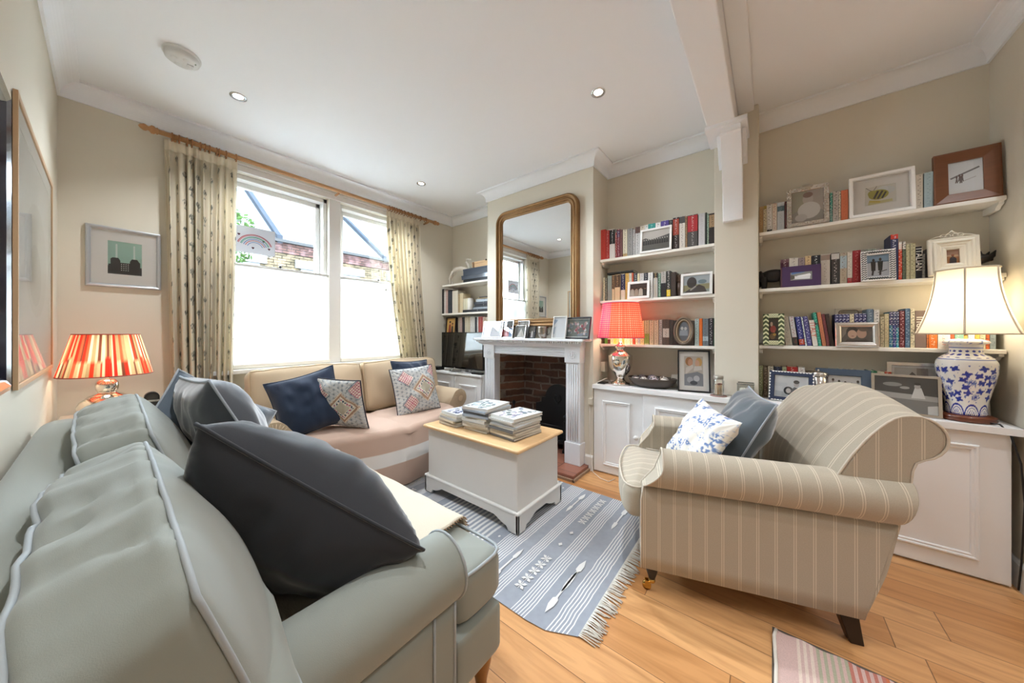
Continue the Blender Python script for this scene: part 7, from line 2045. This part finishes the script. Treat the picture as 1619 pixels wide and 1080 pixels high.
def jar():
    c = Vector((2.672, yat(1136, 2.672), CZ))
    co_ = thing('woven_coaster', 'round woven coaster under the glass match jar', 'coaster', (c.x, c.y, CZ))
    m = MB()
    for k in range(6): m.tube([((.006+.0085*k)*math.cos(a), (.006+.0085*k)*math.sin(a), .003) for a in [2*PI*i/30 for i in range(30)]], .0034, 6, closed=True)
    m.build('woven_rings', mat('coaster_straw', '9a7c74', 0.8), co_)
    t = thing('glass_jar', 'glass jar of matches with a grey lid beside the pier', 'jar', c+Vector((0, 0, .0075)))
    MB().lathe([(0.001, 0), (.032, 0), (.034, .006), (.034, .10), (.028, .112), (.028, .12)], 32).build('jar_glass', glassmat('jar_glass', (.97, .97, .95), .08), t)
    MB().lathe([(.030, .112), (.031, .114), (.031, .134), (.028, .137), (.001, .137)], 32).build('jar_lid', mat('grey_lid', 'a8a59c', 0.4, .6), t)
    q = random.Random(2)
    for k in range(16):
        a = q.uniform(0, 2*PI); r = q.uniform(.004, .024); x_, y_ = r*math.cos(a), r*math.sin(a)
        o = thing('match_stick', 'long match with a brown tip inside the glass jar', 'match', t.location+Vector((x_, y_, .003)), group='matches in the jar')
        MB().tube([(0, 0, 0), (q.uniform(-.004, .004), q.uniform(-.004, .004), .072)], .0019, 5).build('stick', flat('d8bc94'), o)
        MB().sphere((0, 0, .074), .0032, 8, (1, 1, 1.4)).build('match_head', flat('7a3428'), o)
    # glass candle with metal rim on a tray
    c = Vector((2.675, yat(1179, 2.675), CZ))
    tr = thing('glass_plate', 'thin square plate under the candle glass', 'plate', c)
    MB().box(-.058, .058, -.062, .062, 0, .008).build('plate_slab', mat('pale_stone', 'd2cbbd', 0.3), tr, bev=.002)
    t = thing('candle_glass', 'square glass holder with silver rim and white candle in front of the pier', 'candle', c+Vector((0, 0, .0085)))
    G = glassmat('jar_glass')
    w = .044
    m = MB().rect_sweep(2*w, 0.10, [(0, 0)])
    m = MB()
    for s in (-1, 1): m.box(s*w-.0015, s*w+.0015, -w, w, 0, .095).box(-w, w, s*w-.0015, s*w+.0015, 0, .095)
    m.box(-w, w, -w, w, 0, .006)
    m.build('glass_walls', G, t)
    MB().box(-w-.003, -w+.001, -w-.003, w+.003, .092, .098).box(w-.001, w+.003, -w-.003, w+.003, .092, .098).box(-w, w, -w-.003, -w+.001, .092, .098).box(-w, w, w-.001, w+.003, .092, .098).build('silver_rim', FS, t)
    MB().lathe([(0.001, .007), (.034, .007), (.034, .058), (.030, .061), (.001, .060)], 28).build('wax', mat('wax', 'efece2', 0.5), t)
    MB().tube([(0, 0, .06), (.001, 0, .07)], .001, 5).build('wick', BLACKM, t)
jar()
def sockets():
    t = thing('wall_box', 'square white junction box on the alcove side wall beside the urn lamp', 'wall box', (2.83, BY0, 0.86))
    wpart(t, 'box_case', MB().box(2.79, 2.865, BY0-.038, BY0-.0005, 0.845, 0.935), mat('box_plastic', 'e4dccb', 0.4), bev=.005)
    t = thing('adaptor', 'white plug adaptor on the side of the cupboard by the hearth', 'adaptor', (2.62, 1.205, 0.60))
    wpart(t, 'plug', MB().box(2.60, 2.63, 1.191, 1.225, 0.575, 0.63), mat('box_plastic', ''), bev=.004)
    t = thing('cable', 'thin white cable running down beside the cupboard to the hearth', 'cable', (2.61, 1.2, 0))
    wpart(t, 'flex', MB().tube([(2.615, 1.215, 0.575), (2.60, 1.21, 0.4), (2.605, 1.205, 0.15), (2.58, 1.17, 0.012), (2.52, 1.08, 0.006), (2.50, 1.0, 0.006), (2.58, .98, .006)], .0025, 6), mat('white_flex', 'e6e2d8', 0.5))
    t = thing('power_cord', 'white lamp cord curling behind the urn lamp on the cupboard', 'cord', (2.70, 1.12, CZ))
    wpart(t, 'flex', MB().tube([(2.76, 1.09, CZ+.015), (2.70, 1.10, CZ+.05), (2.66, 1.15, CZ+.02), (2.64, 1.175, CZ+.004)], .003, 6), mat('white_flex', ''))
    t = thing('phone', 'small flat black device beside the urn lamp base', 'device', (2.70, 1.14, CZ))
    MB().box(-.03, .06, -.035, .03, 0, .012).build('case', BLACKM, t, bev=.003)
sockets()
# icon
ic = [('c9a05a', 'p', [(.05, .05), (.95, .05), (.95, .95), (.05, .95)]), ('8a3c28', 'p', [(.2, .08), (.5, .08), (.45, .6), (.25, .6)]), ('4a3a2c', 'p', [(.5, .08), (.8, .08), (.75, .5), (.55, .5)]), ('c08a5a', 'e', .36, .68, .1, .08), ('b8804c', 'e', .66, .58, .1, .08), ('3a2a20', 'e', .36, .76, .11, .06), ('6a4030', 'e', .66, .66, .1, .05)]
sframe('small dark-edged gilded icon behind the television', 705, 720.5, 501.5, 2.745, LZ[2], 0.014, mat('icon_wood', '2c211c', 0.5), ic, bg='b89050', lean=5, name='icon', cat='icon', glass=False)
# --- side table things
ZT = 0.7245
def bedside():
    x, y = 0.168, 2.93
    t = thing('desk_clock', 'small black arched clock on the corner side table', 'clock', (x, y, ZT))
    pts = [(-.032, 0), (.032, 0), (.032, .085)]+[(.032*math.cos(a), .085+.032*math.sin(a)) for a in [PI*k/12 for k in range(1, 12)]]+[(-.032, .085)]
    m = MB().prism(pts, 'y', -.02, .02); m.build('case', mat('clock_case', '2b2926', 0.3), t, bev=.003)
    m = MB(); n = 28; m.add([(.023*math.cos(2*PI*i/n), -.0215, .082+.023*math.sin(2*PI*i/n)) for i in range(n)], [tuple(range(n))]); m.build('dial', flat('4b4a46', .2), t)
    MB().add([(-.02, -.0212, .012), (.02, -.0212, .012), (.02, -.0212, .045), (-.02, -.0212, .045)], [(0, 1, 2, 3)]).build('name_plate', flat('8a867c', .3), t)
    picture('small silver frame with a dark photograph on the corner side table', (0.20, 2.78, ZT), 0.135, 0.085, 0.012, FS, [('5a5652', 'e', .5, .5, .3, .3)], bg='2f2d2c', rz=R(-14), lean=14)
    t = thing('alarm_clock', 'little round white-dialled clock at the right of the side table', 'clock', (0.345, 2.80, ZT), rz=R(-20))
    m = MB().lathe([(0.001, 0), (.036, 0), (.038, .006), (.038, .022), (.030, .026), (.001, .026)], 32); m.xf(Matrix.Translation((0, .012, .040)) @ Matrix.Rotation(PI/2, 4, 'X')); m.build('clock_case', mat('chrome', ''), t)
    m = MB(); m.add([(.030*math.cos(2*PI*i/28), -.0145, .040+.030*math.sin(2*PI*i/28)) for i in range(28)], [tuple(range(28))]); m.build('dial', flat('e8e6e0', .3), t)
    MB().box(-.001, .001, -.016, -.015, .040, .060).build('clock_hand', BLACKM, t)
    t = thing('white_box', 'small white card box behind the round clock on the side table', 'box', (0.37, 2.90, ZT))
    MB().box(-.035, .035, -.03, .03, 0, .095).build('box_body', flat('e4dfd2'), t, bev=.002)
    t = thing('black_case', 'small black case between the silver frame and the round clock', 'case', (0.285, 2.80, ZT))
    MB().box(-.014, .014, -.02, .02, 0, .062).build('box_body', BLACKM, t, bev=.002)
    t = thing('lace_mat', 'cream crocheted mat hanging over the left of the side table', 'mat', (-.09, 2.66, ZT))
    m = MB().grid(lambda u, v: (-.06+.14*u, -.10+.25*v, .003+0.012*abs(math.sin(u*9+v*14))*(1-v)), 24, 30); m.build('crochet', mat('lace', 'e6dcc6', 0.9, bump=.5, bscale=120), t, solid=.003)
bedside()
dup = {k: v for k, v in LABELS.items() if len(v) > 1}
bad = [k for k in LABELS if not 4 <= len(k.split()) <= 16]
print('DUPLICATE LABELS', dup); print('BAD LENGTH', bad)
